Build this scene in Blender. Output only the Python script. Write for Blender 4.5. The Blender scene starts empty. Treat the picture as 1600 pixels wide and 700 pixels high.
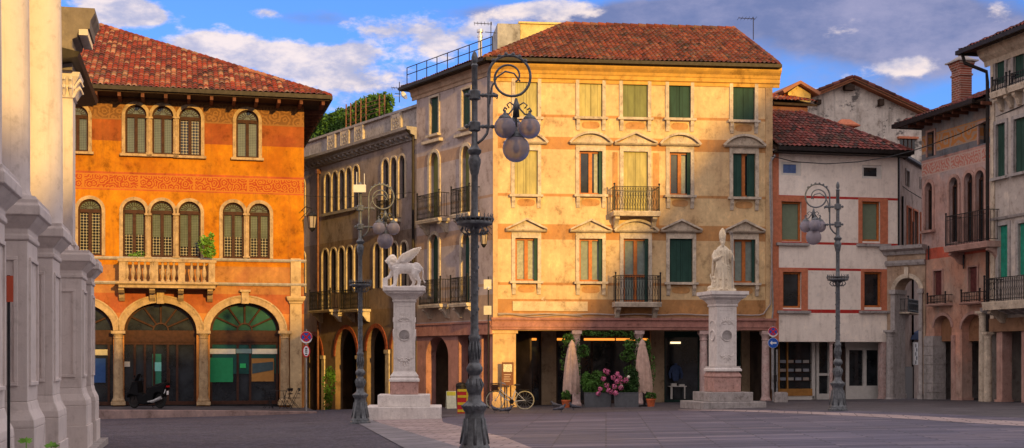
import bpy, bmesh, math, random
from mathutils import Vector, Matrix, noise
R = math.radians
rnd = random.Random(7)
S = bpy.context.scene
COL = S.collection

# ------------------------------------------------------------------ camera
F, HY, CH = 2100.0, 560.0, 1.84          # focal length in photo pixels, horizon row, eye height
cam = bpy.data.cameras.new('camera')
cam.sensor_width = 36.0
cam.lens = 36.0 * F / 1600.0
cam.shift_y = (HY - 350.0) / 1600.0
cam.clip_start, cam.clip_end = 0.2, 3000
co = bpy.data.objects.new('camera', cam)
COL.objects.link(co)
co.location = (0, 0, CH)
co.rotation_euler = (R(90), 0, 0)
S.camera = co

# ------------------------------------------------------------------ light
SUN_EL = 11.0
SH = Vector((math.sin(R(25)), -math.cos(R(25)), 0))              # horizontal direction towards the sun
sl = bpy.data.lights.new('sun', 'SUN')
sl.energy = 4.2
sl.angle = R(1.0)
sl.color = (1.0, 0.60, 0.14)
so = bpy.data.objects.new('sun', sl)
COL.objects.link(so)
sd = Vector((SH.x * math.cos(R(SUN_EL)), SH.y * math.cos(R(SUN_EL)), math.sin(R(SUN_EL))))
so.rotation_euler = sd.to_track_quat('Z', 'Y').to_euler()
so.location = (30, -30, 40)
S.view_settings.view_transform = 'Standard'
S.view_settings.look = 'None'
S.view_settings.exposure = 0.30
S.view_settings.gamma = 1.0
S.view_settings.use_curve_mapping = False

world = bpy.data.worlds.new('World')
S.world = world
world.use_nodes = True

def build_world():
    nt = world.node_tree
    N, L = nt.nodes, nt.links
    N.clear()
    out = N.new('ShaderNodeOutputWorld')
    bg = N.new('ShaderNodeBackground')
    bg.inputs['Strength'].default_value = 0.15
    sky = N.new('ShaderNodeTexSky')
    sky.sky_type = 'NISHITA'
    sky.sun_disc = False
    sky.sun_elevation = R(SUN_EL)
    sky.sun_rotation = math.atan2(SH.x, SH.y)
    sky.air_density = 1.0
    sky.dust_density = 0.3
    sky.ozone_density = 2.5
    tc = N.new('ShaderNodeTexCoord')
    sep = N.new('ShaderNodeSeparateXYZ')
    L.new(tc.outputs['Generated'], sep.inputs[0])
    def m(op, a, b=None, c=None, clamp=False):
        n = N.new('ShaderNodeMath'); n.operation = op; n.use_clamp = clamp
        for i, v in enumerate((a, b, c)):
            if v is None: continue
            if isinstance(v, (int, float)): n.inputs[i].default_value = v
            else: L.new(v, n.inputs[i])
        return n.outputs[0]
    X, Y, Z = sep.outputs
    # direction seen as azimuth and height angles
    az = m('ARCTAN2', X, Y)
    el = m('ARCTAN2', Z, m('SQRT', m('ADD', m('MULTIPLY', X, X), m('MULTIPLY', Y, Y))))
    def comb(a, b, c=0.0):
        n = N.new('ShaderNodeCombineXYZ')
        for i, v in enumerate((a, b, c)):
            if isinstance(v, (int, float)): n.inputs[i].default_value = v
            else: L.new(v, n.inputs[i])
        return n.outputs[0]
    def nz(vec, scale, detail=6, rough=0.55, w=0):
        n = N.new('ShaderNodeTexNoise'); n.inputs['Scale'].default_value = scale
        n.inputs['Detail'].default_value = detail; n.inputs['Roughness'].default_value = rough
        mp = N.new('ShaderNodeVectorMath'); mp.operation = 'ADD'
        L.new(vec, mp.inputs[0]); mp.inputs[1].default_value = (w, w * 1.7, w * .3)
        L.new(mp.outputs[0], n.inputs['Vector'])
        return n.outputs['Fac']
    v = comb(az, m('MULTIPLY', el, 2.0))
    n1 = nz(v, 11.0, 9, 0.64, 3.1)
    n2 = nz(v, 26.0, 8, 0.65, 9.7)
    n3 = nz(v, 3.2, 5, 0.6, 21.0)
    def blob(ca, ce, ra, re):
        a = m('DIVIDE', m('SUBTRACT', az, ca), ra)
        b = m('DIVIDE', m('SUBTRACT', el, ce), re)
        d = m('ADD', m('MULTIPLY', a, a), m('MULTIPLY', b, b))
        return m('POWER', 2.718, m('MULTIPLY', d, -1.0))
    def px(x, y):
        a = math.atan((x - 800) / F)
        return a, math.atan((HY - y) / F * math.cos(a))
    def field(items):
        acc = None
        for x, y, rx, ry, s in items:
            a, e = px(x, y)
            b = m('MULTIPLY', blob(a, e, rx / F, ry / F), s)
            acc = b if acc is None else m('ADD', acc, b)
        return acc
    white = field([(385, 82, 95, 26, 1.0), (480, 98, 60, 24, .8), (300, 70, 40, 14, .6), (420, 20, 50, 12, .55), (545, 80, 40, 16, .6), (760, 45, 40, 22, .6), (1060, 70, 40, 14, .4), (575, 45, 75, 24, .7), (180, 12, 55, 30, 1.0), (235, 25, 26, 12, .7),
                   (680, 60, 60, 40, .45), (850, 15, 80, 22, .8), (940, 14, 60, 20, .5), (1410, 105, 50, 16, .85), (1300, 50, 60, 25, .4),
                   (490, 165, 100, 35, .5), (560, 118, 80, 28, .7), (1230, 150, 60, 25, .4), (1340, 120, 30, 20, .3), (1560, 12, 60, 30, .5)])
    grey = field([(1120, 20, 220, 38, 1.15), (760, 22, 90, 22, .7), (470, 28, 80, 16, .6), (960, 28, 90, 20, .8), (330, 120, 60, 22, .5), (1370, 60, 150, 34, 1.05), (1500, 55, 130, 55, 1.1), (1250, 12, 200, 30, .7), (600, 130, 130, 45, .6),
                  (240, 15, 120, 20, .45), (1060, 45, 90, 25, .4), (520, 200, 120, 40, .5), (1400, 130, 60, 20, .3), (870, 30, 60, 14, .3)])
    # the rest of the sky dome: bright unseen cloud added as fill light
    def smooth(x, a, b):
        n = N.new('ShaderNodeMapRange'); n.interpolation_type = 'SMOOTHSTEP'
        L.new(x, n.inputs['Value']); n.inputs['From Min'].default_value = a; n.inputs['From Max'].default_value = b
        return n.outputs[0]
    front = m('MULTIPLY', m('SUBTRACT', 1.0, smooth(m('ABSOLUTE', az), 0.42, 1.1)), m('SUBTRACT', 1.0, smooth(el, 0.29, 0.75)))
    back = m('MULTIPLY', m('SUBTRACT', 1.0, front), 1.25)
    wm = m('ADD', m('MULTIPLY', white, 1.12), m('MULTIPLY', m('SUBTRACT', n1, 0.5), 2.2))
    wm = m('ADD', wm, m('MULTIPLY', m('SUBTRACT', n2, 0.5), 1.0))
    wm = m('ADD', wm, back)
    def smooth(x, a, b):
        n = N.new('ShaderNodeMapRange'); n.interpolation_type = 'SMOOTHSTEP'
        L.new(x, n.inputs['Value']); n.inputs['From Min'].default_value = a; n.inputs['From Max'].default_value = b
        return n.outputs[0]
    wmask = smooth(wm, 0.42, 0.80)
    gm = m('ADD', m('MULTIPLY', grey, .85), m('MULTIPLY', m('SUBTRACT', n3, 0.5), 1.9))
    gm = m('ADD', gm, m('MULTIPLY', m('SUBTRACT', n1, 0.5), 1.1))
    gm = m('ADD', gm, m('MULTIPLY', back, 0.8))
    gmask = smooth(gm, 0.24, 0.86)
    def mix(f, a, b):
        n = N.new('ShaderNodeMix'); n.data_type = 'RGBA'
        if isinstance(f, (int, float)): n.inputs[0].default_value = f
        else: L.new(f, n.inputs[0])
        for i, v_ in ((6, a), (7, b)):
            if isinstance(v_, tuple): n.inputs[i].default_value = (*v_, 1)
            else: L.new(v_, n.inputs[i])
        return n.outputs[2]
    tint = N.new('ShaderNodeMix'); tint.data_type = 'RGBA'; tint.blend_type = 'MULTIPLY'; tint.inputs[0].default_value = 1
    L.new(sky.outputs[0], tint.inputs[6]); tint.inputs[7].default_value = SKY_TINT
    base = tint.outputs[2]
    c1 = mix(m('MULTIPLY', gmask, 0.85), base, mix(smooth(n1, .35, .65), GREY_D, GREY))
    shade = smooth(n2, 0.35, 0.65)
    wcol = mix(front, BACKW, mix(shade, WHITE_D, WHITE))
    c2 = mix(m('MULTIPLY', wmask, 0.92), c1, wcol)
    L.new(c2, bg.inputs['Color'])
    L.new(bg.outputs[0], out.inputs[0])

SKY_TINT = (0.42, 0.64, 1.18, 1)
GREY = (2.1, 1.95, 2.7)
GREY_D = (1.0, 1.1, 1.9)
WHITE = (5.6, 4.75, 4.5)
WHITE_D = (2.8, 2.8, 3.7)
BACKW = (6.7, 5.9, 5.9)     # bright cloud added out of view as warm fill light
build_world()

# ------------------------------------------------------------------ geometry helpers
def PX(x, Y): return (x - 800) / F * Y
def PZ(y, Y): return CH + (HY - y) * Y / F
def g(X, Y):
    z = .216 + .0217 * min(X, 12) + .010 * max(0, X - 12) - .0094 * Y
    if Y > 63: z -= .030 * (Y - 63)
    return z
def G(x, y):
    Y = 50.0
    for _ in range(60):
        Y2 = F * (CH - g(PX(x, Y), Y)) / (y - HY)
        Y = .5 * (Y + max(3, min(Y2, 200)))
    return Vector((PX(x, Y), Y))

class Fac:
    """a vertical plane of a facade: local x runs along it, local y goes into it, z up"""
    def __init__(s, xa, Ya, xb, Yb, z0=None):
        s.A = Vector((PX(xa, Ya), Ya)); s.B = Vector((PX(xb, Yb), Yb))
        s.d = (s.B - s.A).normalized(); s.L = (s.B - s.A).length
        s.z0 = g(*s.A) if z0 is None else z0
        s.M = Matrix.Translation((s.A.x, s.A.y, s.z0)) @ Matrix.Rotation(math.atan2(s.d.y, s.d.x), 4, 'Z')
        s.I = s.M.inverted()
    def u(s, x, w=0.0):
        k = (x - 800) / F
        A = s.A + Vector((-s.d.y, s.d.x)) * w
        return (k * A.y - A.x) / (s.d.x - k * s.d.y)
    def Y(s, x, w=0.0): return s.A.y + s.d.x * w + s.u(x, w) * s.d.y
    def z(s, x, y, w=0.0): return PZ(y, s.Y(x, w)) - s.z0
    def loc(s, X, Y, Z): return s.I @ Vector((X, Y, Z))
    def world(s, u, w, z): return s.M @ Vector((u, w, z))

WMX = {}
class MB:
    def __init__(s): s.v = []; s.f = []; s.uv = None
    def add(s, vs, fs):
        o = len(s.v); s.v += [tuple(p) for p in vs]; s.f += [tuple(o + i for i in q) for q in fs]; return s
    def box(s, x0, x1, y0, y1, z0, z1):
        return s.add([(x0,y0,z0),(x1,y0,z0),(x1,y1,z0),(x0,y1,z0),(x0,y0,z1),(x1,y0,z1),(x1,y1,z1),(x0,y1,z1)],
                     [(0,3,2,1),(4,5,6,7),(0,1,5,4),(1,2,6,5),(2,3,7,6),(3,0,4,7)])
    def frustum(s, x0, x1, y0, y1, z0, z1, t):
        return s.add([(x0,y0,z0),(x1,y0,z0),(x1,y1,z0),(x0,y1,z0),(x0+t,y0+t,z1),(x1-t,y0+t,z1),(x1-t,y1-t,z1),(x0+t,y1-t,z1)],
                     [(0,3,2,1),(4,5,6,7),(0,1,5,4),(1,2,6,5),(2,3,7,6),(3,0,4,7)])
    def prism(s, pts, y0, y1):
        n = len(pts)
        return s.add([(x, y0, z) for x, z in pts] + [(x, y1, z) for x, z in pts],
                     [tuple(range(n)), tuple(range(2*n-1, n-1, -1))] + [(i, (i+1) % n, n+(i+1) % n, n+i) for i in range(n)])
    def prism_z(s, pts, z0, z1):
        n = len(pts)
        return s.add([(p[0], p[1], z0) for p in pts] + [(p[0], p[1], z1) for p in pts],
                     [tuple(range(n-1, -1, -1)), tuple(range(n, 2*n))] + [(i, (i+1) % n, n+(i+1) % n, n+i) for i in range(n)])
    def mould(s, prof, x0, x1):
        """profile of (y, z) points, closed, run along x"""
        n = len(prof)
        return s.add([(x0, y, z) for y, z in prof] + [(x1, y, z) for y, z in prof],
                     [tuple(range(n)), tuple(range(2*n-1, n-1, -1))] + [(i, (i+1) % n, n+(i+1) % n, n+i) for i in range(n)])
    def ring_mould(s, prof, x0, x1, y0, y1):
        """square moulding going round a rectangular block: profile of (outset, z), bottom to top"""
        vs = []; fs = []
        for o, z in prof:
            vs += [(x0-o,y0-o,z),(x1+o,y0-o,z),(x1+o,y1+o,z),(x0-o,y1+o,z)]
        for k in range(len(prof)-1):
            for i in range(4):
                a = 4*k+i; b = 4*k+(i+1) % 4
                fs.append((a, b, b+4, a+4))
        fs += [(3,2,1,0), tuple(4*(len(prof)-1)+i for i in range(4))]
        return s.add(vs, fs)
    def lathe(s, prof, c=(0,0,0), n=16, sx=1.0, sy=1.0, a0=0.0):
        vs = []; fs = []
        for r, z in prof:
            for i in range(n):
                a = a0 + 2*math.pi*i/n
                vs.append((c[0]+r*sx*math.cos(a), c[1]+r*sy*math.sin(a), c[2]+z))
        for k in range(len(prof)-1):
            for i in range(n):
                j = (i+1) % n
                fs.append((k*n+i, k*n+j, (k+1)*n+j, (k+1)*n+i))
        fs.append(tuple(range(n-1, -1, -1))); fs.append(tuple((len(prof)-1)*n+i for i in range(n)))
        return s.add(vs, fs)
    def sphere(s, c, r, n=12, sz=1.0, sx=1.0, sy=1.0):
        m = max(4, n//2)
        prof = [(max(1e-4, r*math.sin(math.pi*k/m)), -r*sz*math.cos(math.pi*k/m)) for k in range(m+1)]
        return s.lathe(prof, c, n, sx, sy)
    def tube(s, path, r, n=6):
        P = [Vector(p) for p in path]; k = len(P)
        rs = r if isinstance(r, (list, tuple)) else [r]*k
        up = None; vs = []; fs = []
        for i in range(k):
            t = (P[min(i+1, k-1)] - P[max(i-1, 0)])
            if t.length < 1e-9: t = Vector((0,0,1))
            t.normalize()
            if up is None:
                a = Vector((0,0,1)) if abs(t.z) < .9 else Vector((1,0,0))
                up = (a - t*a.dot(t)).normalized()
            else:
                up = up - t*up.dot(t)
                up = up.normalized() if up.length > 1e-6 else t.orthogonal().normalized()
            b = t.cross(up)
            for j in range(n):
                a = 2*math.pi*j/n
                vs.append(P[i] + (up*math.cos(a)+b*math.sin(a))*rs[i])
        for i in range(k-1):
            for j in range(n):
                q = (j+1) % n
                fs.append((i*n+j, i*n+q, (i+1)*n+q, (i+1)*n+j))
        fs.append(tuple(range(n-1,-1,-1))); fs.append(tuple((k-1)*n+j for j in range(n)))
        return s.add(vs, fs)
    def rod(s, a, b, r, n=6): return s.tube([a, b], r, n)
    def xf(s, M, start=0):
        for i in range(start, len(s.v)): s.v[i] = tuple(M @ Vector(s.v[i]))
        return s
    def build(s, name, mat, parent=None, M=None, smooth=False, bevel=0.0, uvs=None, recalc=True, flat_angle=None):
        me = bpy.data.meshes.new(name)
        me.from_pydata(s.v, [], s.f)
        if uvs:
            ul = me.uv_layers.new(name='UVMap')
            for lo in me.loops: ul.data[lo.index].uv = uvs[lo.vertex_index]
        if recalc:
            b = bmesh.new(); b.from_mesh(me); bmesh.ops.recalc_face_normals(b, faces=b.faces); b.to_mesh(me); b.free()
        if mat: me.materials.append(mat)
        if smooth:
            for p in me.polygons: p.use_smooth = True
            if flat_angle: me.set_sharp_from_angle(angle=R(flat_angle))
        o = bpy.data.objects.new(name, me)
        COL.objects.link(o)
        W = M if M is not None else (WMX[parent.name] if parent else Matrix.Identity(4))
        WMX[o.name] = W
        if parent:
            o.parent = parent
            o.matrix_basis = WMX[parent.name].inverted() @ W
        else:
            o.matrix_basis = W
        if bevel:
            md = o.modifiers.new('bevel', 'BEVEL'); md.width = bevel; md.segments = 2; md.limit_method = 'ANGLE'
        return o

def tag(o, label, cat, group=None, kind=None):
    if label: o['label'] = label
    if cat: o['category'] = cat
    if group: o['group'] = group
    if kind: o['kind'] = kind
    return o
def empty(name, M, label=None, cat=None, group=None):
    if not isinstance(M, Matrix): M = Matrix.Translation(M)
    o = bpy.data.objects.new(name, None)
    o.empty_display_size = .2
    COL.objects.link(o); o.matrix_basis = M; WMX[o.name] = M
    return tag(o, label, cat, group)
def copy_tree(o, M, label=None, group=None):
    c = o.copy(); COL.objects.link(c)
    if label: c['label'] = label
    if group: c['group'] = group
    c.matrix_basis = M; WMX[c.name] = M
    def rec(src, dst):
        for ch in [q for q in list(COL.objects) if q.parent == src]:
            d = ch.copy(); COL.objects.link(d); d.parent = dst
            WMX[d.name] = WMX[dst.name] @ d.matrix_basis
            rec(ch, d)
    rec(o, c)
    return c
def T(x, y, z): return Matrix.Translation((x, y, z))
def RZ(a): return Matrix.Rotation(a, 4, 'Z')
def on_ground(x, y, dz=0):
    p = G(x, y); return Vector((p.x, p.y, g(p.x, p.y)+dz))

# ------------------------------------------------------------------ materials
class NT:
    def __init__(s, name, rough=.8, spec=.3):
        s.m = bpy.data.materials.new(name); s.m.use_nodes = True
        s.t = s.m.node_tree; s.b = s.t.nodes['Principled BSDF']
        s.b.inputs['Roughness'].default_value = rough
        s.b.inputs['Specular IOR Level'].default_value = spec
        s.tc = s.t.nodes.new('ShaderNodeTexCoord')
        s.obj = s.tc.outputs['Object']
    def new(s, k): return s.t.nodes.new('ShaderNode'+k)
    def link(s, a, b): s.t.links.new(a, b)
    def math(s, op, a, b=None, c=None, clamp=False):
        n = s.new('Math'); n.operation = op; n.use_clamp = clamp
        for i, v in enumerate((a, b, c)):
            if v is None: continue
            if isinstance(v, (int, float)): n.inputs[i].default_value = v
            else: s.link(v, n.inputs[i])
        return n.outputs[0]
    def scale(s, sx, sy, sz, src=None, rot=(0,0,0), loc=(0,0,0)):
        n = s.new('Mapping'); n.inputs['Scale'].default_value = (sx, sy, sz)
        n.inputs['Rotation'].default_value = rot; n.inputs['Location'].default_value = loc
        s.link(src or s.obj, n.inputs['Vector']); return n.outputs[0]
    def noise(s, scale, detail=5, rough=.6, vec=None, dist=0):
        n = s.new('TexNoise'); n.inputs['Scale'].default_value = scale; n.inputs['Detail'].default_value = detail
        n.inputs['Roughness'].default_value = rough; n.inputs['Distortion'].default_value = dist
        s.link(vec or s.obj, n.inputs['Vector']); return n.outputs['Fac']
    def ramp(s, fac, stops, interp='LINEAR'):
        n = s.new('ValToRGB'); cr = n.color_ramp; cr.interpolation = interp
        while len(cr.elements) < len(stops): cr.elements.new(.5)
        for e, (p, c) in zip(cr.elements, stops):
            e.position = p; e.color = (*c, 1) if len(c) == 3 else c
        s.link(fac, n.inputs[0]); return n.outputs[0]
    def rng(s, v, a, b, c=0., d=1., smooth=True):
        n = s.new('MapRange'); n.interpolation_type = 'SMOOTHSTEP' if smooth else 'LINEAR'
        s.link(v, n.inputs['Value'])
        for k, x in zip(('From Min','From Max','To Min','To Max'), (a,b,c,d)): n.inputs[k].default_value = x
        return n.outputs[0]
    def mix(s, f, a, b, blend='MIX'):
        n = s.new('Mix'); n.data_type = 'RGBA'; n.blend_type = blend
        if isinstance(f, (int, float)): n.inputs[0].default_value = f
        else: s.link(f, n.inputs[0])
        for i, v in ((6, a), (7, b)):
            if isinstance(v, tuple): n.inputs[i].default_value = (*v[:3], 1)
            else: s.link(v, n.inputs[i])
        return n.outputs[2]
    def sep(s, v=None):
        n = s.new('SeparateXYZ'); s.link(v or s.obj, n.inputs[0]); return n.outputs
    def color(s, c):
        if isinstance(c, tuple): s.b.inputs['Base Color'].default_value = (*c[:3], 1)
        else: s.link(c, s.b.inputs['Base Color'])
        return s
    def bump(s, h, strength=.3, dist=.02):
        n = s.new('Bump'); n.inputs['Strength'].default_value = strength; n.inputs['Distance'].default_value = dist
        s.link(h, n.inputs['Height']); s.link(n.outputs[0], s.b.inputs['Normal']); return s

MATS = {}
def plain(name, c, rough=.6, metal=0., var=.12, spec=.2, scale=6., bump=.0):
    if name in MATS: return MATS[name]
    n = NT(name, rough, spec); n.b.inputs['Metallic'].default_value = metal
    f = n.noise(scale, 4, .6)
    lo = tuple(x*(1-var) for x in c); hi = tuple(min(1, x*(1+var)) for x in c)
    n.color(n.mix(n.rng(f, .3, .7), lo, hi))
    if bump: n.bump(n.noise(scale*6, 4), bump, .01)
    MATS[name] = n.m; return n.m

def plaster(name, base, alt, stain, bands=(), H=16., amount=.5, scale=.6, streak=.35, worn=None, rough=.9, wob=.04, frieze=None, seed=0., grit=1.):
    """weathered painted plaster; bands = [(z0, z1, colour)] painted across the wall in local z"""
    n = NT(name, rough, .15)
    ob = n.scale(1, 1, 1, loc=(seed, seed*.37, 0))
    x, y, z = n.sep()
    wobble = n.math('MULTIPLY', n.math('SUBTRACT', n.noise(1.3, 3, .6, ob), .5), wob)
    zz = n.math('ADD', z, wobble)
    big = n.noise(scale, 7, .65, ob, .4)
    fine = n.noise(scale*7, 6, .7, ob)
    if bands:
        pts = {}
        stops = [(0., base)]
        cur = 0.
        for z0, z1, c in sorted(bands):
            if z0 <= cur: stops[-1] = (stops[-1][0], stops[-1][1])
            stops.append((max(0, z0/H), c)); stops.append((z1/H, base)); cur = z1
        # drop a 'base' stop directly overwritten by the next band
        clean = []
        for i, (p, c) in enumerate(stops):
            if i+1 < len(stops) and abs(stops[i+1][0]-p) < 1e-4: continue
            clean.append((p, c))
        b = n.ramp(n.math('DIVIDE', zz, H), clean[:32], 'CONSTANT')
    else:
        b = n.mix(0., base, base)
    # patchy repaint, as a multiplier so that bands keep their colour
    ratio = tuple(a/max(b_, .01) for a, b_ in zip(alt, base))
    mul = n.mix(n.math('MULTIPLY', n.rng(big, .38, .68), amount), (1., 1., 1.), ratio)
    c = n.mix(1., b, mul, 'MULTIPLY')
    c = n.mix(n.math('MULTIPLY', n.rng(fine, .50, .78), .45), c, stain)
    mid = n.noise(scale*3.1, 6, .75, n.scale(1, 1, .8, ob, loc=(3, 1, 7)))
    c = n.mix(grit, c, n.ramp(mid, [(.32, (.50,.47,.45)), (.45, (.92,.91,.90)), (.55, (1,1,1)), (.68, (1.30,1.27,1.20))]), 'MULTIPLY')
    st = n.noise(1., 6, .7, n.scale(2.6, 2.6, .22, ob))
    c = n.mix(n.math('MULTIPLY', n.rng(st, .5, .78), streak), c, stain)
    st2 = n.noise(1., 4, .7, n.scale(10, 10, .5, ob, loc=(2, 2, 5)))
    c = n.mix(n.math('MULTIPLY', n.rng(st2, .56, .74), streak*.5), c, stain)
    if worn:
        wn = n.noise(scale*1.7, 8, .72, n.scale(1, 1, 1.3, ob, loc=(5, 3, 8)))
        c = n.mix(n.rng(wn, worn[1], worn[1]+.07), c, worn[0])
    if frieze:
        for (z0, z1, c1, c2, sc) in frieze:
            # scrollwork: curling rings about scattered centres, in panels with a plain border
            cx = n.new('CombineXYZ'); n.link(n.math('ADD', x, seed), cx.inputs[0]); n.link(z, cx.inputs[1])
            vo = n.new('TexVoronoi'); vo.voronoi_dimensions = '2D'; vo.inputs['Scale'].default_value = sc*.22; n.link(cx.outputs[0], vo.inputs['Vector'])
            nzf = n.noise(sc*.8, 3, .6, cx.outputs[0])
            rr_ = n.math('SINE', n.math('ADD', n.math('MULTIPLY', vo.outputs['Distance'], 21.), n.math('MULTIPLY', nzf, 9.)))
            pat = n.mix(n.rng(rr_, -.2, .5), c1, c2)
            ed = n.math('MINIMUM', n.math('SUBTRACT', z, z0), n.math('SUBTRACT', z1, z))
            px_ = n.math('MULTIPLY', n.math('ABSOLUTE', n.math('SUBTRACT', n.math('FRACT', n.math('MULTIPLY', x, .42)), .5)), 2.38)
            ed = n.math('MINIMUM', ed, n.math('SUBTRACT', 1.19, px_))
            pat = n.mix(n.rng(ed, .03, .07), c2, pat)
            inside = n.math('MULTIPLY', n.math('GREATER_THAN', z, z0), n.math('LESS_THAN', z, z1))
            c = n.mix(n.math('MULTIPLY', inside, n.rng(big, .2, .5, .6, 1.)), c, pat)
    n.color(c)
    n.bump(n.math('ADD', fine, n.noise(30, 4)), .25, .015)
    MATS[name] = n.m
    return n.m

def tiles(name, stops, dirt=(.03,.028,.022), damt=.5):
    n = NT(name, .85, .2)
    uv = n.tc.outputs['UV']
    s = n.sep(uv)
    cell = n.new('CombineXYZ')
    n.link(n.math('FLOOR', n.math('ADD', s[0], .5)), cell.inputs[0]); n.link(n.math('FLOOR', s[1]), cell.inputs[1])
    wn = n.new('TexWhiteNoise'); wn.noise_dimensions = '2D'; n.link(cell.outputs[0], wn.inputs[0])
    c = n.ramp(wn.outputs['Value'], stops)
    big = n.noise(.7, 6, .7)
    c = n.mix(n.math('MULTIPLY', n.rng(big, .42, .66), damt), c, dirt)
    c = n.mix(n.math('MULTIPLY', n.rng(n.noise(2.3, 7, .75), .54, .70), .45), c, (.25,.21,.13))
    fine = n.noise(18, 5, .7)
    c = n.mix(n.math('MULTIPLY', n.rng(fine, .5, .75), .45), c, tuple(x*.45 for x in stops[1][1]))
    # the under tiles lie in their valleys, tinted darker brown
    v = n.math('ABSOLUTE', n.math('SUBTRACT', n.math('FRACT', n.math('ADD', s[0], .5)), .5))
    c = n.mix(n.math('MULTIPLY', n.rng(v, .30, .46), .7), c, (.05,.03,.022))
    n.color(c); n.bump(fine, .3, .01)
    MATS[name] = n.m
    return n.m
# ------------------------------------------------------------------ building kit
def wall_mesh(u0, u1, z0, z1, ops, depth=.25, y=0.):
    """front sheet of a wall with real openings. ops: (a0, a1, b0, b1, arch) with arch = rise / half width (0 = flat)"""
    mb = MB()
    us = sorted({u0, u1, *[o[0] for o in ops], *[o[1] for o in ops]}); us = [u for u in us if u0 <= u <= u1]
    zs = sorted({z0, z1, *[o[2] for o in ops], *[o[3] for o in ops]}); zs = [z for z in zs if z0 <= z <= z1]
    for i in range(len(us)-1):
        um = .5*(us[i]+us[i+1])
        if us[i+1]-us[i] < 1e-6: continue
        k = 0
        while k < len(zs)-1:
            zm = .5*(zs[k]+zs[k+1])
            if any(o[0] < um < o[1] and o[2] < zm < o[3] for o in ops): k += 1; continue
            e = k+1
            while e < len(zs)-1 and not any(o[0] < um < o[1] and o[2] < .5*(zs[e]+zs[e+1]) < o[3] for o in ops): e += 1
            mb.add([(us[i],y,zs[k]),(us[i+1],y,zs[k]),(us[i+1],y,zs[e]),(us[i],y,zs[e])], [(0,1,2,3)])
            k = e
    for a0, a1, b0, b1, ar in ops:
        c0, c1 = max(a0, u0), min(a1, u1)
        if ar:
            hw = .5*(a1-a0); uc = .5*(a0+a1); sp = b1-hw*ar
            N = 14
            pts = [(uc-hw*math.cos(math.pi*i/N), sp+hw*ar*math.sin(math.pi*i/N)) for i in range(N+1)]
            for i in range(N):
                (p, q), (r_, t) = pts[i], pts[i+1]
                mb.add([(p,y,q),(r_,y,t),(r_,y,b1),(p,y,b1)], [(0,1,2,3)])
                mb.add([(p,y,q),(r_,y,t),(r_,y+depth,t),(p,y+depth,q)], [(0,1,2,3)])
            tz = sp
        else:
            tz = b1
            mb.add([(a0,y,b1),(a1,y,b1),(a1,y+depth,b1),(a0,y+depth,b1)], [(0,1,2,3)])
        mb.add([(a0,y,b0),(a0,y,tz),(a0,y+depth,tz),(a0,y+depth,b0)], [(0,1,2,3)])
        mb.add([(a1,y,b0),(a1,y,tz),(a1,y+depth,tz),(a1,y+depth,b0)], [(0,1,2,3)])
        mb.add([(a0,y,b0),(a1,y,b0),(a1,y+depth,b0),(a0,y+depth,b0)], [(0,1,2,3)])
    return mb

def shell(root, name, pts, z0, z1, mat, M=None):
    """the plain other walls of a building, through local points"""
    mb = MB()
    for (a, b), (c, d) in zip(pts[:-1], pts[1:]):
        mb.add([(a,b,z0),(c,d,z0),(c,d,z1),(a,b,z1)], [(0,1,2,3)])
    return mb.build(name, mat, root, M)

def archivolt(mb, uc, sp, r, rise, w, y0, y1, N=16, a0=0., a1=math.pi):
    """a band of stone round an arch"""
    P = []
    for i in range(N+1):
        a = math.pi - (a0+(a1-a0)*i/N)
        P.append((uc+r*math.cos(a), sp+r*rise*math.sin(a), uc+(r+w)*math.cos(a), sp+(r*rise+w)*math.sin(a)))
    for i in range(N):
        a, b = P[i], P[i+1]
        o = [(a[0],y0,a[1]),(a[2],y0,a[3]),(b[2],y0,b[3]),(b[0],y0,b[1]),(a[0],y1,a[1]),(a[2],y1,a[3]),(b[2],y1,b[3]),(b[0],y1,b[1])]
        fs = [(0,1,2,3),(1,5,6,2),(0,3,7,4)]
        if i == 0: fs.append((0,4,5,1))
        if i == N-1: fs.append((3,2,6,7))
        mb.add(o, fs)

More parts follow.
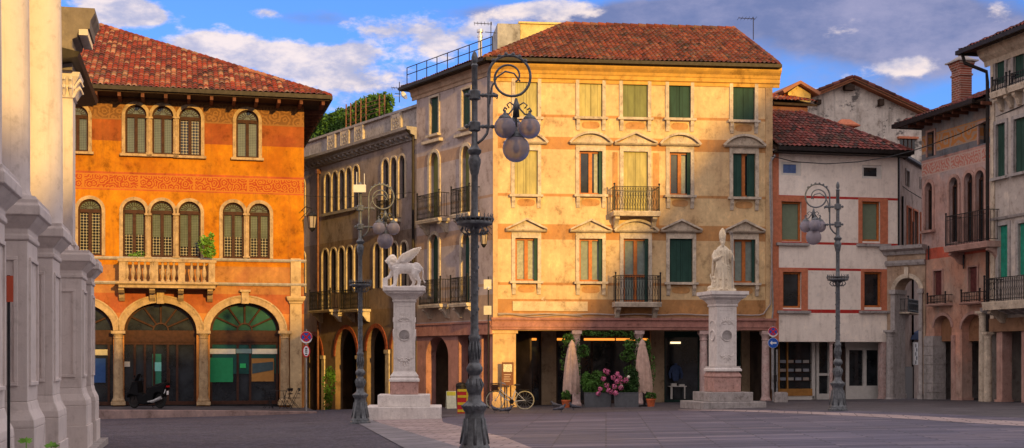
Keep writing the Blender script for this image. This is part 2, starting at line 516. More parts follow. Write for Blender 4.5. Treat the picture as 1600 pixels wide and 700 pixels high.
def tile_roof(root, P, mat, M=None, name='tile_slope', w=.21, l=.40, h=.06):
    """corrugated clay tiles over the convex quad P = [eave left, eave right, top right, top left] (building-local points)"""
    P = [Vector(p) for p in P]
    O = P[0]; e = (P[1]-P[0]).normalized()
    n = e.cross(P[3]-P[0] if (P[3]-P[0]).length > .01 else P[2]-P[0]).normalized()
    if n.z < 0: n = -n
    s = n.cross(e)
    if s.z < 0: s = -s
    q = [((p-O).dot(e), (p-O).dot(s)) for p in P]
    amin = min(a for a, b in q); amax = max(a for a, b in q); bmax = max(b for a, b in q)
    def interval(a):
        lo, hi = 1e9, -1e9
        for i in range(4):
            (a0, b0), (a1, b1) = q[i], q[(i+1) % 4]
            if abs(a1-a0) < 1e-7:
                if abs(a-a0) < 1e-4: lo = min(lo, b0, b1); hi = max(hi, b0, b1)
                continue
            t = (a-a0)/(a1-a0)
            if -1e-6 <= t <= 1+1e-6:
                b = b0+t*(b1-b0); lo = min(lo, b); hi = max(hi, b)
        return (lo, hi) if hi >= lo else (0, 0)
    P = [O+e*a+s*b_ for a, b_ in q]
    nc = max(4, int((amax-amin)/w*4)); nk = int(math.ceil(bmax/l))
    cols = []
    for i in range(nc+1):
        a = amin+(amax-amin)*i/nc
        lo, hi = interval(min(max(a, amin+1e-4), amax-1e-4))
        cols.append((a, lo, hi))
    vs = []; uvs = []; fs = []
    rr = random.Random(int(abs(O.x*31+O.y*17))+5)
    jit = {}
    rows = 0
    for i, (a, lo, hi) in enumerate(cols):
        rows = 0
        tc = math.floor(a/w+.5)
        cx = .5+.5*math.cos(2*math.pi*a/w)
        for k in range(nk):
            if (tc, k) not in jit: jit[(tc, k)] = (rr.uniform(-.012, .012), rr.uniform(-.018, .018))
            j = jit[(tc, k)]
            for b, hh in ((k*l+.001+j[1]*(k > 0), .045), ((k+1)*l, .0)):
                bb = min(max(b, lo), hi)
                sag = .05*noise.noise(Vector((a*.25, b*.25, O.x)))
                p = O+e*a+s*bb+n*(cx**.8*h+hh+j[0]*cx+sag)
                vs.append(tuple(p)); uvs.append((a/w, min(b/l, k+.98)+.005)); rows += 1
    for i in range(len(cols)-1):
        for k in range(rows-1):
            a = i*rows+k; fs.append((a, a+rows, a+rows+1, a+1))
    mb = MB(); mb.add(vs, fs)
    o = mb.build(name, mat, root, M, uvs=uvs, recalc=False)
    # boards under the tiles
    ub = MB(); d = n*(-.10); P = [p-n*.09 for p in P]
    ub.add([tuple(p-n*.0) for p in P]+[tuple(p+d) for p in P], [(0,1,2,3),(7,6,5,4),(0,4,5,1),(1,5,6,2),(2,6,7,3),(3,7,4,0)])
    ub.build('roof_boarding', MT['wood_dark'], o, WMX[o.name])
    return o

def ridge(root, a, b, mat, M=None, r=.13, name='ridge_tiles'):
    a, b = Vector(a), Vector(b); n = max(2, int((b-a).length/.40)); mb = MB()
    for i in range(n):
        p, q = a.lerp(b, i/n), a.lerp(b, (i+1.06)/n)
        p = p+Vector((0,0,.02+rnd.uniform(-.01,.01)))
        mb.tube([p, q], [r*1.08, r*.9], 8)
    uvs = []
    for i in range(len(mb.v)): uvs.append((i//16*3.0+.2, i//16*1.7+.2))
    return mb.build(name, mat, root, M, uvs=uvs)

MT = {}
MT['stone'] = plaster('pale stone', (.60,.51,.40), (.42,.35,.27), (.14,.11,.09), scale=1.5, streak=.5, amount=.7)
MT['stone_gold'] = plaster('golden weathered stone', (.46,.33,.19), (.34,.23,.13), (.09,.07,.05), scale=1.6, streak=.6, amount=.8)
MT['stone_grey'] = plaster('grey stone', (.38,.35,.34), (.28,.26,.25), (.10,.09,.08), scale=1.5, streak=.5)
MT['stone_white'] = plaster('white monument stone', (.76,.71,.67), (.60,.55,.52), (.20,.17,.14), scale=2.2, streak=.35, amount=.6, grit=.35)
MT['stone_pink'] = plaster('pink stone', (.50,.30,.26), (.40,.27,.24), (.16,.12,.10), scale=2.2, streak=.4)
MT['marble_pink'] = plaster('pink column marble', (.52,.36,.33), (.60,.48,.45), (.22,.15,.14), scale=3, streak=.4, amount=.8)
MT['beam_pink'] = plaster('dusty red beam paint', (.36,.17,.14), (.46,.24,.19), (.14,.08,.07), scale=1.2, streak=.4)
MT['cream'] = MT['stone']
MT['wood_dark'] = plain('dark wood', (.045,.028,.020), .8, var=.3)
MT['wood_brown'] = plain('brown joinery', (.050,.020,.012), .7, var=.25)
MT['wood_orange'] = plain('orange varnished wood', (.42,.13,.030), .45, var=.2)
MT['shut_green'] = plain('dark green shutter paint', (.022,.062,.045), .42, var=.25, spec=.5)
MT['shut_olive'] = plain('olive shutter with sun glare', (.16,.17,.055), .42, var=.3, spec=.6)
MT['shut_gold'] = plain('gold shutter with sun glare', (.36,.32,.13), .5, var=.2, spec=.5)  # gold and olive tones put sun reflection into the dark green shutters
MT['shut_bright'] = plain('bright green shutter', (.015,.22,.15), .5, var=.2)
MT['shut_red'] = plain('dark red shutter', (.10,.028,.028), .6, var=.3)
MT['iron'] = plain('black iron', (.022,.022,.025), .5, .4, var=.3)
MT['gutter'] = plain('dark gutter metal', (.022,.018,.017), .5, .4, var=.3)
MT['pipe_grey'] = plain('grey drain pipe', (.30,.30,.30), .5, .2, var=.2)
MT['copper'] = plain('brown copper pipe', (.14,.06,.04), .5, .4, var=.3)
MT['glass'] = plain('dark window glass', (.020,.024,.028), .08, spec=.6, var=.5, scale=1.5)
MT['glass_green'] = plain('green tinted glass', (.010,.065,.055), .12, spec=.5, var=.4, scale=.8)
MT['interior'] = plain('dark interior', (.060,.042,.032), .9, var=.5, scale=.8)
MT['curtain'] = plain('pale curtain', (.36,.36,.27), .7, var=.2, scale=9)
MT['curtain_grey'] = plain('grey green curtain', (.20,.24,.21), .5, var=.15, scale=5)
MT['blind'] = plain('sage roller blind', (.17,.21,.14), .8, var=.06)
MT['white_paint'] = plain('white painted joinery', (.62,.60,.56), .5, var=.06)
MT['terracotta'] = plain('terracotta', (.48,.12,.045), .8, var=.2)
MT['leaf'] = plain('green leaves', (.055,.13,.022), .6, var=.5, scale=3)
MT['leaf_dark'] = plain('dark green leaves', (.030,.075,.018), .6, var=.6, scale=3)
MT['leaf_bright'] = plain('bright green leaves', (.12,.26,.035), .6, var=.4, scale=3)
MT['brick_red'] = plain('red brick trim', (.24,.065,.035), .85, var=.35, scale=9)

def leaded():
    n = NT('leaded roundel glass', .10, .5)
    x, y, z = n.sep()
    a = n.math('SINE', n.math('MULTIPLY', x, 2*math.pi/.15)); b = n.math('SINE', n.math('MULTIPLY', z, 2*math.pi/.15))
    d = n.math('ABSOLUTE', n.math('MULTIPLY', a, b))
    f = n.rng(d, .02, .30)
    c = n.mix(f, (.035,.04,.03), (.13,.155,.12))
    n.color(n.mix(n.rng(n.noise(1.7), .4, .7, 0, .5), c, (.05,.06,.045))); return n.m
def leaded_dark():
    n = NT('dark leaded roundel glass', .10, .5)
    x, y, z = n.sep()
    a = n.math('SINE', n.math('MULTIPLY', x, 2*math.pi/.26)); b = n.math('SINE', n.math('MULTIPLY', z, 2*math.pi/.26))
    d = n.math('ABSOLUTE', n.math('MULTIPLY', a, b))
    n.color(n.mix(n.rng(d, .10, .28), (.34,.31,.22), (.012,.013,.016))); return n.m
MT['leaded'] = leaded(); MT['leaded_dark'] = leaded_dark()

def louvre(name, c, step=.07):
    n = NT(name, .62, .45 if 'gold' in name or 'olive' in name else .15); x, y, z = n.sep()
    f = n.math('FRACT', n.math('MULTIPLY', x, 1/.28))
    h = n.rng(n.math('ABSOLUTE', n.math('SUBTRACT', f, .5)), .44, .5)
    nz = n.noise(3., 5, .65, n.scale(1, 1, .3))
    col = n.mix(n.rng(nz, .3, .7), tuple(v*.75 for v in c), tuple(v*1.2 for v in c))
    n.color(n.mix(n.math('MULTIPLY', h, .8), col, tuple(v*.25 for v in c))); n.bump(h, -.5, .01)
    return n.m
for k in ('shut_green','shut_olive','shut_gold'): 
    c = {'shut_green':(.020,.058,.045),'shut_olive':(.15,.165,.05),'shut_gold':(.40,.34,.12)}[k]  # lit tones of the green shutters: sun glare is in the colour
    MT[k] = louvre('boarded '+k, c)

TILE_RED = [(0, (0.051, 0.0158, 0.0135)), (0.2, (0.204, 0.0288, 0.0165)), (0.45, (0.306, 0.0504, 0.0225)), (0.65, (0.1275, 0.0252, 0.021)), (0.8, (0.34, 0.108, 0.0562)), (0.93, (0.425, 0.2304, 0.135)), (1, (0.102, 0.0504, 0.0338))]
TILE_OLD = [(0, (0.0425, 0.0187, 0.015)), (0.25, (0.17, 0.036, 0.021)), (0.5, (0.255, 0.0612, 0.03)), (0.7, (0.119, 0.0288, 0.0225)), (0.85, (0.289, 0.1008, 0.0562)), (1, (0.085, 0.054, 0.0413))]
TILE_DARK = [(0,(.035,.024,.024)),(.3,(.15,.035,.030)),(.55,(.26,.055,.045)),(.75,(.07,.036,.034)),(.9,(.30,.09,.08)),(1,(.06,.05,.05))]
MT['tiles_red'] = tiles('red clay roof tiles', TILE_RED, damt=.3)
MT['tiles_old'] = tiles('old brown clay roof tiles', TILE_OLD, damt=.5)
MT['tiles_dark'] = tiles('dark mossy clay roof tiles', TILE_DARK, damt=.55)

def rect_window(f, root, xl, xr, yt, yb, kind='orange', surround=None, s=.16, sill=True, ped=None, panel=False, arch=0., curtain='curtain', mat=None, y=0., shut='shut_green', wname='window', yd=None):
    """one window; returns (opening, window part). xl.. are where its edges stand on the facade"""
    xm = .5*(xl+xr)
    u0, u1 = f.u(xl), f.u(xr); z1, z0 = f.z(xm, yt), f.z(xm, yb)
    hw = .5*(u1-u0); uc = .5*(u0+u1); sp = z1-hw*arch
    st = mat or MT['stone']
    w = MB()
    t = s
    if surround is None: surround = True
    if surround:
        w.box(u0-t, u0, y-.06, y+.03, z0, sp); w.box(u1, u1+t, y-.06, y+.03, z0, sp)
        if arch: archivolt(w, uc, sp, hw, arch, t, y-.06, y+.03)
        else: w.box(u0-t, u1+t, y-.06, y+.03, z1, z1+t)
    else:
        w.box(u0-.01, u1+.01, y+.18, y+.2, z0-.01, z0+.02)
    wo = w.build(wname, st, root, f.M)
    if sill:
        b = MB(); b.box(u0-t-.08, u1+t+.08, y-.20, y+.02, z0-.11, z0-.001)
        if sill == 2:
            for q in (u0-t+.02, u1+t-.18): b.mould([(y+.01, z0-.62), (y-.05, z0-.60), (y-.09, z0-.40), (y-.15, z0-.30), (y-.16, z0-.111), (y+.01, z0-.111)], q, q+.16)
        b.build('sill', st, wo)
    if panel:
        b = MB(); a = []
        for i in range(20):
            q = 2*math.pi*i/20; cx = math.copysign(abs(math.cos(q))**.55, math.cos(q)); sx = math.copysign(abs(math.sin(q))**.8, math.sin(q))
            a.append((uc+cx*hw*.78, z0-.36+sx*.16))
        b.prism(a, y-.012, y+.01); b.build('oval_panel', MT['tan_paint'], wo)
    if ped:
        b = MB(); W = hw+t+.26; zb = z1+t+.12
        b.box(uc-hw-t, uc+hw+t, y-.03, y+.01, z1+t+.002, zb-.001)
        b.mould([(y+.01, zb), (y-.14, zb), (y-.20, zb+.05), (y-.22, zb+.09), (y+.01, zb+.09)], uc-W, uc+W)
        if ped == 'tri':
            hh = .52
            for sgn in (-1, 1):
                a = [(uc+sgn*W, zb+.091), (uc+sgn*W, zb+.17), (uc, zb+hh+.10), (uc, zb+hh)]
                b.prism(a, y-.22, y+.01)
            b.prism([(uc-W+.15, zb+.09), (uc+W-.15, zb+.09), (uc, zb+hh+.01)], y-.05, y+.012)
        else:
            hh = .46; N = 14; ang = math.atan2(hh, W)*2; rad = W/math.sin(ang)
            for i in range(N):
                a0 = -ang+2*ang*i/N; a1 = -ang+2*ang*(i+1)/N
                q = lambda a, r_: (uc+r_*math.sin(a), zb+.05+r_*math.cos(a)-rad*math.cos(ang))
                b.prism([q(a0, rad-.02), q(a1, rad-.02), q(a1, rad+.08), q(a0, rad+.08)], y-.22, y+.01)
            b.prism([(uc+rad*.97*math.sin(-ang+2*ang*i/N), zb+.04+rad*.97*math.cos(-ang+2*ang*i/N)-rad*math.cos(ang)) for i in range(N+1)], y-.05, y+.012)
        b.build('pediment', st, wo)
    pane_y = y+.20
    def leafrect(a, b, c, d, yy, th, mt, nm):
        m_ = MB(); m_.box(a, b, yy, yy+th, c, d); return m_.build(nm, mt, wo)
    if arch: inner = [(uc-hw*math.cos(math.pi*i/14), sp+hw*arch*math.sin(math.pi*i/14)) for i in range(15)]
    if kind in ('closed', 'closed_olive', 'closed_gold_glare'):
        mt = MT[{'closed': shut, 'closed_olive': 'shut_olive', 'closed_gold_glare': 'shut_gold'}[kind]]
        leafrect(u0+.02, uc-.008, z0+.02, z1-.02, y+.06, .045, mt, 'shutter')
        leafrect(uc+.008, u1-.02, z0+.02, z1-.02, y+.06, .045, mt, 'shutter')
        leafrect(u0, u1, z0, z1, pane_y, .02, MT['interior'], 'pane')
    elif kind in ('orange', 'half', 'brown', 'blindwin'):
        fm = MT['wood_orange'] if kind != 'brown' else MT['wood_brown']
        pm = MT[curtain]
        b = MB(); q = .09
        b.box(u0, u0+q, pane_y-.07, pane_y-.01, z0, z1); b.box(u1-q, u1, pane_y-.07, pane_y-.01, z0, z1)
        b.box(u0+q, u1-q, pane_y-.07, pane_y-.01, z0, z0+q); b.box(u0+q, u1-q, pane_y-.07, pane_y-.01, z1-q, z1)
        if kind != 'blindwin': b.box(uc-.08, uc+.08, pane_y-.085, pane_y-.01, z0+q, z1-q)
        if yd is not None: zt = f.z(xm, yd); b.box(u0+q, uc-.08, pane_y-.07, pane_y-.011, zt, zt+.12); b.box(uc+.08, u1-q, pane_y-.07, pane_y-.011, zt, zt+.12)
        b.build('frame', fm, wo)
        leafrect(u0, u1, z0, z1, pane_y, .02, pm, 'pane')
        if kind == 'half':
            leafrect(u0+.02, u0+hw*.80, z0+.02, z1-.02, y+.05, .045, MT[shut], 'shutter')
            leafrect(u1-hw*.70, u1-.02, z0+.02, z1-.02, y+.05, .045, MT[shut], 'shutter')
        elif kind == 'orange' and shut:
            leafrect(u1-.15, u1-.015, z0+.02, z1-.02, y+.03, .06, MT[shut], 'shutter')
    elif kind == 'dark':
        leafrect(u0, u1, z0, z1, pane_y, .02, MT['glass'], 'pane')
    elif kind in ('arch_dark', 'arch_shutter', 'arch_glass'):
        m_ = MB(); pts = [(u0, z0), (u1, z0)]+[(a, b) for a, b in reversed(inner)]
        m_.prism(pts, pane_y, pane_y+.02)
        m_.build('pane', MT['glass'] if kind != 'arch_shutter' else MT[shut], wo)
        if kind == 'arch_glass':
            b = MB(); b.box(uc-.05, uc+.05, pane_y-.06, pane_y-.01, z0, sp+hw*arch-.02); b.box(u0+.07, u1-.07, pane_y-.06, pane_y-.012, sp-.05, sp+.05)
            b.box(u0, u0+.07, pane_y-.06, pane_y-.01, z0, sp); b.box(u1-.07, u1, pane_y-.06, pane_y-.01, z0, sp); b.build('frame', MT['wood_brown'], wo)
    elif kind == 'leaded':
        # frame with two leaves, fan tracery above, curtained roundel glass
        q = .08; yy = pane_y
        b = MB(); b.box(u0, u0+q, yy-.08, yy-.01, z0, sp+.02); b.box(u1-q, u1, yy-.08, yy-.01, z0, sp+.02)
        b.box(uc-.07, uc+.07, yy-.09, yy-.01, z0, sp-.10); b.box(u0+q, u1-q, yy-.10, yy-.012, sp-.10, sp+.06)
        b.box(u0+q, uc-.07, yy-.08, yy-.01, z0, z0+.10); b.box(uc+.07, u1-q, yy-.08, yy-.01, z0, z0+.10)
        archivolt(b, uc, sp, hw-q*.8, arch, q*.8, yy-.08, yy-.01)
        b.build('frame', MT['wood_brown'], wo)
        zc = z0+(sp-z0)*curtain if isinstance(curtain, float) else z0
        zc2 = zc
        p1 = MB(); p1.prism([(u0, max(zc, z0)), (uc, max(zc, z0)), (uc, sp), (u0, sp)], yy, yy+.02); p1.build('pane', MT['leaded'], wo)
        p1 = MB(); p1.prism([(uc, max(zc, z0)), (u1, max(zc, z0)), (u1, sp), (uc, sp)], yy, yy+.02); p1.build('pane', MT['leaded'], wo)
        if zc > z0+.01:
            p2 = MB(); p2.prism([(u0, z0), (u1, z0), (u1, zc), (u0, zc)], yy, yy+.02); p2.build('pane', MT['leaded_dark'], wo)
        p3 = MB(); p3.prism([(a, c_) for a, c_ in reversed(inner)], yy, yy+.02); p3.build('fan_light', MT['leaded'], wo)
        tr = MB()
        for i in range(1, 10):
            a = math.pi*i/10
            tr.rod((uc+.14*math.cos(a), yy-.015, sp+.06+.14*math.sin(a)), (uc+(hw-.08)*math.cos(a), yy-.015, sp+(hw-.08)*arch*math.sin(a)), .012, 4)
        tr.build('fan_tracery', MT['wood_brown'], wo)
    return (u0, u1, z0, z1, arch), wo

def rail_balcony(f, root, xl, xr, yt, yb, proj=.7, slab_y=8, brackets=True, mat=None, w=0., style='scroll', nm='balcony'):
    """an iron balcony: xl.. xr at its front, yt top rail, yb underside of the railing"""
    xm = .5*(xl+xr)
    ya, yb_ = yt, yb
    u0, u1 = f.u(xl, -proj+w), f.u(xr, -proj+w)
    z1, z0 = f.z(xm, ya, -proj+w), f.z(xm, yb_, -proj+w)
    th = slab_y/34.
    b = MB(); b.box(u0-.05, u1+.05, w-proj-.05, w+.01, z0-th, z0-.02)
    b.mould([(w-proj-.09, z0-.02), (w-proj-.09, z0-.07), (w-proj-.051, z0-th*.9), (w-proj-.051, z0-.02)], u0-.05, u1+.05)
    bo = b.build(nm, mat or MT['stone'], root, f.M)
    if brackets:
        for q in (u0+.06, u1-.26):
            k = MB(); k.mould([(w+.01, z0-th-.001), (w-proj*.85, z0-th-.001), (w-proj*.9, z0-th-.12), (w-proj*.55, z0-th-.24), (w-proj*.25, z0-th-.5), (w+.01, z0-th-.55)], q, q+.20)
            k.build('bracket', mat or MT['stone'], bo)
    r = MB(); yf = w-proj
    r.box(u0, u1, yf-.02, yf+.02, z1-.03, z1); r.box(u0, u1, yf-.015, yf+.015, z0+.06, z0+.085); r.box(u0, u1, yf-.012, yf+.012, z1-.2, z1-.18)
    for uu in (u0, u1):
        r.box(uu-.02, uu+.02, yf+.021, w, z1-.03, z1); r.box(uu-.02, uu+.02, yf+.021, w, z0+.06, z0+.085)
        r.box(uu-.025, uu+.025, yf-.025, yf+.0205, z0-.02, z1+.06)
        r.sphere((uu, yf, z1+.1), .05, 8)
        k = int(proj/.13)
        for i in range(1, k): r.box(uu-.009, uu+.009, yf+proj*i/k-.009, yf+proj*i/k+.009, z0+.085, z1-.03)
    n = max(4, int((u1-u0)/.12))
    for i in range(1, n):
        u = u0+(u1-u0)*i/n
        r.box(u-.010, u+.010, yf-.010, yf+.010, z0-.02, z1-.03)
        if style == 'scroll':
            um = u0+(u1-u0)*(i-.5)/n; zc = .5*(z0+z1); h = (z1-z0)*.30
            pts = [(um+.045*math.sin(t*math.pi*2), yf, zc-h+2*h*t) for t in [k/8 for k in range(9)]]
            r.tube(pts, .008, 4)
            r.tube([(um+.04*math.cos(a), yf, z1-.11+.05*math.sin(a)) for a in [k*math.pi/4 for k in range(9)]], .007, 4)
    r.build('railing', MT['iron'], bo)
    return bo

def column(mb, u, y, z0, z1, r, cap=.35, base=.25, sq=1.35, n=14):
    """round column with square base and capital"""
    s = r*sq
    mb.box(u-s, u+s, y-s, y+s, z0, z0+base*.45)
    mb.lathe([(r*1.28, z0+base*.45), (r*1.34, z0+base*.6), (r*1.15, z0+base*.8), (r*1.05, z0+base), (r, z0+base*1.3), (r*1.0, z0+(z1-z0)*.4), (r*.88, z1-cap),
              (r*1.02, z1-cap*.92), (r*.9, z1-cap*.8), (r*1.0, z1-cap*.6), (r*1.3, z1-cap*.35)], (u, y, 0), n)
    mb.box(u-s, u+s, y-s, y+s, z1-cap*.35, z1)

def foliage(pts, mat, name, parent=None, size=.09, M=None, seed=1, flat=.6):
    """many small leaves: pts = [(centre, radii, count)]"""
    rr = random.Random(seed); mb = MB()
    for c, rad, cnt in pts:
        for _ in range(cnt):
            while True:
                d = Vector((rr.uniform(-1,1), rr.uniform(-1,1), rr.uniform(-1,1)))
                if d.length <= 1: break
            d = d.normalized()*(d.length**.45)
            p = Vector(c)+Vector((d.x*rad[0], d.y*rad[1], d.z*rad[2]))
            s = size*rr.uniform(.6, 1.3)
            n = Vector((rr.gauss(0,1), rr.gauss(0,1), rr.gauss(0,1)+.4)).normalized()
            a = n.orthogonal().normalized(); a.rotate(Matrix.Rotation(rr.uniform(0, 6.28), 3, n)); b = n.cross(a)
            mb.add([p-a*s, p+b*s*.45+n*s*.15, p+a*s, p-b*s*.45+n*s*.15], [(0,1,2,3)])
    return mb.build(name, mat, parent, M, recalc=False)
# ------------------------------------------------------------------ ground
def ground_mat_cobble():
    n = NT('dark porphyry cobbles', .75, .3)
    v = n.new('TexVoronoi'); v.inputs['Scale'].default_value = 7.5; v.feature = 'F1'
    n.link(n.obj, v.inputs['Vector'])
    v2 = n.new('TexVoronoi'); v2.inputs['Scale'].default_value = 7.5; v2.feature = 'DISTANCE_TO_EDGE'; n.link(n.obj, v2.inputs['Vector'])
    sp = n.sep(v.outputs['Color'])
    c = n.ramp(sp[0], [(0,(.042,.040,.060)),(.5,(.068,.063,.094)),(1,(.108,.097,.130))])
    big = n.noise(.22, 5, .6)
    c = n.mix(n.rng(big, .35, .7, 0, .5), c, (.12,.11,.13))
    c = n.mix(n.rng(v2.outputs['Distance'], .0, .08, .9, 0), c, (.018,.016,.020))
    c = n.mix(n.rng(n.noise(.9, 6, .7), .5, .68, 0, .6), c, (.032,.030,.036))
    n.color(c); n.bump(n.rng(v2.outputs['Distance'], 0, .15), .6, .03)
    return n.m
def ground_mat_slab(name, cols, rot=0., sx=1., bw=1.1, bh=.42, mort=(.022,.020,.024), ms=.022):
    n = NT(name, .62, .35)
    vec = n.scale(1, 1, 1, rot=(0, 0, rot))
    b = n.new('TexBrick'); n.link(vec, b.inputs['Vector']); b.inputs['Scale'].default_value = 1
    b.inputs['Brick Width'].default_value = bw; b.inputs['Row Height'].default_value = bh; b.inputs['Mortar Size'].default_value = ms
    b.inputs['Mortar Smooth'].default_value = .2; b.inputs['Bias'].default_value = 0
    b.inputs['Color1'].default_value = (0,0,0,1); b.inputs['Color2'].default_value = (1,1,1,1); b.inputs['Mortar'].default_value = (.5,.5,.5,1)
    c = n.ramp(b.outputs['Color'], cols)
    big = n.noise(.25, 6, .65); fine = n.noise(5, 6, .7)
    c = n.mix(n.rng(big, .35, .65, 0, .45), c, tuple(v*.6 for v in cols[1][1]))
    c = n.mix(n.rng(fine, .45, .75, 0, .4), c, tuple(min(1, v*1.7) for v in cols[1][1]))
    c = n.mix(n.math('MULTIPLY', b.outputs['Fac'], .95), n.mix(n.rng(n.noise(.8, 6, .75, n.scale(.35, 1.6, 1)), .5, .66, 0, .55), c, tuple(v*.45 for v in cols[1][1])), mort)
    n.color(c); n.bump(n.math('ADD', n.math('MULTIPLY', b.outputs['Fac'], -1.), n.math('MULTIPLY', fine, .4)), .4, .012)
    return n.m

def ground_patch(name, pts, dz, mat, kind='structure'):
    b = bmesh.new()
    vs = [b.verts.new((p[0], p[1], 0)) for p in pts]
    b.faces.new(vs)
    for co_, no in (((12,0,0),(1,0,0)), ((0,63,0),(0,1,0))):
        bmesh.ops.bisect_plane(b, geom=b.verts[:]+b.edges[:]+b.faces[:], plane_co=co_, plane_no=no)
    bmesh.ops.triangulate(b, faces=b.faces)
    for v in b.verts: v.co.z = g(v.co.x, v.co.y)+dz
    bmesh.ops.recalc_face_normals(b, faces=b.faces)
    for f_ in b.faces:
        if f_.normal.z < 0: f_.normal_flip()
    me = bpy.data.meshes.new(name); b.to_mesh(me); b.free(); me.materials.append(mat)
    o = bpy.data.objects.new(name, me); COL.objects.link(o); o['kind'] = kind; WMX[o.name] = Matrix.Identity(4)
    return o
ground_patch('ground', [(-400,-300),(400,-300),(400,600),(-400,600)], 0, ground_mat_cobble())
MT['slab'] = ground_mat_slab('grey violet porphyry slabs', [(0,(.042,.042,.070)),(.3,(.074,.070,.112)),(.7,(.125,.114,.165)),(1,(.235,.190,.225))], rot=R(4), bw=2.3, bh=.30)
MT['slab_dark'] = ground_mat_slab('dark stone slabs', [(0,(.045,.042,.050)),(.4,(.070,.064,.075)),(1,(.11,.10,.11))], rot=R(3), bw=1.2, bh=.5)
MT['slab_pink'] = ground_mat_slab('pink stone slabs', [(0,(.25,.19,.19)),(.4,(.33,.25,.245)),(1,(.42,.33,.32))], rot=R(12), bw=.9, bh=.45)
MT['slab_grey'] = ground_mat_slab('pale grey kerb slabs', [(0,(.14,.135,.155)),(.5,(.19,.18,.20)),(1,(.25,.235,.255))], rot=R(-50), bw=1.2, bh=1.)
def gp(*px): return [tuple(G(x, y)) for x, y in px]
E = lambda x, y: tuple(G(x, y))
# main square of slabs, from the dark band by the houses towards the camera
ground_patch('piazza_paving', gp((696,652),(760,647.5),(900,645),(1060,641.5),(1200,640),(1400,644),(1640,655))+[(60,24),(60,-25),(3.2,-25),(2.6,8),(.2,18)]+gp((660,697),(640,665)), .004, MT['slab'])
ground_patch('arcade_pavement', gp((690,652),(760,647.4),(900,644.9),(1060,641.4),(1200,639.9),(1400,643.9),(1640,654.9))+[(60,30),(60,75),(13,75),(-.6,66),(-3.4,64.2)], .004, MT['slab_dark'])
ground_patch('pink_paving', gp((580,656),(690,652),(692,660),(790,684),(860,712),(640,712),(700,700)), .009, MT['slab_pink'])
ground_patch('pale_paving_strip', gp((560,662),(580,657),(720,700),(736,716),(660,716)), .013, MT['slab_grey'])
# narrow pink band curving across the right half
band = []
top = [(1060,640.2),(1130,640.5),(1200,641.5),(1280,644),(1360,647),(1440,650.5),(1520,655),(1640,661)]
bot = [(1640,668.5),(1520,661.5),(1440,656),(1360,651.5),(1280,648),(1200,644.8),(1130,642.6),(1060,641.2)]
ground_patch('pink_stone_band', gp(*top)+gp(*bot), .009, MT['slab_pink'])

# ================================================================== ORANGE PALAZZO
fo = Fac(130, 59.3, 475, 61.6)
ofr = [(0, 4.6, (.50,.22,.06)), (4.6, 5.45, (.40,.13,.04)), (5.45, 6.70, (.42,.20,.06)), (10.05, 10.85, (.44,.11,.03)), (12.25, 13.15, (.32,.09,.022)), (13.15, 14.2, (.24,.11,.035))]
MT['ochre'] = plaster('orange ochre plaster', (.50,.190,.008), (.34,.095,.008), (.16,.065,.02), ofr, 16., amount=.8, scale=.5, streak=.5,
    worn=((.50,.36,.20), .70), frieze=[(10.12, 10.78, (.32,.055,.015), (.44,.16,.022), 13), (13.2, 14.1, (.17,.08,.03), (.27,.13,.045), 9)], wob=.01)
OR = empty('orange_palazzo', fo.M, 'orange frescoed palazzo with arched windows, stone balcony and broad red tiled roof', 'building')
ops = []
curt = [(195.7,229,164,240.7,.0),(237.9,271,165.7,241.8,.0),(279.6,314,167.9,244,.97),(369,404,172,247,.0),(104,138,165,237,.0)]
for xl, xr, yt, yb, c in curt:
    o, w = rect_window(fo, OR, xl, xr, yt, yb, 'leaded', mat=MT['stone_gold'], s=.15, arch=.98, curtain=c); ops.append(o)
for xl, xr, yt, yb, c in [(122,159,311,399,.95),(192,227.4,313,402,.5),(235.5,271,314,402,.45),(279,313.5,315,403,.25),(348,381,316.5,404,.48),(389,421.5,318,404,.45)]:
    o, w = rect_window(fo, OR, xl, xr, yt, yb, 'leaded', mat=MT['stone_gold'], s=.15, arch=.98, curtain=c, sill=False); ops.append(o)
# paired colonnettes between the arches
for xs, yt, yb in (((233.5,275.5), 183, 241), ((231.5,275.2,385,), 334, 403)):
    for x in xs:
        b = MB(); u = fo.u(x); column(b, u, -.02, fo.z(x, yb), fo.z(x, yt), .10, .22, .14, 1.5, 10); b.build('colonnette', MT['stone_gold'], OR)
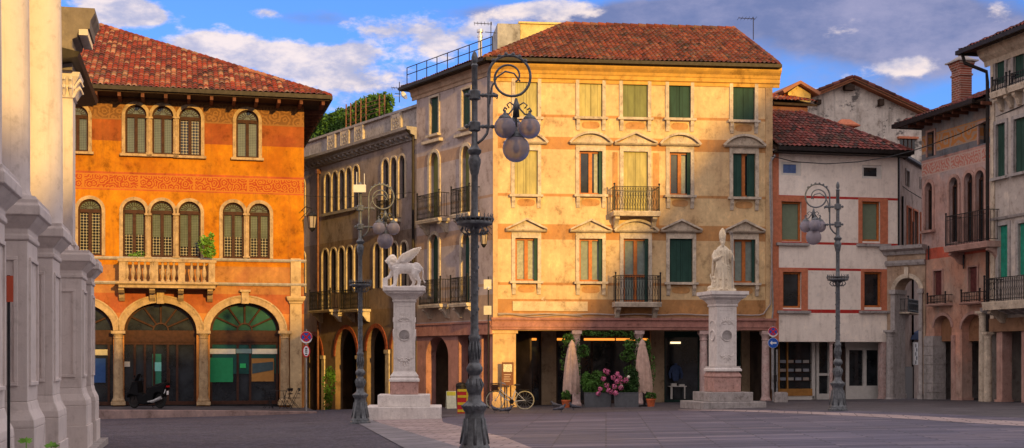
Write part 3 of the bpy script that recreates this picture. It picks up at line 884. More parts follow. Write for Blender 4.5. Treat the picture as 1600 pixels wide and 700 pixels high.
# arcade
gar = [(64,177,473,.8),(194,307,473,.8),(328,437,473,.82)]
floor_z = fo.z(300, 632)
for xl, xr, yt, k in gar:
    ops.append((fo.u(xl), fo.u(xr), -.6, fo.z(.5*(xl+xr), yt), k))
uL, uR = fo.u(-40), fo.L
ztop = fo.z(300, 142)
wall_mesh(uL, uR, -.6, ztop, ops, .22).build('wall', MT['ochre'], OR)
shell(OR, 'side_wall', [(uR, 0), (uR, 16), (uL, 16), (uL, 0)], -.6, ztop, plaster('grey brown side plaster', (.26,.20,.16), (.22,.17,.14), (.1,.08,.07)), fo.M)
for xl, xr, yt, k in gar:
    b = MB(); u0, u1 = fo.u(xl), fo.u(xr); uc = .5*(u0+u1); hw = .5*(u1-u0); z1 = fo.z(.5*(xl+xr), yt); sp = z1-hw*k
    archivolt(b, uc, sp, hw, k, .27, -.09, .02, 24)
    archivolt(b, uc, sp, hw+.27, (hw*k+.27)/(hw+.27), .07, -.13, .02, 24)
    b.box(uc-.16, uc+.16, -.22, .02, z1-.05, z1+.48); b.box(uc-.24, uc+.24, -.28, .02, z1+.48, z1+.58)
    b.build('stone_arch', MT['stone_gold'], OR)
    # timber and glass screen set back in the arch
    yy = .45
    fz = floor_z
    fr = MB()
    fr.box(u0-.15, u1+.15, yy-.10, yy+.06, sp-.50, sp+.02)
    for i in range(5):
        a = math.pi*(i+1)/6
        fr.rod((uc+.32*math.cos(a), yy, sp+.02+.28*math.sin(a)), (uc+hw*1.0*math.cos(a), yy, sp+.02+hw*k*math.sin(a)), .045, 6)
    archivolt(fr, uc, sp+.02, .30, 1., .06, yy-.04, yy+.04, 12); archivolt(fr, uc, sp+.02, hw-.12, k, .2, yy-.04, yy+.04, 20)
    fo_ = fr.build('arch_screen', MT['wood_brown'], OR)
    gl = MB(); gl.prism([(uc+(hw+.1)*math.cos(math.pi*i/14), sp+.03+(hw+.1)*k*math.sin(math.pi*i/14)) for i in range(15)], yy+.05, yy+.07)
    gl.build('fan_light', MT['glass'] if xl < 320 else MT['glass_green'], fo_)
    gl = MB(); gl.box(u0-.15, u1+.15, yy+.05, yy+.07, fz-.1, sp-.5); gl.build('pane', MT['glass'], fo_)
    mu = MB()
    fr_x = {0: (.08, .93), 1: (.14, .28, .41, .60, .73, .98), 2: (.02, .40, .58, .97)}[gar.index((xl, xr, yt, k))]
    for t in fr_x:
        q = u0+(u1-u0)*t; mu.box(q-.05, q+.05, yy-.07, yy+.05, fz, sp-.5)
    mu.box(u0-.1, u1+.1, yy-.065, yy+.045, fz-.02, fz+.14); mu.box(u0-.1, u1+.1, yy-.06, yy+.045, sp-.62, sp-.502)
    if xl == 194:
        for t in (.40, .62):
            q = u0+(u1-u0)*t; mu.box(q-.03, q+.03, yy-.13, yy-.072, fz+.75, fz+1.6)
    mu.build('mullions', MT['wood_brown'], fo_)
def poster(x0, x1, y0, y1, c, nm='poster', d=.385):
    b = MB(); b.box(fo.u(x0, d), fo.u(x1, d), d-.006, d+.004, fo.z(x0, y1, d), fo.z(x0, y0, d)); return b.build(nm, plain('paint %.2f %.2f %.2f' % c, c, .7, var=.08), OR)
poster(124,165,560,598,(.03,.08,.22)); poster(126,168,546,555,(.62,.52,.28),'window_banner')
poster(328,364,559,597,(.02,.24,.09)); pb = poster(393,428,560,596,(.36,.17,.045))
b = MB(); b.prism([(fo.u(394,.37),fo.z(394,584,.37)),(fo.u(394,.37),fo.z(394,568,.37)),(fo.u(427,.37),fo.z(427,565,.37)),(fo.u(427,.37),fo.z(427,578,.37))], .365, .375); b.build('poster_image', plain('slate poster', (.05,.08,.09), .7), pb, fo.M)
for a, b_ in ((327,368),(394,433)): poster(a, b_, 545, 553, (.66,.62,.50), 'window_banner')
poster(369,393,545,552,(.20,.28,.26),'window_banner'); poster(375,384,568,575,(.03,.42,.12),'window_sticker')
poster(190,203,565,573,(.66,.60,.50),'door_notice'); poster(242,252,566,580,(.20,.55,.48),'door_notice')
for a, b_, y0, y1 in ((238,252,553,606),): poster(a, b_, y0, y1, (.03,.16,.10), 'door_glass_panel', .41)
tm = MB(); tm.box(fo.u(325,.415), fo.u(438,.415), .414, .419, fo.z(380,584,.41), fo.z(380,538,.41)); tm.build('window_backing', MT['glass_green'], OR)
# columns of the arcade and the corner pilaster
for x in (185, 318, 445):
    b = MB(); u = fo.u(x); column(b, u, -.02, fo.z(x, 632)-.02, fo.z(x, 517), .21, .36, .34, 1.45, 16)
    b.build('arcade_column', MT['stone_gold'], OR)
b = MB(); u0, u1 = fo.u(453), fo.u(471); zc = fo.z(460, 470)
b.box(u0, u1, -.14, .02, -.5, zc-.02); b.ring_mould([(0.,zc-.14),(.05,zc-.12),(.05,zc-.05),(.12,zc+.02),(.16,zc+.12),(.16,zc+.2)], u0, u1, -.14, .0)
b.box(u0-.08, u1+.08, -.22, .02, -.5, .1); b.box(u0+.03, u1-.03, -.10, .02, zc+.2, fo.z(460, 404)); b.build('corner_pilaster', plaster('ochre washed stone', (.50,.36,.20), (.42,.30,.17), (.2,.14,.08)), OR)
# string courses
for x0, x1, y, hgt, pr in ((-40, 475, 404, .10, .12), (-40, 475, 442, .10, .14)):
    b = MB(); z = fo.z(300, y); b.mould([(.01,z-hgt),(-pr*.6,z-hgt),(-pr,z-hgt*.3),(-pr,z+.03),(.01,z+.03)], fo.u(x0), fo.L+.10); b.build('string_course', MT['stone_grey'], OR)
for y in (247, 264, 293):
    pass
# stone balcony with balusters
pj = 1.05
u0, u1 = fo.u(186, -pj), fo.u(336, -pj); zt = fo.z(260, 405, -pj); zb = fo.z(260, 440, -pj)
b = MB(); b.box(u0-.1, u1+.1, -pj-.12, .01, zb-.14, zb); b.mould([(-pj-.12,zb-.14),(-pj-.17,zb-.10),(-pj-.17,zb-.03),(-pj-.12,zb)], u0-.15, u1+.15); b.box(u0-.02, u1+.02, -pj-.04, .01, zb-.28, zb-.142)
BA = b.build('balcony', MT['stone_gold'], OR, fo.M)
b = MB(); b.box(u0-.06, u1+.06, -pj-.10, -pj+.12, zt-.13, zt); 
for uu in (u0, u1-.16): b.box(uu, uu+.16, -pj+.121, .01, zt-.13, zt)
for t in (0, .36, .66, 1): q = u0+(u1-u0-.28)*t; b.box(q, q+.28, -pj-.06, -pj+.10, zb, zt-.131)
b.build('handrail', MT['stone_gold'], BA)
k = 0
for t0, t1, n in ((.05, .36, 5), (.42, .655, 4), (.72, .985, 4)):
    for i in range(n):
        q = u0+(u1-u0)*(t0+(t1-t0)*(i+.5)/n)
        m_ = MB(); H_ = zt-.13-zb
        m_.lathe([(.09,0),(.09,.06),(.045,.10),(.05,.16),(.095,.32),(.10,.42),(.06,.62),(.042,.75),(.06,.86),(.085,.90),(.085,H_)], (q, -pj+.02, zb), 8); m_.build('baluster', MT['stone_gold'], BA)
for t in (.02, .34, .64, .95):
    q = u0+(u1-u0)*t; k = MB(); z = zb-.281
    k.mould([(.01,z),(-pj*.86,z),(-pj*.9,z-.10),(-pj*.7,z-.22),(-pj*.42,z-.24),(-pj*.3,z-.42),(-pj*.12,z-.55),(.01,z-.56)], q-.12, q+.12); k.build('bracket', MT['stone_gold'], BA)
# roof
def L(x, y, Y): return fo.loc(PX(x, Y), Y, PZ(y, Y))
eR = L(516, 150, 60.4); eL = fo.loc(PX(-80, 56.9), 56.9, PZ(124.5, 56.9)); 
apex = L(157, 40, 69.0)
eLz = Vector((fo.u(-80), eR.y, eR.z)); eR2 = Vector((eR.x, 17., eR.z))
tl = Vector((fo.u(-80)+4, apex.y, apex.z))
tile_roof(OR, [eLz, eR, apex, tl], MT['tiles_red'], fo.M, l=.42, w=.235)
tile_roof(OR, [eR, eR2, Vector((apex.x, apex.y+.3, apex.z)), apex], MT['tiles_red'], fo.M, l=.42, w=.235)
ridge(OR, apex, eR, MT['tiles_red'], fo.M, .12)
b = MB(); ey = eR.y
b.box(uL, eR.x, ey-.13, ey-.0, eR.z-.16, eR.z+.02); b.box(eR.x-.01, eR.x+.11, ey, 17, eR.z-.16, eR.z+.02); b.build('gutter', MT['gutter'], OR, fo.M)
b = MB(); b.box(uL, eR.x-.03, ey+.03, .0, eR.z-.22, eR.z-.12); b.box(uR, eR.x-.03, .0, 17, eR.z-.22, eR.z-.12); b.build('eaves_boarding', MT['wood_dark'], OR, fo.M)
n = int((eR.x-uL)/.98)
MT['rafter'] = plain('rafter wood', (.13,.05,.03), .8, var=.3)
for i in range(n): b = MB(); q = eR.x-.30-i*.98; b.box(q-.07, q+.07, ey+.10, .0, eR.z-.40, eR.z-.221); b.build('rafter', MT['rafter'], OR)
for i in range(9): b = MB(); b.box(uR, eR.x-.1, 1.+i*.98, 1.14+i*.98, eR.z-.40, eR.z-.221); b.build('rafter', MT['rafter'], OR)
# ================================================================== CREAM PALAZZO (centre)
fm = Fac(770, 60.2, 1206, 61.65)
CREAM = (.68,.49,.26); TAN = (.50,.26,.10)
mz = lambda y: fm.z(1000, y)
bands = [(0, mz(496), (.45,.28,.17)), (mz(496), mz(470), (.44,.23,.09)), (mz(447), mz(443.5), TAN), (mz(376), mz(353), TAN), (mz(309), mz(305), TAN), (mz(237), mz(217), TAN), (mz(187), mz(183.5), TAN), (mz(126), mz(118), (.58,.36,.13))]
MT['tan_paint'] = plaster('tan paint', TAN, (.48,.27,.13), (.25,.15,.08))
MT['creamwall'] = plaster('cream plaster with tan bands', CREAM, (.58,.38,.20), (.30,.20,.12), bands, 16., amount=.7, scale=.5, streak=.5, worn=((.62,.55,.45), .66), wob=.008)
fl = Fac(651, 66.1, 770, 60.2)
lz = lambda y: fl.z(769, y)
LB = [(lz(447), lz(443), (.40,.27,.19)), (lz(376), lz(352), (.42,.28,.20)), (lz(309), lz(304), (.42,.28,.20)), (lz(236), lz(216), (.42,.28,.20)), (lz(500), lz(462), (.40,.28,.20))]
MT['greywall'] = plaster('shade greyed cream plaster', (.46,.38,.36), (.38,.31,.30), (.22,.17,.15), LB, 16., amount=.5, scale=.45, streak=.35, worn=((.62,.55,.50), .70), wob=.008)  # greyer copy of the cream plaster: blue shade put into its colour
CP = empty('cream_palazzo', fm.M, 'tall cream and tan four-storey palazzo with iron balconies above the arcade of the cafe', 'building')
ops = []
def W(*a, **k):
    o, w = rect_window(fm, CP, *a, **k); ops.append(o); return w
W(805,840,122,183,'closed_gold_glare', sill=2, panel=True); W(905,941,124,183,'closed_gold_glare', sill=2, panel=True); W(973,1012,125,184,'closed_olive', sill=2, panel=True)
W(1045,1079,127,185,'closed', sill=2, panel=True); W(1145,1179,129,188,'closed', sill=2, panel=True)
W(804,840,235,304,'closed_gold_glare', sill=2, panel=True, ped='seg'); W(905,941,236,304,'orange', sill=2, panel=True, ped='seg', curtain='glass')
W(974,1012,237,331,'closed_gold_glare', sill=False, ped='tri', wname='balcony_window'); W(1046,1079,238,305,'orange', sill=2, panel=True, ped='seg', curtain='glass')
W(1145,1180,240,308,'half', sill=2, panel=True, ped='seg', curtain='glass')
W(805,840,372,439,'orange', sill=2, panel=True, ped='tri'); W(905,941,373,440,'orange', sill=2, panel=True, ped='tri', curtain='curtain_grey')
W(974,1013,373,472,'orange', sill=False, ped='seg', curtain='curtain_grey', wname='balcony_window', yd=433); W(1046,1082,373,441,'closed', sill=2, panel=True, ped='tri')
W(1146,1180,374,442,'orange', sill=2, panel=True, ped='tri', curtain='curtain_grey')
# curtains drawn aside in the two open windows
for xa, xb, y0, y1 in ((929,935,240,302),(1062,1072,243,303)):
    b = MB(); b.box(fm.u(xa), fm.u(xb), .17, .195, fm.z(xa,y1), fm.z(xa,y0)); b.build('curtain', MT['curtain'], CP)
H = fm.z(770, 97.5)
zb = fm.z(790, 516.5)
wall_mesh(0, fm.L, zb, H, ops, .24).build('wall', MT['creamwall'], CP)
rail_balcony(fm, CP, 960, 1030, 291, 329, .62); rail_balcony(fm, CP, 962, 1032, 430, 471, .62)
# cornice and gutter
b = MB(); zc = H
b.mould([(.01,zc-.85),(-.05,zc-.85),(-.05,zc-.70),(-.12,zc-.66),(-.12,zc-.50),(-.16,zc-.46),(-.20,zc-.34),(-.34,zc-.22),(-.40,zc-.14),(-.40,zc+.12),(.01,zc+.12)], -.1, fm.L+.35)
b.build('cornice', plaster('yellow cornice', (.62,.36,.08), (.55,.30,.08), (.28,.18,.08)), CP)
# corner strips
b = MB(); b.box(fm.L-.30, fm.L+.02, -.05, .01, zb, zc-.86); b.box(.0, .22, -.04, .01, zb, zc-.86); b.build('corner_strip', plaster('quoin plaster', (.56,.38,.20), (.5,.33,.18), (.28,.18,.1)), CP)
# painted field flanking the middle bay
for xa, xb in ((957,965),(1020,1030)): b = MB(); b.box(fm.u(xa), fm.u(xb), -.012, .005, fm.z(990,352.4), fm.z(990,237.6)-.02); b.build('painted_strip', MT['tan_paint'], CP)
# blank inscription panel
b = MB(); b.box(fm.u(801), fm.u(918), -.05, .005, fm.z(860,486), fm.z(860,471)); b.build('wall_panel', plaster('pale panel', (.66,.50,.32), (.60,.46,.28), (.3,.2,.1)), CP)
# arcade beam
b = MB(); z0 = fm.z(1000,515.5); z1 = fm.z(1000,497)
b.box(-.05, fm.L+.15, -.12, .34, z0, z1-.10); b.box(-.08, fm.L+.18, -.20, .34, z1-.10, z1); b.box(-.08, fm.L+.18, -.16, .34, z0+.12, z0+.2)
b.build('arcade_beam', MT['beam_pink'], CP)
b = MB(); zz = z1+.16
pth = [(fm.u(x), -.10, zz+.02*math.sin(x*.09)) for x in range(778, 1190, 12)]+[(fm.u(1192), -.1, zz+.05), (fm.u(1203), -.1, zz+.5), (fm.u(1206), -.1, zz+4), (fm.u(1204), -.1, fm.z(1204,245))]
b.tube(pth, .035, 6); b.tube([(p[0], p[1], p[2]-.07+.05*math.sin(i*.9)) for i, p in enumerate(pth[:12])], .022, 5)
b.build('cable_run', plain('cable', (.34,.28,.25), .7), CP)
# columns and corner pillar
cz = fm.z(1000, 516.5); fz = fm.z(900, 633)-.05
for x in (901, 998.5, 1100, 1197):
    b = MB(); column(b, fm.u(x), .08, fm.z(x, {901:634.5, 998.5:632, 1100:629, 1197:627}[x])-.1, cz, .185, .45, .30, 1.2, 18)
    b.build('column', MT['marble_pink'], CP)
b = MB(); b.box(0, fm.u(806), 0, .5, -.5, cz); b.box(-.04, fm.u(806)+.05, -.05, .52, -.5, .30); b.box(-.03, fm.u(808)+.03, -.04, .5, cz-.14, cz)
b.build('corner_pillar', plaster('flaking pillar plaster', (.62,.42,.20), (.56,.34,.2), (.3,.18,.1), worn=((.50,.22,.12), .62)), CP)
# arcade interior
D = 3.4
ceil_z = cz+.05
b = MB(); b.add([(0,.3,ceil_z),(fm.L,.3,ceil_z),(fm.L,D,ceil_z),(0,D,ceil_z)], [(0,1,2,3)]); b.build('arcade_ceiling', MT['beam_pink'], CP, fm.M)
fd = D
def bw(x): return fm.u(x, D)
b = MB()
MT['arcadep'] = plaster('arcade plaster', (.42,.31,.20), (.36,.26,.17), (.2,.14,.1))
for xa, xb in ((845,868),(1015,1036),(1157,1186)): b = MB(); b.box(bw(xa), bw(xb), D-.25, D+.3, -.6, ceil_z); b.build('inner_pillar', MT['arcadep'], CP)
# open rooms behind the arcade
b = MB(); DD = D+2.5; fl0 = fm.z(1000, 628, D)-.25
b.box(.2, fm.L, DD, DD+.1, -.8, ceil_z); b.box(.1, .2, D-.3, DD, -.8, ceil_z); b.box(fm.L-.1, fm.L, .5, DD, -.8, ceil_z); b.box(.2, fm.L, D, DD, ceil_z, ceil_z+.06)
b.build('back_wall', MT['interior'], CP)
# dark shopfronts between the inner pillars
def shopfront(xa, xb, door=None, glassmat='glass', frame='wood_dark', top=.45, nm='shopfront', lights=False):
    u0, u1 = bw(xa), bw(xb); b = MB()
    b.box(u0, u0+.10, D-.05, D+.05, -.6, ceil_z); b.box(u1-.10, u1, D-.05, D+.05, -.6, ceil_z); b.box(u0+.1, u1-.1, D-.05, D+.05, ceil_z-top, ceil_z)
    b.box(u0+.1, u1-.1, D-.05, D+.05, -.6, fl0+.35)
    if door: 
        for x in door: q = bw(x); b.box(q-.05, q+.05, D-.05, D+.05, -.6, ceil_z-top)
    o = b.build(nm, MT[frame], CP)
    p = MB(); p.box(u0+.1, u1-.1, D+.0, D+.02, fl0+.35, ceil_z-top); p.build('pane', MT[glassmat], o)
    return o
MT['frame_green'] = plain('dark green shop frame', (.012,.045,.035), .5)
MT['front_dark'] = plain('dark brown shop frame', (.05,.03,.022), .5)
shopfront(806, 845, (826,), frame='front_dark'); shopfront(868, 1015, (905,925,985), frame='front_dark')
sf = shopfront(1036, 1157, (1092,1094), frame='frame_green', top=.30)
MT['lamp_orange'] = plain('orange lit sign', (.8,.25,.03), .5); 
def emis(name, c, s):
    n = NT(name); n.color(c); n.b.inputs['Emission Color'].default_value = (*c, 1); n.b.inputs['Emission Strength'].default_value = s; return n.m
MT['glow_orange'] = emis('orange light strip', (1., .32, .04), 1.1)
MT['glow_warm'] = emis('warm shop light', (1., .72, .42), 1.6)
b = MB(); dz = D-.08
for xa, xb in ((818,838),(870,882),(912,960),(962,1012)): b.box(bw(xa), bw(xb), dz, dz+.02, fm.z(900,532,D), fm.z(900,528.5,D))
b.build('light_strip', MT['glow_orange'], sf if False else CP)
# goods in the clothes shop window
b = MB(); u = bw(1055)
b.lathe([(.10,0),(.17,.1),(.19,.35),(.24,.62),(.21,.72),(.07,.78),(.06,.86)], (u, D-.12, fl0+1.25), 12, 1., .5)
for sgn in (-1,1): b.tube([(u+sgn*.19, D-.12, fl0+1.9), (u+sgn*.30, D-.14, fl0+1.6), (u+sgn*.27, D-.16, fl0+1.38)], [.075,.065,.05], 7)
b.build('blue_shirt', plain('blue shirt cloth', (.05,.08,.17), .8), CP)
b = MB(); b.box(bw(1043), bw(1070), D-.4, D-.06, fl0+.98, fl0+1.02); b.box(bw(1045), bw(1048), D-.38, D-.34, fl0+.4, fl0+.98); b.box(bw(1066), bw(1068), D-.38, D-.34, fl0+.4, fl0+.98); b.box(bw(1047), bw(1055), D-.35, D-.1, fl0+1.02, fl0+1.14); b.box(bw(1059), bw(1067), D-.35, D-.1, fl0+1.02, fl0+1.10)
b.build('display_table', MT['white_paint'], CP)
b = MB(); b.box(bw(1047), bw(1063), D-.07, D-.055, fm.z(1050,537,D), fm.z(1050,534,D)); b.build('shop_lamp', MT['glow_warm'], CP)
# ---- left face of the palazzo
ops = []
def WL(*a, **k):
    k.setdefault('mat', MT['stone']); o, w = rect_window(fl, CP, *a, **k); ops.append(o); return w
WL(673,686,152,210,'closed', s=.10); WL(723,736,139,199,'closed', s=.10)
WL(672,686,238,342,'arch_shutter', arch=1., s=.16, sill=False, wname='balcony_window', shut='shut_olive'); WL(722,735,228,335,'arch_shutter', arch=1., s=.16, sill=False, wname='balcony_window', shut='shut_olive')
WL(672,686,366,474,'arch_shutter', arch=1., s=.16, sill=False, wname='balcony_window'); WL(722,735,364,472,'arch_shutter', arch=1., s=.16, sill=False, wname='balcony_window')
# ledges over the small top windows
for xa, xb, y in ((664,692,219),(715,742,208)):
    b = MB(); z = fl.z(.5*(xa+xb), y); b.box(fl.u(xa), fl.u(xb), -.22, .01, z-.14, z); b.build('ledge', MT['stone'], CP, fl.M)
HL = fl.z(768, 91)
zlb = fl.z(760, 520)
ops2 = [(fl.u(665), fl.u(700), -1.2, fl.z(682,526), .9), (fl.u(715), fl.u(738), -1.2, fl.z(726,524), .0), (fl.u(752), fl.u(765), -1.2, fl.z(758,522), .0)]
zlb2 = fl.z(700, 521)
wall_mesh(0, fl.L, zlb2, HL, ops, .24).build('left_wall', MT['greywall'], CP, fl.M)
MT['leftbase'] = plaster('dusty red base plaster', (.40,.20,.17), (.34,.18,.16), (.16,.09,.07))
wall_mesh(0, fl.L, -1.2, zlb2, [(a,b_,-1.19,z,k) for a,b_,_,z,k in ops2], .55, .02).build('left_base_wall', MT['leftbase'], CP, fl.M)
b = MB(); b.box(-.02, fl.L+.02, -.14, .3, zlb2-.10, zlb2+.42); b.box(-.02, fl.L+.02, -.20, .3, zlb2+.42, zlb2+.5); b.build('arcade_beam', MT['beam_pink'], CP, fl.M)
b = MB(); b.box(.1, fl.L-.6, 2.4, 2.5, -1.2, zlb2); b.build('back_wall', MT['interior'], CP, fl.M)
b = MB(); b.box(fl.L*.55, fl.L*.55+.35, 1.9, 2.2, -1.2, zlb2); b.build('inner_pillar', MT['cream'], CP, fl.M)
b = MB(); b.mould([(.01,HL-.75),(-.05,HL-.75),(-.05,HL-.6),(-.12,HL-.55),(-.14,HL-.38),(-.30,HL-.2),(-.36,HL-.12),(-.36,HL),(.01,HL)], -.4, fl.L+.05); b.build('cornice', plaster('rose cornice', (.48,.34,.24), (.4,.3,.22), (.22,.16,.12)), CP, fl.M)
for xa, xb, yt, yb in ((656,690,303,342),(709,737,293,333)): rail_balcony(fl, CP, xa-4, xb-4, yt, yb, .55, slab_y=6)
for xa, xb, yt, yb in ((660,692,437,475),(708,734,433,473)): rail_balcony(fl, CP, xa-4, xb-4, yt, yb, .55, slab_y=6)
# other walls
P_ = lambda X, Y: tuple(fm.loc(X, Y, 0))[:2]
bl = fl.A; br = fm.B
shell(CP, 'side_wall', [(fm.L, 0), (fm.L, 14), P_(bl.x+6, bl.y+9), P_(bl.x, bl.y)], -1.5, H-.2, MT['creamwall'], fm.M)
# roof
def Lm(x, y, Y): return fm.loc(PX(x, Y), Y, PZ(y, Y))
ov = .55
er = Lm(1217, 101, 61.1); er.y = -ov
ecn = fm.loc(*(Vector((fm.A.x, fm.A.y))+Vector((.30,-.62))*1.0), 0); 
el = Vector((-.35, -ov, er.z))
ll = fl.world(-.7, -ov, 0); ll = fm.loc(ll.x, ll.y, 0); ll.z = er.z
rl = Lm(884, 38, 66.6); rr_ = Lm(1154, 38.5, 66.6)
rr_.z = rl.z; rr_.y = rl.y
cc = Vector((-.38, -ov, er.z))
tile_roof(CP, [cc, er, rr_, rl], MT['tiles_old'], fm.M)
bk = Vector((er.x, 12.5, er.z))
tile_roof(CP, [er, bk, Vector((rr_.x+.02, rr_.y+.05, rr_.z)), rr_], MT['tiles_old'], fm.M)
# left slope follows the street, kept low
dl = (ll-cc).normalized(); tr_ = rl; tb = rl+dl*7.5; tb.z = rl.z-.9
tile_roof(CP, [ll, cc, tr_, tb], MT['tiles_old'], fm.M)
ridge(CP, cc, rl, MT['tiles_old'], fm.M); ridge(CP, rl, rr_, MT['tiles_old'], fm.M); ridge(CP, rr_, er, MT['tiles_old'], fm.M)
b = MB(); b.box(cc.x, er.x, -ov-.12, -ov, er.z-.14, er.z+.01); b.box(er.x, er.x+.12, -ov-.12, 12, er.z-.14, er.z+.01)
b.build('gutter', MT['gutter'], CP, fm.M)
b = MB(); b.add([tuple(cc+Vector((0,0,-.14))), tuple(ll+Vector((0,0,-.14))), tuple(ll), tuple(cc)], [(0,1,2,3)])
q = dl.cross(Vector((0,0,1)))*-.12
b.add([tuple(cc+q+Vector((0,0,-.14))), tuple(ll+q+Vector((0,0,-.14))), tuple(ll+q), tuple(cc+q)], [(0,1,2,3)]); b.tube([cc-Vector((0,0,.07)), ll-Vector((0,0,.07))], .10, 8); b.build('side_gutter', MT['gutter'], CP, fm.M)
b = MB(); b.add([(cc.x,-ov,er.z-.15),(er.x,-ov,er.z-.15),(er.x,.1,er.z-.15),(cc.x+.3,.1,er.z-.15)], [(0,1,2,3)])
q1 = fl.world(-.7,.1,0); q1 = fm.loc(q1.x,q1.y,0); b.add([(cc.x,-ov,er.z-.15),(ll.x,ll.y,er.z-.15),(q1.x,q1.y,er.z-.15),(.3,.1,er.z-.15)], [(0,1,2,3)]); b.build('soffit', MT['wood_dark'], CP, fm.M)
# roof terrace railing along the left eave
b = MB(); up = Vector((0,0,1)); a0 = cc.lerp(ll, .0)+Vector((.35,.5,.30)); a1 = ll+Vector((.35,.2,.30))
for i in range(9):
    p = a0.lerp(a1, i/8); b.rod(p-up*.25, p+up*.75, .025, 5)
for h in (.75, .40): b.rod(a0+up*h, a1+up*h, .022, 5)
b.build('roof_railing', MT['gutter'], CP, fm.M)
# box-like stair head behind the roof
b = MB(); A_ = Lm(813, 75, 70.); zt = Lm(820, 37, 70.).z
b.box(A_.x, A_.x+4.0, A_.y, A_.y+3, er.z, zt); b.box(A_.x-.1, A_.x+4.1, A_.y-.1, A_.y+3.1, zt, zt+.10)
SHD = b.build('stair_head', None, None, fm.M); SHD.data.materials.append(plaster('yellow stair head plaster', (.66,.52,.22), (.6,.45,.2), (.2,.15,.1)))  # yellow front; the part to its left is grey
SHD.parent = CP; SHD.matrix_basis = WMX[CP.name].inverted() @ fm.M
b = MB(); A2 = Lm(780, 75, 69.); b.box(A2.x, A_.x-.02, A_.y-.02, A_.y+3, er.z, zt-.02); o = b.build('stair_head_side', plaster('grey block plaster', (.36,.36,.36), (.3,.3,.3), (.15,.15,.15)), CP)
b = MB(); A3 = Lm(750, 90, 66.5); b.lathe([(.11,-1.),(.11,1.0),(.14,1.0),(.14,1.1),(.09,1.12),(.09,1.25),(.16,1.25),(.16,1.38)], tuple(A3), 12); b.build('flue_pipe', plain('steel flue', (.55,.55,.56), .35, .8), CP)

# ================================================================== STREET PALAZZO with arcaded windows
fc = Fac(468, 77.95, 651, 66.1)
cz_ = lambda x, y: fc.z(x, y)
MT['streetwall'] = plaster('worn grey fresco plaster', (.25,.20,.18), (.30,.22,.17), (.075,.055,.045), [(0, 5.6, (.22,.155,.105)), (5.6, 9.5, (.24,.185,.155)), (9.5, 14.2, (.31,.265,.265))], 16., amount=.8, scale=.45, streak=.5, worn=((.36,.17,.14), .70))  # browner lower bands put warm bounced light into the wall colour
SP = empty('street_palazzo', fc.M, 'long grey palazzo down the side street with rows of small arched windows and brick arcade', 'building')
ops = []
def CW(x, w, yt, yb, **k):
    k.setdefault('mat', MT['stone']); o, q = rect_window(fc, SP, x-w/2, x+w/2, yt, yb, k.pop('kind','arch_dark'), s=.10, arch=1., sill=False, **k); ops.append(o)
for i, x in enumerate((512.4,523.6,534.5,545.4,556.6)): CW(x, 9., 272-i*3.2, 332-i*2.3)
for x, yt, yb in ((603,249,344),(615.6,246,343),(628.5,243,310)): CW(x, 10.4, yt, yb)
CW(473, 7.5, 281, 338)
for i, x in enumerate((508.8,521.5,534,547,559)): CW(x, 9.6, 390-i*1.6, (484 if i < 1 else 457)+(i>3)*0)
for x, yt in ((590,381),(603,380),(616.5,379),(632,378)): CW(x, 10, yt, 450)
CW(473.5, 7.5, 394, 458)
gops = []
for x0, x1, yt in ((478,503,524),(524,558,514),(573,603,512),(612,640,512)):
    gops.append((fc.u(x0), fc.u(x1), -1.5, fc.z(.5*(x0+x1), yt), 1.1))
Hc = fc.z(650, 200)
wall_mesh(0, fc.L, -1.5, Hc, ops+gops, .45).build('wall', MT['streetwall'], SP)
for a0, a1, b0, b1, k in gops:
    b = MB(); uc = .5*(a0+a1); hw = .5*(a1-a0); archivolt(b, uc, b1-hw*k, hw, k, .22, -.05, .01, 16); b.build('brick_arch', MT['brick_red'], SP)
    b = MB(); b.box(a1+.03, a1+.42, -.06, .2, -1.5, b1-hw*k-.15); b.box(a1-.02, a1+.47, -.12, .2, b1-hw*k-.15, b1-hw*k+.05); b.build('arcade_pillar', MT['stone'], SP)
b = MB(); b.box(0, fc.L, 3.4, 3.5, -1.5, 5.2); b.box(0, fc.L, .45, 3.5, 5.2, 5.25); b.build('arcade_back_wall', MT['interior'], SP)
for a0, a1, b0, b1, k in gops[1:]: b = MB(); uc = .5*(a0+a1); b.box(uc-.3, uc+.5, 3.3, 3.39, -1.5, 1.8); b.build('arcade_door', plain('brown old door', (.10,.05,.03), .6, var=.3), SP)
b = MB(); b.mould([(.01,Hc-.55),(-.08,Hc-.55),(-.10,Hc-.38),(-.32,Hc-.30),(-.34,Hc-.16),(-.55,Hc-.10),(-.58,Hc+.04),(.01,Hc+.04)], 0, fc.L); b.build('cornice', MT['stone_grey'], SP)
for i in range(int(fc.L/.55)):
    b = MB(); q = .2+i*.55; b.mould([(-.10,Hc-.50),(-.10,Hc-.301),(-.30,Hc-.301),(-.28,Hc-.42)], q, q+.2); b.build('cornice_bracket', MT['stone_grey'], SP)
Hp = fc.z(650, 162.5)
b = MB(); b.box(0, fc.L, .15, .5, Hc, Hp-.12); b.box(-.02, fc.L, .02, .6, Hp-.12, Hp); b.box(0, fc.L, .08, .5, Hc+.04, Hc+.22); b.build('parapet', MT['stone_grey'], SP)
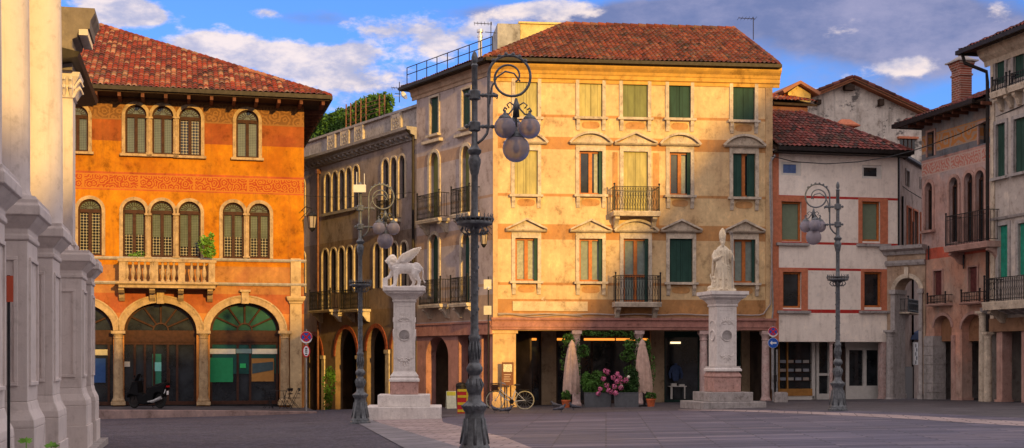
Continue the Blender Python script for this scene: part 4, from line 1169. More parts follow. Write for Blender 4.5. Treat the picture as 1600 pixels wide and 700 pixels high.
for x in (516, 537, 559, 617):
    b = MB(); u = fc.u(x); b.box(u-.55, u+.55, .05, .149, Hc+.22, Hp-.121)
    o = b.build('parapet_panel', MT['stone'], SP)
    b = MB()
    for i in range(4): a = i*math.pi/2+.78; archivolt(b, u+.20*math.cos(a), .5*(Hc+Hp)+.20*math.sin(a), .11, 1., .05, .02, .05, 8); archivolt(b, u+.20*math.cos(a), .5*(Hc+Hp)+.20*math.sin(a), .11, -1., .05, .02, .05, 8)
    b.box(u-.5, u-.42, .015, .05, Hc+.22, Hp-.121); b.box(u+.42, u+.5, .015, .05, Hc+.22, Hp-.121)
    b.build('carved_rosette', MT['stone_grey'], o)
P2 = lambda X, Y: tuple(fc.loc(X, Y, 0))[:2]
shell(SP, 'side_wall', [(0, 0), (0, 12), (fc.L, 12), (fc.L, 0)], -1.5, Hc, MT['streetwall'], fc.M)
b = MB(); b.add([(0,.3,Hc),(fc.L,.3,Hc),(fc.L,12,Hc),(0,12,Hc)], [(0,1,2,3)]); b.build('roof_terrace', MT['stone_grey'], SP)
rail_balcony(fc, SP, 589, 612, 312, 343, .5, slab_y=5, brackets=False)
rail_balcony(fc, SP, 484, 516, 455, 484, .7, slab_y=5); rail_balcony(fc, SP, 533, 560, 452, 483, .7, slab_y=5)
for xs in ((506.6+0,),):
    pass
b = MB()
for xa, xb, yy in ((506,562,330.5),(597,636,0),): 
    if yy: b.box(fc.u(xa), fc.u(xb), -.14, .02, fc.z(534,yy+1)-.05, fc.z(534,yy+1)+.1)
b.build('sill', MT['stone_grey'], SP)
b = MB(); u = fc.u(500); b.tube([(u,-.12,-.8),(u,-.12,fc.z(500,272))], .07, 8); b.box(u-.13,u+.13,-.25,.0,fc.z(500,272),fc.z(500,265)); b.build('drain_pipe', MT['copper'], SP)
b = MB(); u = fc.L-.15; b.tube([(u,-.12,-.6),(u,-.12,fc.z(648,215)),(u,-.5,fc.z(648,203))], .07, 8); b.build('drain_pipe', MT['gutter'], SP)
# ================================================================== roof garden hedge
hx = [(470,206,187),(490,196,182),(512,190,176),(535,188,168),(560,178,160),(580,170,152),(600,160,148)]
pts = []
for i in range(30):
    x = 462+i*4.9; k = max(0, min(len(hx)-2, sum(1 for h in hx if h[0] <= x)-1)); h0, h1 = hx[k], hx[k+1]; t = max(0, min(1, (x-h0[0])/(h1[0]-h0[0])))
    yb, yt = h0[1]+(h1[1]-h0[1])*t, h0[2]+(h1[2]-h0[2])*t+rnd.uniform(-2., 2.5)+(3 if x < 560 else 0)
    c = fc.world(fc.u(x, 1.6), 1.6, 0); Yv = c.y; z1 = PZ(yt, Yv); z0 = PZ(yb, Yv)-1.1
    for q in (0, 1): pts.append(((c.x, c.y, z0+(z1-z0)*(.3+.38*q)), (.42, .5, .36*(z1-z0)), 230))
hd = foliage(pts, MT['leaf'], 'roof_hedge', size=.13, seed=3)
tag(hd, 'long green hedge of the roof garden behind the parapet of the street palazzo', 'hedge')
b = MB()
for i, (x, yt, yb) in enumerate(((541,163,200),(548,161,198),(556,158,195),(564,156,190),(572,153,186),(593,148,178),(601,148,175))):
    c = fc.world(fc.u(x, .75), .75, 0); b.box(c.x-.035, c.x+.035, c.y-.035, c.y+.035, PZ(yb+8, c.y), PZ(yt, c.y))
    if i: 
        for t in (.15, .35, .55, .75): b.rod((pc[0], pc[1], pc[2]+(pc[3]-pc[2])*t), (c.x, c.y, PZ(yb,c.y)+(PZ(yt,c.y)-PZ(yb,c.y))*t), .02, 4)
    pc = (c.x, c.y, PZ(yb, c.y), PZ(yt, c.y))
tag(b.build('garden_trellis', plain('trellis wood', (.16,.08,.05), .8, var=.3)), 'brown wooden trellis in front of the roof garden hedge', 'trellis')

# ================================================================== WHITE HOUSE with red bands
fw = Fac(1207, 61.75, 1403, 63.1)
wz = lambda y: fw.z(1300, y)
RB = (.46,.035,.030)
MT['whitewall'] = plaster('off white house plaster', (.88,.79,.70), (.76,.67,.59), (.30,.24,.20), [(wz(312.5),wz(307.5),RB),(wz(384),wz(379.5),RB),(wz(424.5),wz(419.5),RB),(wz(490.5),wz(485.5),RB)], 14., amount=.6, scale=.5, streak=.4, grit=.4, worn=((.62,.60,.58), .67), wob=.004)
MT['glass_sky'] = plain('window glass with sky in colour', (.10,.16,.34), .15, var=.2)  # blue base colour puts the sky's reflection into the pane
WH = empty('white_house', fw.M, 'off-white three-storey house with thin red bands, orange window surrounds and mossy roof', 'building')
MT['surround'] = plain('terracotta window surround paint', (.50,.17,.09), .8, var=.15)
ops = []
for xl, xr, yt, yb, sx0, sx1, sy0, sy1, cu in ((1221,1252,315,377,1215,1260,308,381,'blind'),(1347,1375,315,377,1341,1387,308,380,'blind'),(1223,1252,425,481,1217,1262,420,486,'glass'),(1350,1377,425,480,1345,1388,420,485,'glass')):
    o, w_ = rect_window(fw, WH, xl, xr, yt, yb, 'blindwin', surround=False, curtain=cu, sill=False); ops.append(o)
    b = MB(); a0, a1, c0, c1 = fw.u(sx0), fw.u(sx1), fw.z(1300, sy1), fw.z(1300, sy0)
    b.box(a0, o[0], -.03, .2, c0, c1); b.box(o[1], a1, -.03, .2, c0, c1); b.box(o[0], o[1], -.03, .2, o[3], c1); b.build('window_surround', MT['surround'], w_)
    b = MB(); b.box(a0-.1, a1+.1, -.16, .02, c0-.12, c0); b.build('sill', MT['stone_grey'], w_)
for xl, xr, yt, yb, cu in ((1221,1252,255,276,'x'),(1347,1378,256,277,'x')):
    u0, u1, z0, z1 = fw.u(xl), fw.u(xr), fw.z(1300, yb), fw.z(1300, yt); ops.append((u0,u1,z0,z1,0))
    b = MB(); t = .11; yy = .06
    b.box(u0, u1, yy, yy+.05, z0, z0+t); b.box(u0, u1, yy, yy+.05, z1-t, z1); b.box(u0, u0+t, yy, yy+.05, z0+t, z1-t); b.box(u1-t*2, u1, yy, yy+.05, z0+t, z1-t)
    wd = b.build('window', MT['white_paint'], WH); b = MB(); b.box(u0, u1, yy+.05, yy+.07, z0, z1); b.build('pane', MT['glass_sky'] if xl < 1300 else MT['glass'], wd)
Hw = fw.z(1206, 232)
zg = fw.z(1300, 534)
wall_mesh(0, fw.L, zg, Hw, ops, .24).build('wall', MT['whitewall'], WH)
b = MB(); b.box(0, .30, -.03, .01, zg, Hw-.1); b.build('corner_strip', MT['surround'], WH)
b = MB(); b.add([(0,0,zg),(fw.L,0,zg),(fw.L,2.2,zg),(0,2.2,zg)], [(0,1,2,3)]); b.build('portico_ceiling', MT['whitewall'], WH, fw.M)
# shop level, set back
dw = 1.3
U = lambda x: fw.u(x, dw)
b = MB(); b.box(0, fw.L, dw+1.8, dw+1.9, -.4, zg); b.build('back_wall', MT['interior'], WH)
fz = lambda y: fw.z(1300, y, dw)
b = MB(); b.box(U(1268), U(1273), dw-.06, dw+.1, -.3, zg); b.box(U(1212), U(1273), dw-.06, dw+.1, -.3, fz(618)); b.box(U(1275), U(1279), dw-.06, dw+.1, -.3, zg); b.box(U(1294), U(1299), dw-.06, dw+.1, -.3, zg); b.box(U(1279), U(1294), dw-.06, dw+.1, fz(587), fz(583)); b.box(U(1279), U(1294), dw-.06, dw+.1, -.3, fz(615))
d1 = b.build('shop_door', MT['white_paint'], WH)
b = MB(); b.box(U(1212), U(1299), dw+.10, dw+.12, -.3, zg); b.build('pane', MT['glass'], d1)
b = MB(); b.box(U(1215), U(1268), dw-.1, dw+.09, fz(618), fz(607)); b.box(U(1215), U(1217), dw-.1, dw+.09, fz(607), zg); b.box(U(1229), U(1231), dw-.05, dw+.09, fz(607), zg); b.build('display_case', plain('ochre wood', (.40,.19,.05), .6), WH)
bk = [(.30,.32,.36),(.36,.30,.26),(.25,.28,.33),(.40,.38,.36)]
for r_, y in enumerate((567, 580.5, 594)):
    b = MB(); b.box(U(1217.2), U(1268), dw+.02, dw+.09, fz(y+1), fz(y)); b.build('display_shelf', MT['wood_brown'], WH)
    for i in range(4):
        x = 1219+i*12; b = MB(); b.box(U(x), U(x+9), dw+.0, dw+.03, fz(y), fz(y-4.5)); b.build('displayed_book', plain('book cover %d' % ((i+r_) % 4), bk[(i+r_) % 4], .6), WH)
b = MB()
for a, c in ((1321,1326),(1348,1353),(1372,1377)): b.box(U(a), U(c), dw-.06, dw+.06, -.3, fz(547))
b.box(U(1321), U(1377), dw-.07, dw+.06, fz(547), fz(542)); b.box(U(1326), U(1348), dw-.05, dw+.06, -.3, fz(603)); b.box(U(1353), U(1372), dw-.05, dw+.06, -.3, fz(603)); b.box(U(1310), U(1380), dw-.02, dw+.08, fz(542), zg)
d2 = b.build('white_door', MT['white_paint'], WH)
b = MB(); b.box(U(1310), U(1377), dw+.08, dw+.1, fz(620), zg); b.build('pane', MT['glass'], d2)
b = MB(); b.box(U(1300), U(1320), dw-.02, dw+.06, -.3, zg); b.box(U(1303),U(1318),dw-.05,dw-.021,fz(622),fz(545)); b.build('dark_door', MT['front_dark'], WH)
for x, r_ in ((1301.5, .085), (1384, .19)):
    b = MB(); u = fw.u(x)
    if r_ > .1: b.box(u-r_, u+r_, .0, .38, -.3, zg); b.box(u-r_-.03, u+r_+.03, -.03, .4, -.3, .12)
    else: column(b, u, .2, -.3, zg, r_, .2, .2, 1.3, 10)
    b.build('pillar', MT['marble_pink'], WH)
b = MB(); u = fw.u(1203); b.tube([(fw.u(1205),-.12,zg-2.2),(fw.u(1205),-.12,fw.z(1205,495)),(fw.u(1206),-.12,fw.z(1206,485)),(fw.u(1201.5),-.12,fw.z(1201,300)),(fw.u(1201.5),-.12,fw.z(1201,255)),(fw.u(1208),-.25,fw.z(1208,243))], .045, 6); b.build('drain_pipe', MT['pipe_grey'], WH)
b = MB(); b.rod((fw.u(1213), -.06, -.2), (fw.u(1213), -.06, fw.z(1213,546)), .05, 8); b.rod((fw.u(1207),-.1,-.2),(fw.u(1207),-.1,fw.z(1207,530)),.04,6); b.build('drain_pipe', MT['pipe_grey'], WH)
# roof
def Lw(x, y, Y): return fw.loc(PX(x, Y), Y, PZ(y, Y))
e0 = Vector((0, -.6, fw.z(1206,232))); e1 = Vector((fw.L+.45, -.6, e0.z))
t0 = Lw(1206, 174, 67.); t1 = Lw(1250, 174.6, 67.); t0.x = .0; t0.z = t1.z; t0.y = t1.y
tile_roof(WH, [e0, e1, t1, t0], MT['tiles_dark'], fw.M, w=.23)
ridge(WH, t1, e1, MT['tiles_dark'], fw.M, .10)
e2 = Vector((fw.L+.45+.5*6, 9., e0.z))
tile_roof(WH, [e1, e2, t1+Vector((1.6,4,0)), t1], MT['tiles_dark'], fw.M, w=.23)
b = MB(); b.box(0, e1.x, -.73, -.60, e0.z-.16, e0.z+.02); b.box(-.02, e1.x-.1, -.6, -.0, e0.z-.22, e0.z-.12); b.build('gutter', MT['gutter'], WH)
# side wall facing the alley
fs = Fac(1403, 63.1, 1452, 69.3)
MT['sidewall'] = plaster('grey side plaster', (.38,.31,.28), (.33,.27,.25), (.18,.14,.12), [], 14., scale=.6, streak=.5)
ops = []
for xl, xr, yt, yb, k in ((1415,1419.5,267,291,'dark'),(1437,1441,280,296,'dark'),(1417,1423,325,385,'dark'),(1427,1433,330,388,'dark'),(1438,1443,335,390,'dark')):
    o, w_ = rect_window(fs, WH, xl, xr, yt, yb, k, s=.08, sill=False, mat=MT['surround'] if yt > 300 else MT['stone_grey']); ops.append(o)
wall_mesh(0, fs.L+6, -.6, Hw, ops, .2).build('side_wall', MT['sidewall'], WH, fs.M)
b = MB(); b.rod((0,-.1,Hw-.05),(fs.L+6,-.1,Hw-.05),.12,6); b.build('gutter', MT['gutter'], WH, fs.M)
b = MB(); b.rod((.05,-.01,-.4),(.05,-.01,Hw-.1),.07,6); b.rod((fs.u(1409),-.05,-.4),(fs.u(1409),-.05,Hw-2),.05,6);b.rod((fs.u(1425),-.05,-.4),(fs.u(1425),-.05,Hw-3),.05,6); b.build('drain_pipe', MT['gutter'], WH, fs.M)

# ================================================================== gabled house behind
fg = Fac(1216, 71.5, 1440, 73.0)
GH = empty('gabled_house', fg.M, 'tall pale stained gable wall with red-edged roof rising behind the white house', 'building')
ap = (fg.u(1328), fg.z(1328, 128)); lf = (fg.u(1216), fg.z(1216, 173)); rt = (fg.u(1441), fg.z(1441, 180))
MT['gable'] = plaster('stained gable plaster', (.62,.57,.51), (.48,.43,.38), (.08,.075,.07), [], 14., scale=.6, amount=.8, streak=.9, worn=((.13,.12,.115), .54))
b = MB(); b.prism([(lf[0],4),(rt[0],4),(rt[0],rt[1]),ap,(lf[0],lf[1])], 0, 9); b.build('wall', MT['gable'], GH)
def slope(a, c, nm):
    A_ = Vector((a[0], -.5, a[1])); C_ = Vector((c[0], -.5, c[1])); d = (C_-A_).normalized(); n = Vector((-d.z, 0, d.x)); n = n if n.z > 0 else -n
    A_ += n*.12; C_ += n*.12; A_ -= d*.5
    b = MB(); pr = [(A_.x,A_.z),(C_.x,C_.z),(C_.x-n.x*.16,C_.z-n.z*.16),(A_.x-n.x*.16,A_.z-n.z*.16)]
    b.prism(pr, -.5, 9); b.build('verge_board', plain('ochre verge wood', (.30,.12,.06), .8), GH)
    return A_, C_
A_, C_ = slope(lf, ap, 'l'); up = Vector((0,0,.06))
tile_roof(GH, [C_+Vector((0,9.5,.06)), C_+up, A_+up, A_+Vector((0,9.5,.06))][::-1] if False else [A_+Vector((0,9.5,.06)), A_+up, C_+up, C_+Vector((0,9.5,.06))], MT['tiles_dark'], fg.M)
B_, D_ = slope(rt, ap, 'r')
tile_roof(GH, [B_+up, B_+Vector((0,9.5,.06)), D_+Vector((0,9.5,.06)), D_+up], MT['tiles_dark'], fg.M)
for a, c in ((A_, C_), (B_, D_)): ridge(GH, a+Vector((0,.05,.08)), c+Vector((0,.05,.08)), MT['tiles_dark'], fg.M, .10, 'verge_tiles')
def gbox(nm, x0, x1, y0, y1, mt, a=-.02, c=.02):
    b = MB(); b.box(fg.u(x0), fg.u(x1), a, c, fg.z(.5*(x0+x1), y1), fg.z(.5*(x0+x1), y0)); return b.build(nm, mt, GH)
gbox('window', 1406, 1429, 218, 236, MT['glass']); gbox('window_hood', 1402, 1433, 214, 217.5, MT['surround'], -.2, .02)
for x in (1411,1417.5,1423.5): gbox('window_bar', x, x+1.3, 218, 236, MT['wood_brown'], -.05, -.021)
for x0, x1, y0, y1 in ((1272,1280,157,164),(1317,1332,135,142),(1371,1378,156,166)): gbox('beam_end', x0, x1, y0, y1, MT['wood_dark'], -.3, .0)
# small chimney on the white house roof
b = MB(); c = Lw(1321, 200, 66.2); b.box(c.x-.28, c.x+.28, c.y-.2, c.y+.2, c.z-1.2, c.z+.1); b.build('chimney', MT['whitewall'], WH); b = MB(); b.frustum(c.x-.55, c.x+.55, c.y-.4, c.y+.4, c.z+.12, c.z+.42, .33); b.box(c.x-.58,c.x+.58,c.y-.43,c.y+.43,c.z+.05,c.z+.12); b.build('chimney_cap', MT['surround'], WH)
# red roofed house with the little lit dormer
fd_ = Fac(1206, 68.5, 1262, 69.0)
DH = empty('dormer_house', fd_.M, 'low red tiled roof with a small sunlit yellow dormer gable beside the tall palazzo', 'building')
zt = fd_.z(1230, 143); ze = fd_.z(1230, 160)
b = MB(); b.box(0, fd_.L, 0, 4, 4, ze-.1); b.build('wall', plaster('red brown wall', (.22,.10,.08), (.18,.09,.07), (.1,.06,.05)), DH)
tile_roof(DH, [Vector((0,-.3,ze)), Vector((fd_.L+.4,-.3,ze)), Vector((fd_.L+.1,2.6,zt+.35)), Vector((0,2.6,zt+.35))], MT['tiles_red'], fd_.M)
u0, u1, uc = fd_.u(1222, 1.8), fd_.u(1276, 1.8), fd_.u(1247, 1.8); zz0, zz1 = fd_.z(1247,147,1.8), fd_.z(1247,132,1.8)
b = MB(); b.prism([(u0+.35,zz0-.4),(u1-.35,zz0-.4),(u1-.35,zz0+.05),(uc,zz1-.05),(u0+.35,zz0+.05)], 1.8, 4.5); o = b.build('dormer', plaster('yellow dormer plaster', (.70,.50,.16), (.6,.42,.14), (.3,.2,.1)), DH)
for a in (u0, u1):
    b = MB(); b.prism([(a,zz0-.05),(uc,zz1+.0),(uc,zz1+.16),(a-.1*(1 if a<uc else -1),zz0+.10)], 1.5, 4.6); b.build('dormer_roof', MT['tiles_red'], o, WMX[o.name], uvs=None)
# ================================================================== ARCHED GATEWAY over the alley
fa = Fac(1386, 62.95, 1446, 61.6)
GW = empty('arched_gateway', fa.M, 'weathered stone archway with a heavy cornice spanning the alley between the houses', 'gateway')
ax0, ax1 = fa.u(1399), fa.u(1437); az1 = fa.z(1418, 434)
MT['gatewall'] = plaster('brown gateway plaster', (.36,.25,.17), (.44,.34,.26), (.14,.10,.08), scale=.8, amount=.8, streak=.6)
zt = fa.z(1415, 386)
wm_ = wall_mesh(0, fa.L, -.5, zt, [(ax0, ax1, -.6, az1, 1.)], .9)
wm_.add([(0,.9,-.5),(ax0,.9,-.5),(ax0,.9,zt),(0,.9,zt)], [(0,1,2,3)]); wm_.build('wall', MT['gatewall'], GW)
b = MB(); b.mould([(.95,zt-.35),(-.12,zt-.35),(-.18,zt-.2),(-.42,zt-.1),(-.45,zt+.06),(.95,zt+.06)], -.15, fa.L+.05)
b.mould([(.01,zt-.85),(-.08,zt-.85),(-.14,zt-.72),(-.14,zt-.64),(.01,zt-.6)], -.05, fa.L); b.build('cornice', MT['stone_grey'], GW)
b = MB(); hw = .5*(ax1-ax0); archivolt(b, .5*(ax0+ax1), az1-hw, hw, 1., .20, -.06, .01, 18)
b.box(.5*(ax0+ax1)-.1, .5*(ax0+ax1)+.1, -.14, .01, az1-.02, az1+.5); b.build('stone_arch', MT['stone'], GW)
for x0, x1 in ((1393, 1399.5),(1436.8,1442)):
    b = MB(); a, c = fa.u(x0), fa.u(x1); sp = az1-hw
    b.box(a, c, -.10, .92, -.4, sp-.12); b.box(a-.06, c+.06, -.16, .95, sp-.12, sp+.08); b.box(a-.05, c+.05, -.15, .95, -.4, .25)
    if x0 < 1400: column(b, .5*(a+c), -.30, -.2, fa.z(1396, 516), .2, .3, .3, 1.2, 12)
    b.build('pier', MT['stone_grey'], GW)

# ================================================================== PINK FRESCOED HOUSE
fk = Fac(1440, 62.0, 1548, 56.7)
kz = lambda y: fk.z(1500, y)
MT['pinkwall'] = plaster('faded pink fresco plaster', (.56,.29,.21), (.44,.33,.28), (.14,.10,.09),
    [(kz(520), kz(400), (.50,.26,.18)), (kz(400), kz(383), (.50,.10,.06)), (kz(383), kz(262), (.46,.29,.25)), (kz(262), kz(238), (.44,.23,.19)), (kz(238), kz(228), (.17,.16,.17)), (kz(228), kz(196), (.50,.22,.08)), (kz(196), kz(140), (.24,.20,.19))],
    18., amount=.8, scale=.55, streak=.55, worn=((.30,.26,.24), .64), frieze=[(kz(262), kz(240), (.44,.17,.13), (.46,.34,.29), 9), (kz(226), kz(198), (.46,.19,.06), (.36,.26,.19), 5)])
PH = empty('pink_house', fk.M, 'narrow pink frescoed house with a brick chimney, arched windows and small iron balcony', 'building')
ops = []
MT['arch_pink'] = plaster('pink arch stone', (.42,.25,.21), (.46,.33,.28), (.15,.10,.09))
def K(*a, **k):
    k.setdefault('mat', MT['arch_pink']); k.setdefault('sill', False); o, w_ = rect_window(fk, PH, *a, **k); ops.append(o); return w_
K(1450,1461,206,244,'dark',s=.10); K(1530.5,1543,192,224,'dark',s=.10)
K(1446.5,1458,285,360,'arch_glass',s=.14,arch=1.,sill=True)
for x0, x1, yt in ((1484,1498,277),(1507.5,1521.5,270),(1525,1539,266)): K(x0,x1,yt,378,'arch_glass',s=.14,arch=1.)
K(1460,1473,423,461,'closed',s=.07,shut='shut_red'); K(1514,1528,417,457,'closed',s=.07,shut='shut_red')
Hk = fk.z(1440, 192)
g1 = (fk.u(1460), fk.u(1487), -.6, fk.z(1472, 493), .75); g2 = (fk.u(1503), fk.u(1540), -.6, fk.z(1520, 491), .7)
ops += [g1, g2]
wall_mesh(0, fk.L, -.5, Hk, ops, .5).build('wall', MT['pinkwall'], PH)
for q in (g1, g2):
    uc = .5*(q[0]+q[1]); hw = .5*(q[1]-q[0]); b = MB(); archivolt(b, uc, q[3]-hw*q[4], hw, q[4], .14, -.05, .01, 16); b.build('stone_arch', MT['arch_pink'], PH)
    b = MB(); b.box(q[0], q[1], .35, .42, q[3]-1.15, q[3]); b.build('arch_infill', plaster('brown infill', (.26,.13,.07), (.3,.17,.1), (.1,.06,.04)), PH)
b = MB()
for i in range(8): z = -.5+i*.42; b.box(fk.u(1446), fk.u(1460)+.04, -.10, .55, z, z+.395)
b.box(fk.u(1446)+.03, fk.u(1460)+.02, -.07, .54, -.5, 2.9); b.build('rusticated_pier', MT['stone_grey'], PH)
b = MB(); b.box(g1[1], g2[0]+.05, -.05, .56, -.5, .15); b.box(g1[1], g1[1]+.3, -.04, .005, .15, g1[3]-.9); b.build('pier', MT['arch_pink'], PH)
b = MB(); column(b, fk.u(1543.5), -.22, -.4, fk.z(1543, 486), .19, .3, .3, 1.3, 14); b.build('corner_column', MT['stone'], PH)
# the passage behind, open at the far side
b = MB(); b.box(0, .2, .5, 4, -.5, 4.0); b.box(fk.L-.1, fk.L+.3, .5, 4, -.5, 4); b.box(0, g1[1]+.5, 3.9, 4.0, -.5, 4.0); b.box(0, fk.L, .5, 4, 3.9, 4.0); b.build('passage_wall', MT['stone_grey'], PH)
rear = wall_mesh(g1[1]+.5, fk.L+.3, -.5, 3.9, [(fk.u(1500,3.9)+.2, fk.u(1535,3.9)+.1, -.6, 2.9, 1.)], .3, 3.95); rear.build('rear_arch_wall', MT['stone_grey'], PH)
rail_balcony(fk, PH, 1478, 1543, 332, 380, .75, slab_y=9, mat=MT['arch_pink'], style='plain')
rail_balcony(fk, PH, 1449, 1477, 461, 474, .35, slab_y=4, mat=MT['arch_pink'], style='plain', brackets=False); rail_balcony(fk, PH, 1502, 1531, 456, 471, .35, slab_y=4, mat=MT['arch_pink'], style='plain', brackets=False)
for x, y in ((1453,386),(1508,400)):
    b = MB(); b.rod((fk.u(x),-.08,fk.z(x,y+20)),(fk.u(x),-.08,fk.z(x,y-2)),.035,5); b.build('tie_rod_anchor', MT['iron'], PH)
P3 = lambda X, Y: tuple(fk.loc(X, Y, 0))[:2]
shell(PH, 'side_wall', [(0, 0), (0, 9), (fk.L+3, 9)], -.5, Hk, MT['pinkwall'], fk.M)
e0 = Vector((-.9, -.85, Hk+.02)); e1 = Vector((fk.L+.15, -.85, Hk+.02))
tile_roof(PH, [e0, e1, Vector((fk.L+.15, 4.2, Hk+1.9)), Vector((1.5, 4.2, Hk+1.9))], MT['tiles_dark'], fk.M, w=.23)
tile_roof(PH, [Vector((-.9,9,Hk+.02)), e0, Vector((1.5,4.2,Hk+1.9)), Vector((1.5,4.5,Hk+1.9))], MT['tiles_dark'], fk.M, w=.23)
b = MB(); b.box(e0.x, e1.x, -.98, -.85, Hk-.15, Hk+.04); b.box(e0.x, e1.x, -.85, 0, Hk-.13, Hk-.08); b.box(e0.x-.1, e0.x, -.98, 9, Hk-.15, Hk+.04); b.build('gutter', MT['gutter'], PH, fk.M)
for i in range(9): b = MB(); q = .1+i*.72; b.box(q, q+.1, -.75, 0, Hk-.27, Hk-.131); b.build('rafter', MT['rafter'], PH)
cx = fk.loc(PX(1502.5, 60.6), 60.6, 0); cx.z = 0
zc0, zc1 = Hk+.5, PZ(95, 60.6)-fk.z0
def brick_mat():
    n = NT('chimney brick', .9, .2); b = n.new('TexBrick'); n.link(n.scale(1, 1, 1, rot=(R(90), 0, 0)), b.inputs['Vector'])
    b.inputs['Scale'].default_value = 1; b.inputs['Brick Width'].default_value = .27; b.inputs['Row Height'].default_value = .105; b.inputs['Mortar Size'].default_value = .012
    b.inputs['Color1'].default_value = (.30,.075,.045,1); b.inputs['Color2'].default_value = (.17,.06,.04,1); b.inputs['Mortar'].default_value = (.40,.32,.26,1)
    n.color(n.mix(n.rng(n.noise(3.), .45, .7, 0, .5), b.outputs['Color'], (.10,.06,.05))); return n.m
MT['brick'] = brick_mat()
b = MB(); s_ = .36; b.box(cx.x-s_, cx.x+s_, cx.y-s_*.8, cx.y+s_*.8, zc0, zc1-.42); b.box(cx.x-s_-.04, cx.x+s_+.04, cx.y-s_*.8-.04, cx.y+s_*.8+.04, zc1-.72, zc1-.64)
b.frustum(cx.x-s_-.02, cx.x+s_+.02, cx.y-s_*.8-.02, cx.y+s_*.8+.02, zc1-.42, zc1-.10, -.10); ch = b.build('chimney', MT['brick'], PH)
b = MB(); b.box(cx.x-s_-.22, cx.x+s_+.22, cx.y-.5, cx.y+.5, zc1-.099, zc1-.04); b.frustum(cx.x-s_-.14, cx.x+s_+.14, cx.y-.42, cx.y+.42, zc1-.039, zc1+.2, .3); b.box(cx.x-.12, cx.x+.12, cx.y-.1, cx.y+.1, zc1+.22, zc1+.34); b.build('chimney_cap', MT['stone_grey'], ch)

# ================================================================== STONE HOUSE at the right edge
fr_ = Fac(1549, 56.3, 1690, 50.6)
rz = lambda x, y: fr_.z(x, y)
SHs = empty('stone_house', fr_.M, 'tall grey stone house with green shutters and black iron balconies at the right edge', 'building')
MT['stonehouse'] = plaster('grey stone house plaster', (.48,.43,.39), (.38,.34,.31), (.13,.11,.10), [], 18., amount=.7, scale=.6, streak=.6)
ops = []
def Q(*a, **k):
    k.setdefault('mat', MT['stone_grey']); k.setdefault('s', .15); o, w_ = rect_window(fr_, SHs, *a, **k); ops.append(o); return w_
for x0, x1 in ((1556.5,1571),(1584.5,1602),(1618,1636)):
    d = (x0-1556)*.30
    Q(x0,x1,86-d*1.25,131-d*1.15,'closed',sill=False); Q(x0+.8,x1+.8,193-d,277-d*.85,'closed',sill=True)
for x0, x1 in ((1561.5,1576),(1592,1608),(1626,1642)): d = (x0-1561)*.12; Q(x0,x1,352-d,433-d,'closed',sill=False,shut='shut_bright')
Hr = rz(1549, 84-0)
Hr = rz(1549, 76)
zgr = rz(1570, 497)
gr = [(fr_.u(1580), fr_.u(1622), zgr-.01, zgr, 0)]
wall_mesh(0, fr_.L, zgr, Hr, ops, .24).build('wall', MT['stonehouse'], SHs)
b = MB(); b.box(0, .28, -.06, .01, zgr, Hr); b.build('corner_strip', MT['stone'], SHs)
for y in (150, 340):
    b = MB(); z = rz(1560, y); b.mould([(.01,z-.12),(-.08,z-.1),(-.12,z),(.01,z+.03)], 0, fr_.L); b.build('string_course', MT['stone_grey'], SHs)
b = MB(); b.mould([(.01,Hr-.7),(-.06,Hr-.7),(-.1,Hr-.5),(-.3,Hr-.35),(-.42,Hr-.12),(-.44,Hr),(.01,Hr)], -.4, fr_.L); b.build('cornice', MT['stone'], SHs)
e0 = Vector((-.9,-.95,Hr+.04)); tile_roof(SHs, [e0, Vector((fr_.L,-.95,Hr+.04)), Vector((fr_.L,4,Hr+2.2)), Vector((1.5,4,Hr+2.2))], MT['tiles_dark'], fr_.M, w=.23)
b = MB(); b.box(-.9, fr_.L, -1.08, -.95, Hr-.12, Hr+.05); b.box(-.9, fr_.L, -.95, 0, Hr-.02, Hr+.03); b.box(-1., -.9, -1.08, 6, Hr-.12, Hr+.05); b.build('gutter', MT['gutter'], SHs)
b = MB(); b.tube([(-.75,-.9,Hr-.1),(-.7,-.8,Hr-.5),(-.12,-.15,Hr-.95),(-.10,-.12,Hr-1.4),(-.10,-.12,2.0),(-.05,-.12,-.2)], .075, 8); b.build('drain_pipe', MT['gutter'], SHs)
for xa, xb in ((1553,1575),(1580.5,1606),(1614,1640)): d = (xa-1549)*.38; rail_balcony(fr_, SHs, xa-3, xb-3, 123-d, 142-d, .4, slab_y=9, style='plain')
rail_balcony(fr_, SHs, 1538, 1690, 428, 466, .9, slab_y=12, style='scroll')
for i in range(10):
    b = MB(); q = .3+i*.62; z = fr_.z(1545, 466, -.9)-.36; b.mould([(.01,z),(-.75,z),(-.7,z-.16),(-.3,z-.3),(.01,z-.32)], q, q+.16); b.build('bracket', MT['stone_grey'], SHs)
b = MB(); b.box(-.05, fr_.L, -.1, .4, zgr-.55, zgr-.0); b.build('arcade_beam', plaster('brown beam', (.26,.15,.09), (.22,.13,.09), (.1,.07,.05)), SHs)
b = MB(); b.box(fr_.u(1557), fr_.u(1566), .0, .45, -.5, zgr-.55); b.box(fr_.u(1557)-.08, fr_.u(1566)+.05, -.06, .5, -.5, .1); b.build('pier', MT['arch_pink'], SHs)
b = MB(); column(b, fr_.u(1551)-.12, -.14, -.45, zgr-.55, .17, .3, .3, 1.25, 14); b.build('column', MT['stone'], SHs)
b = MB(); b.box(fr_.u(1596), fr_.u(1606), .0, .45, -.5, zgr-.55); b.build('pier', MT['arch_pink'], SHs)
b = MB(); b.box(-.1, fr_.L, 3.2, 3.3, -.5, zgr); b.box(0, fr_.L, .4, 3.3, zgr-.02, zgr); b.build('back_wall', MT['interior'], SHs)
b = MB(); b.box(fr_.u(1590), fr_.u(1600), 1.6, 1.66, -.5, zgr-.6); b.build('shop_door', MT['front_dark'], SHs)
shell(SHs, 'side_wall', [(0, 0), (0, 9), (fr_.L, 9), (fr_.L, 0)], -.5, Hr, MT['stonehouse'], fr_.M)

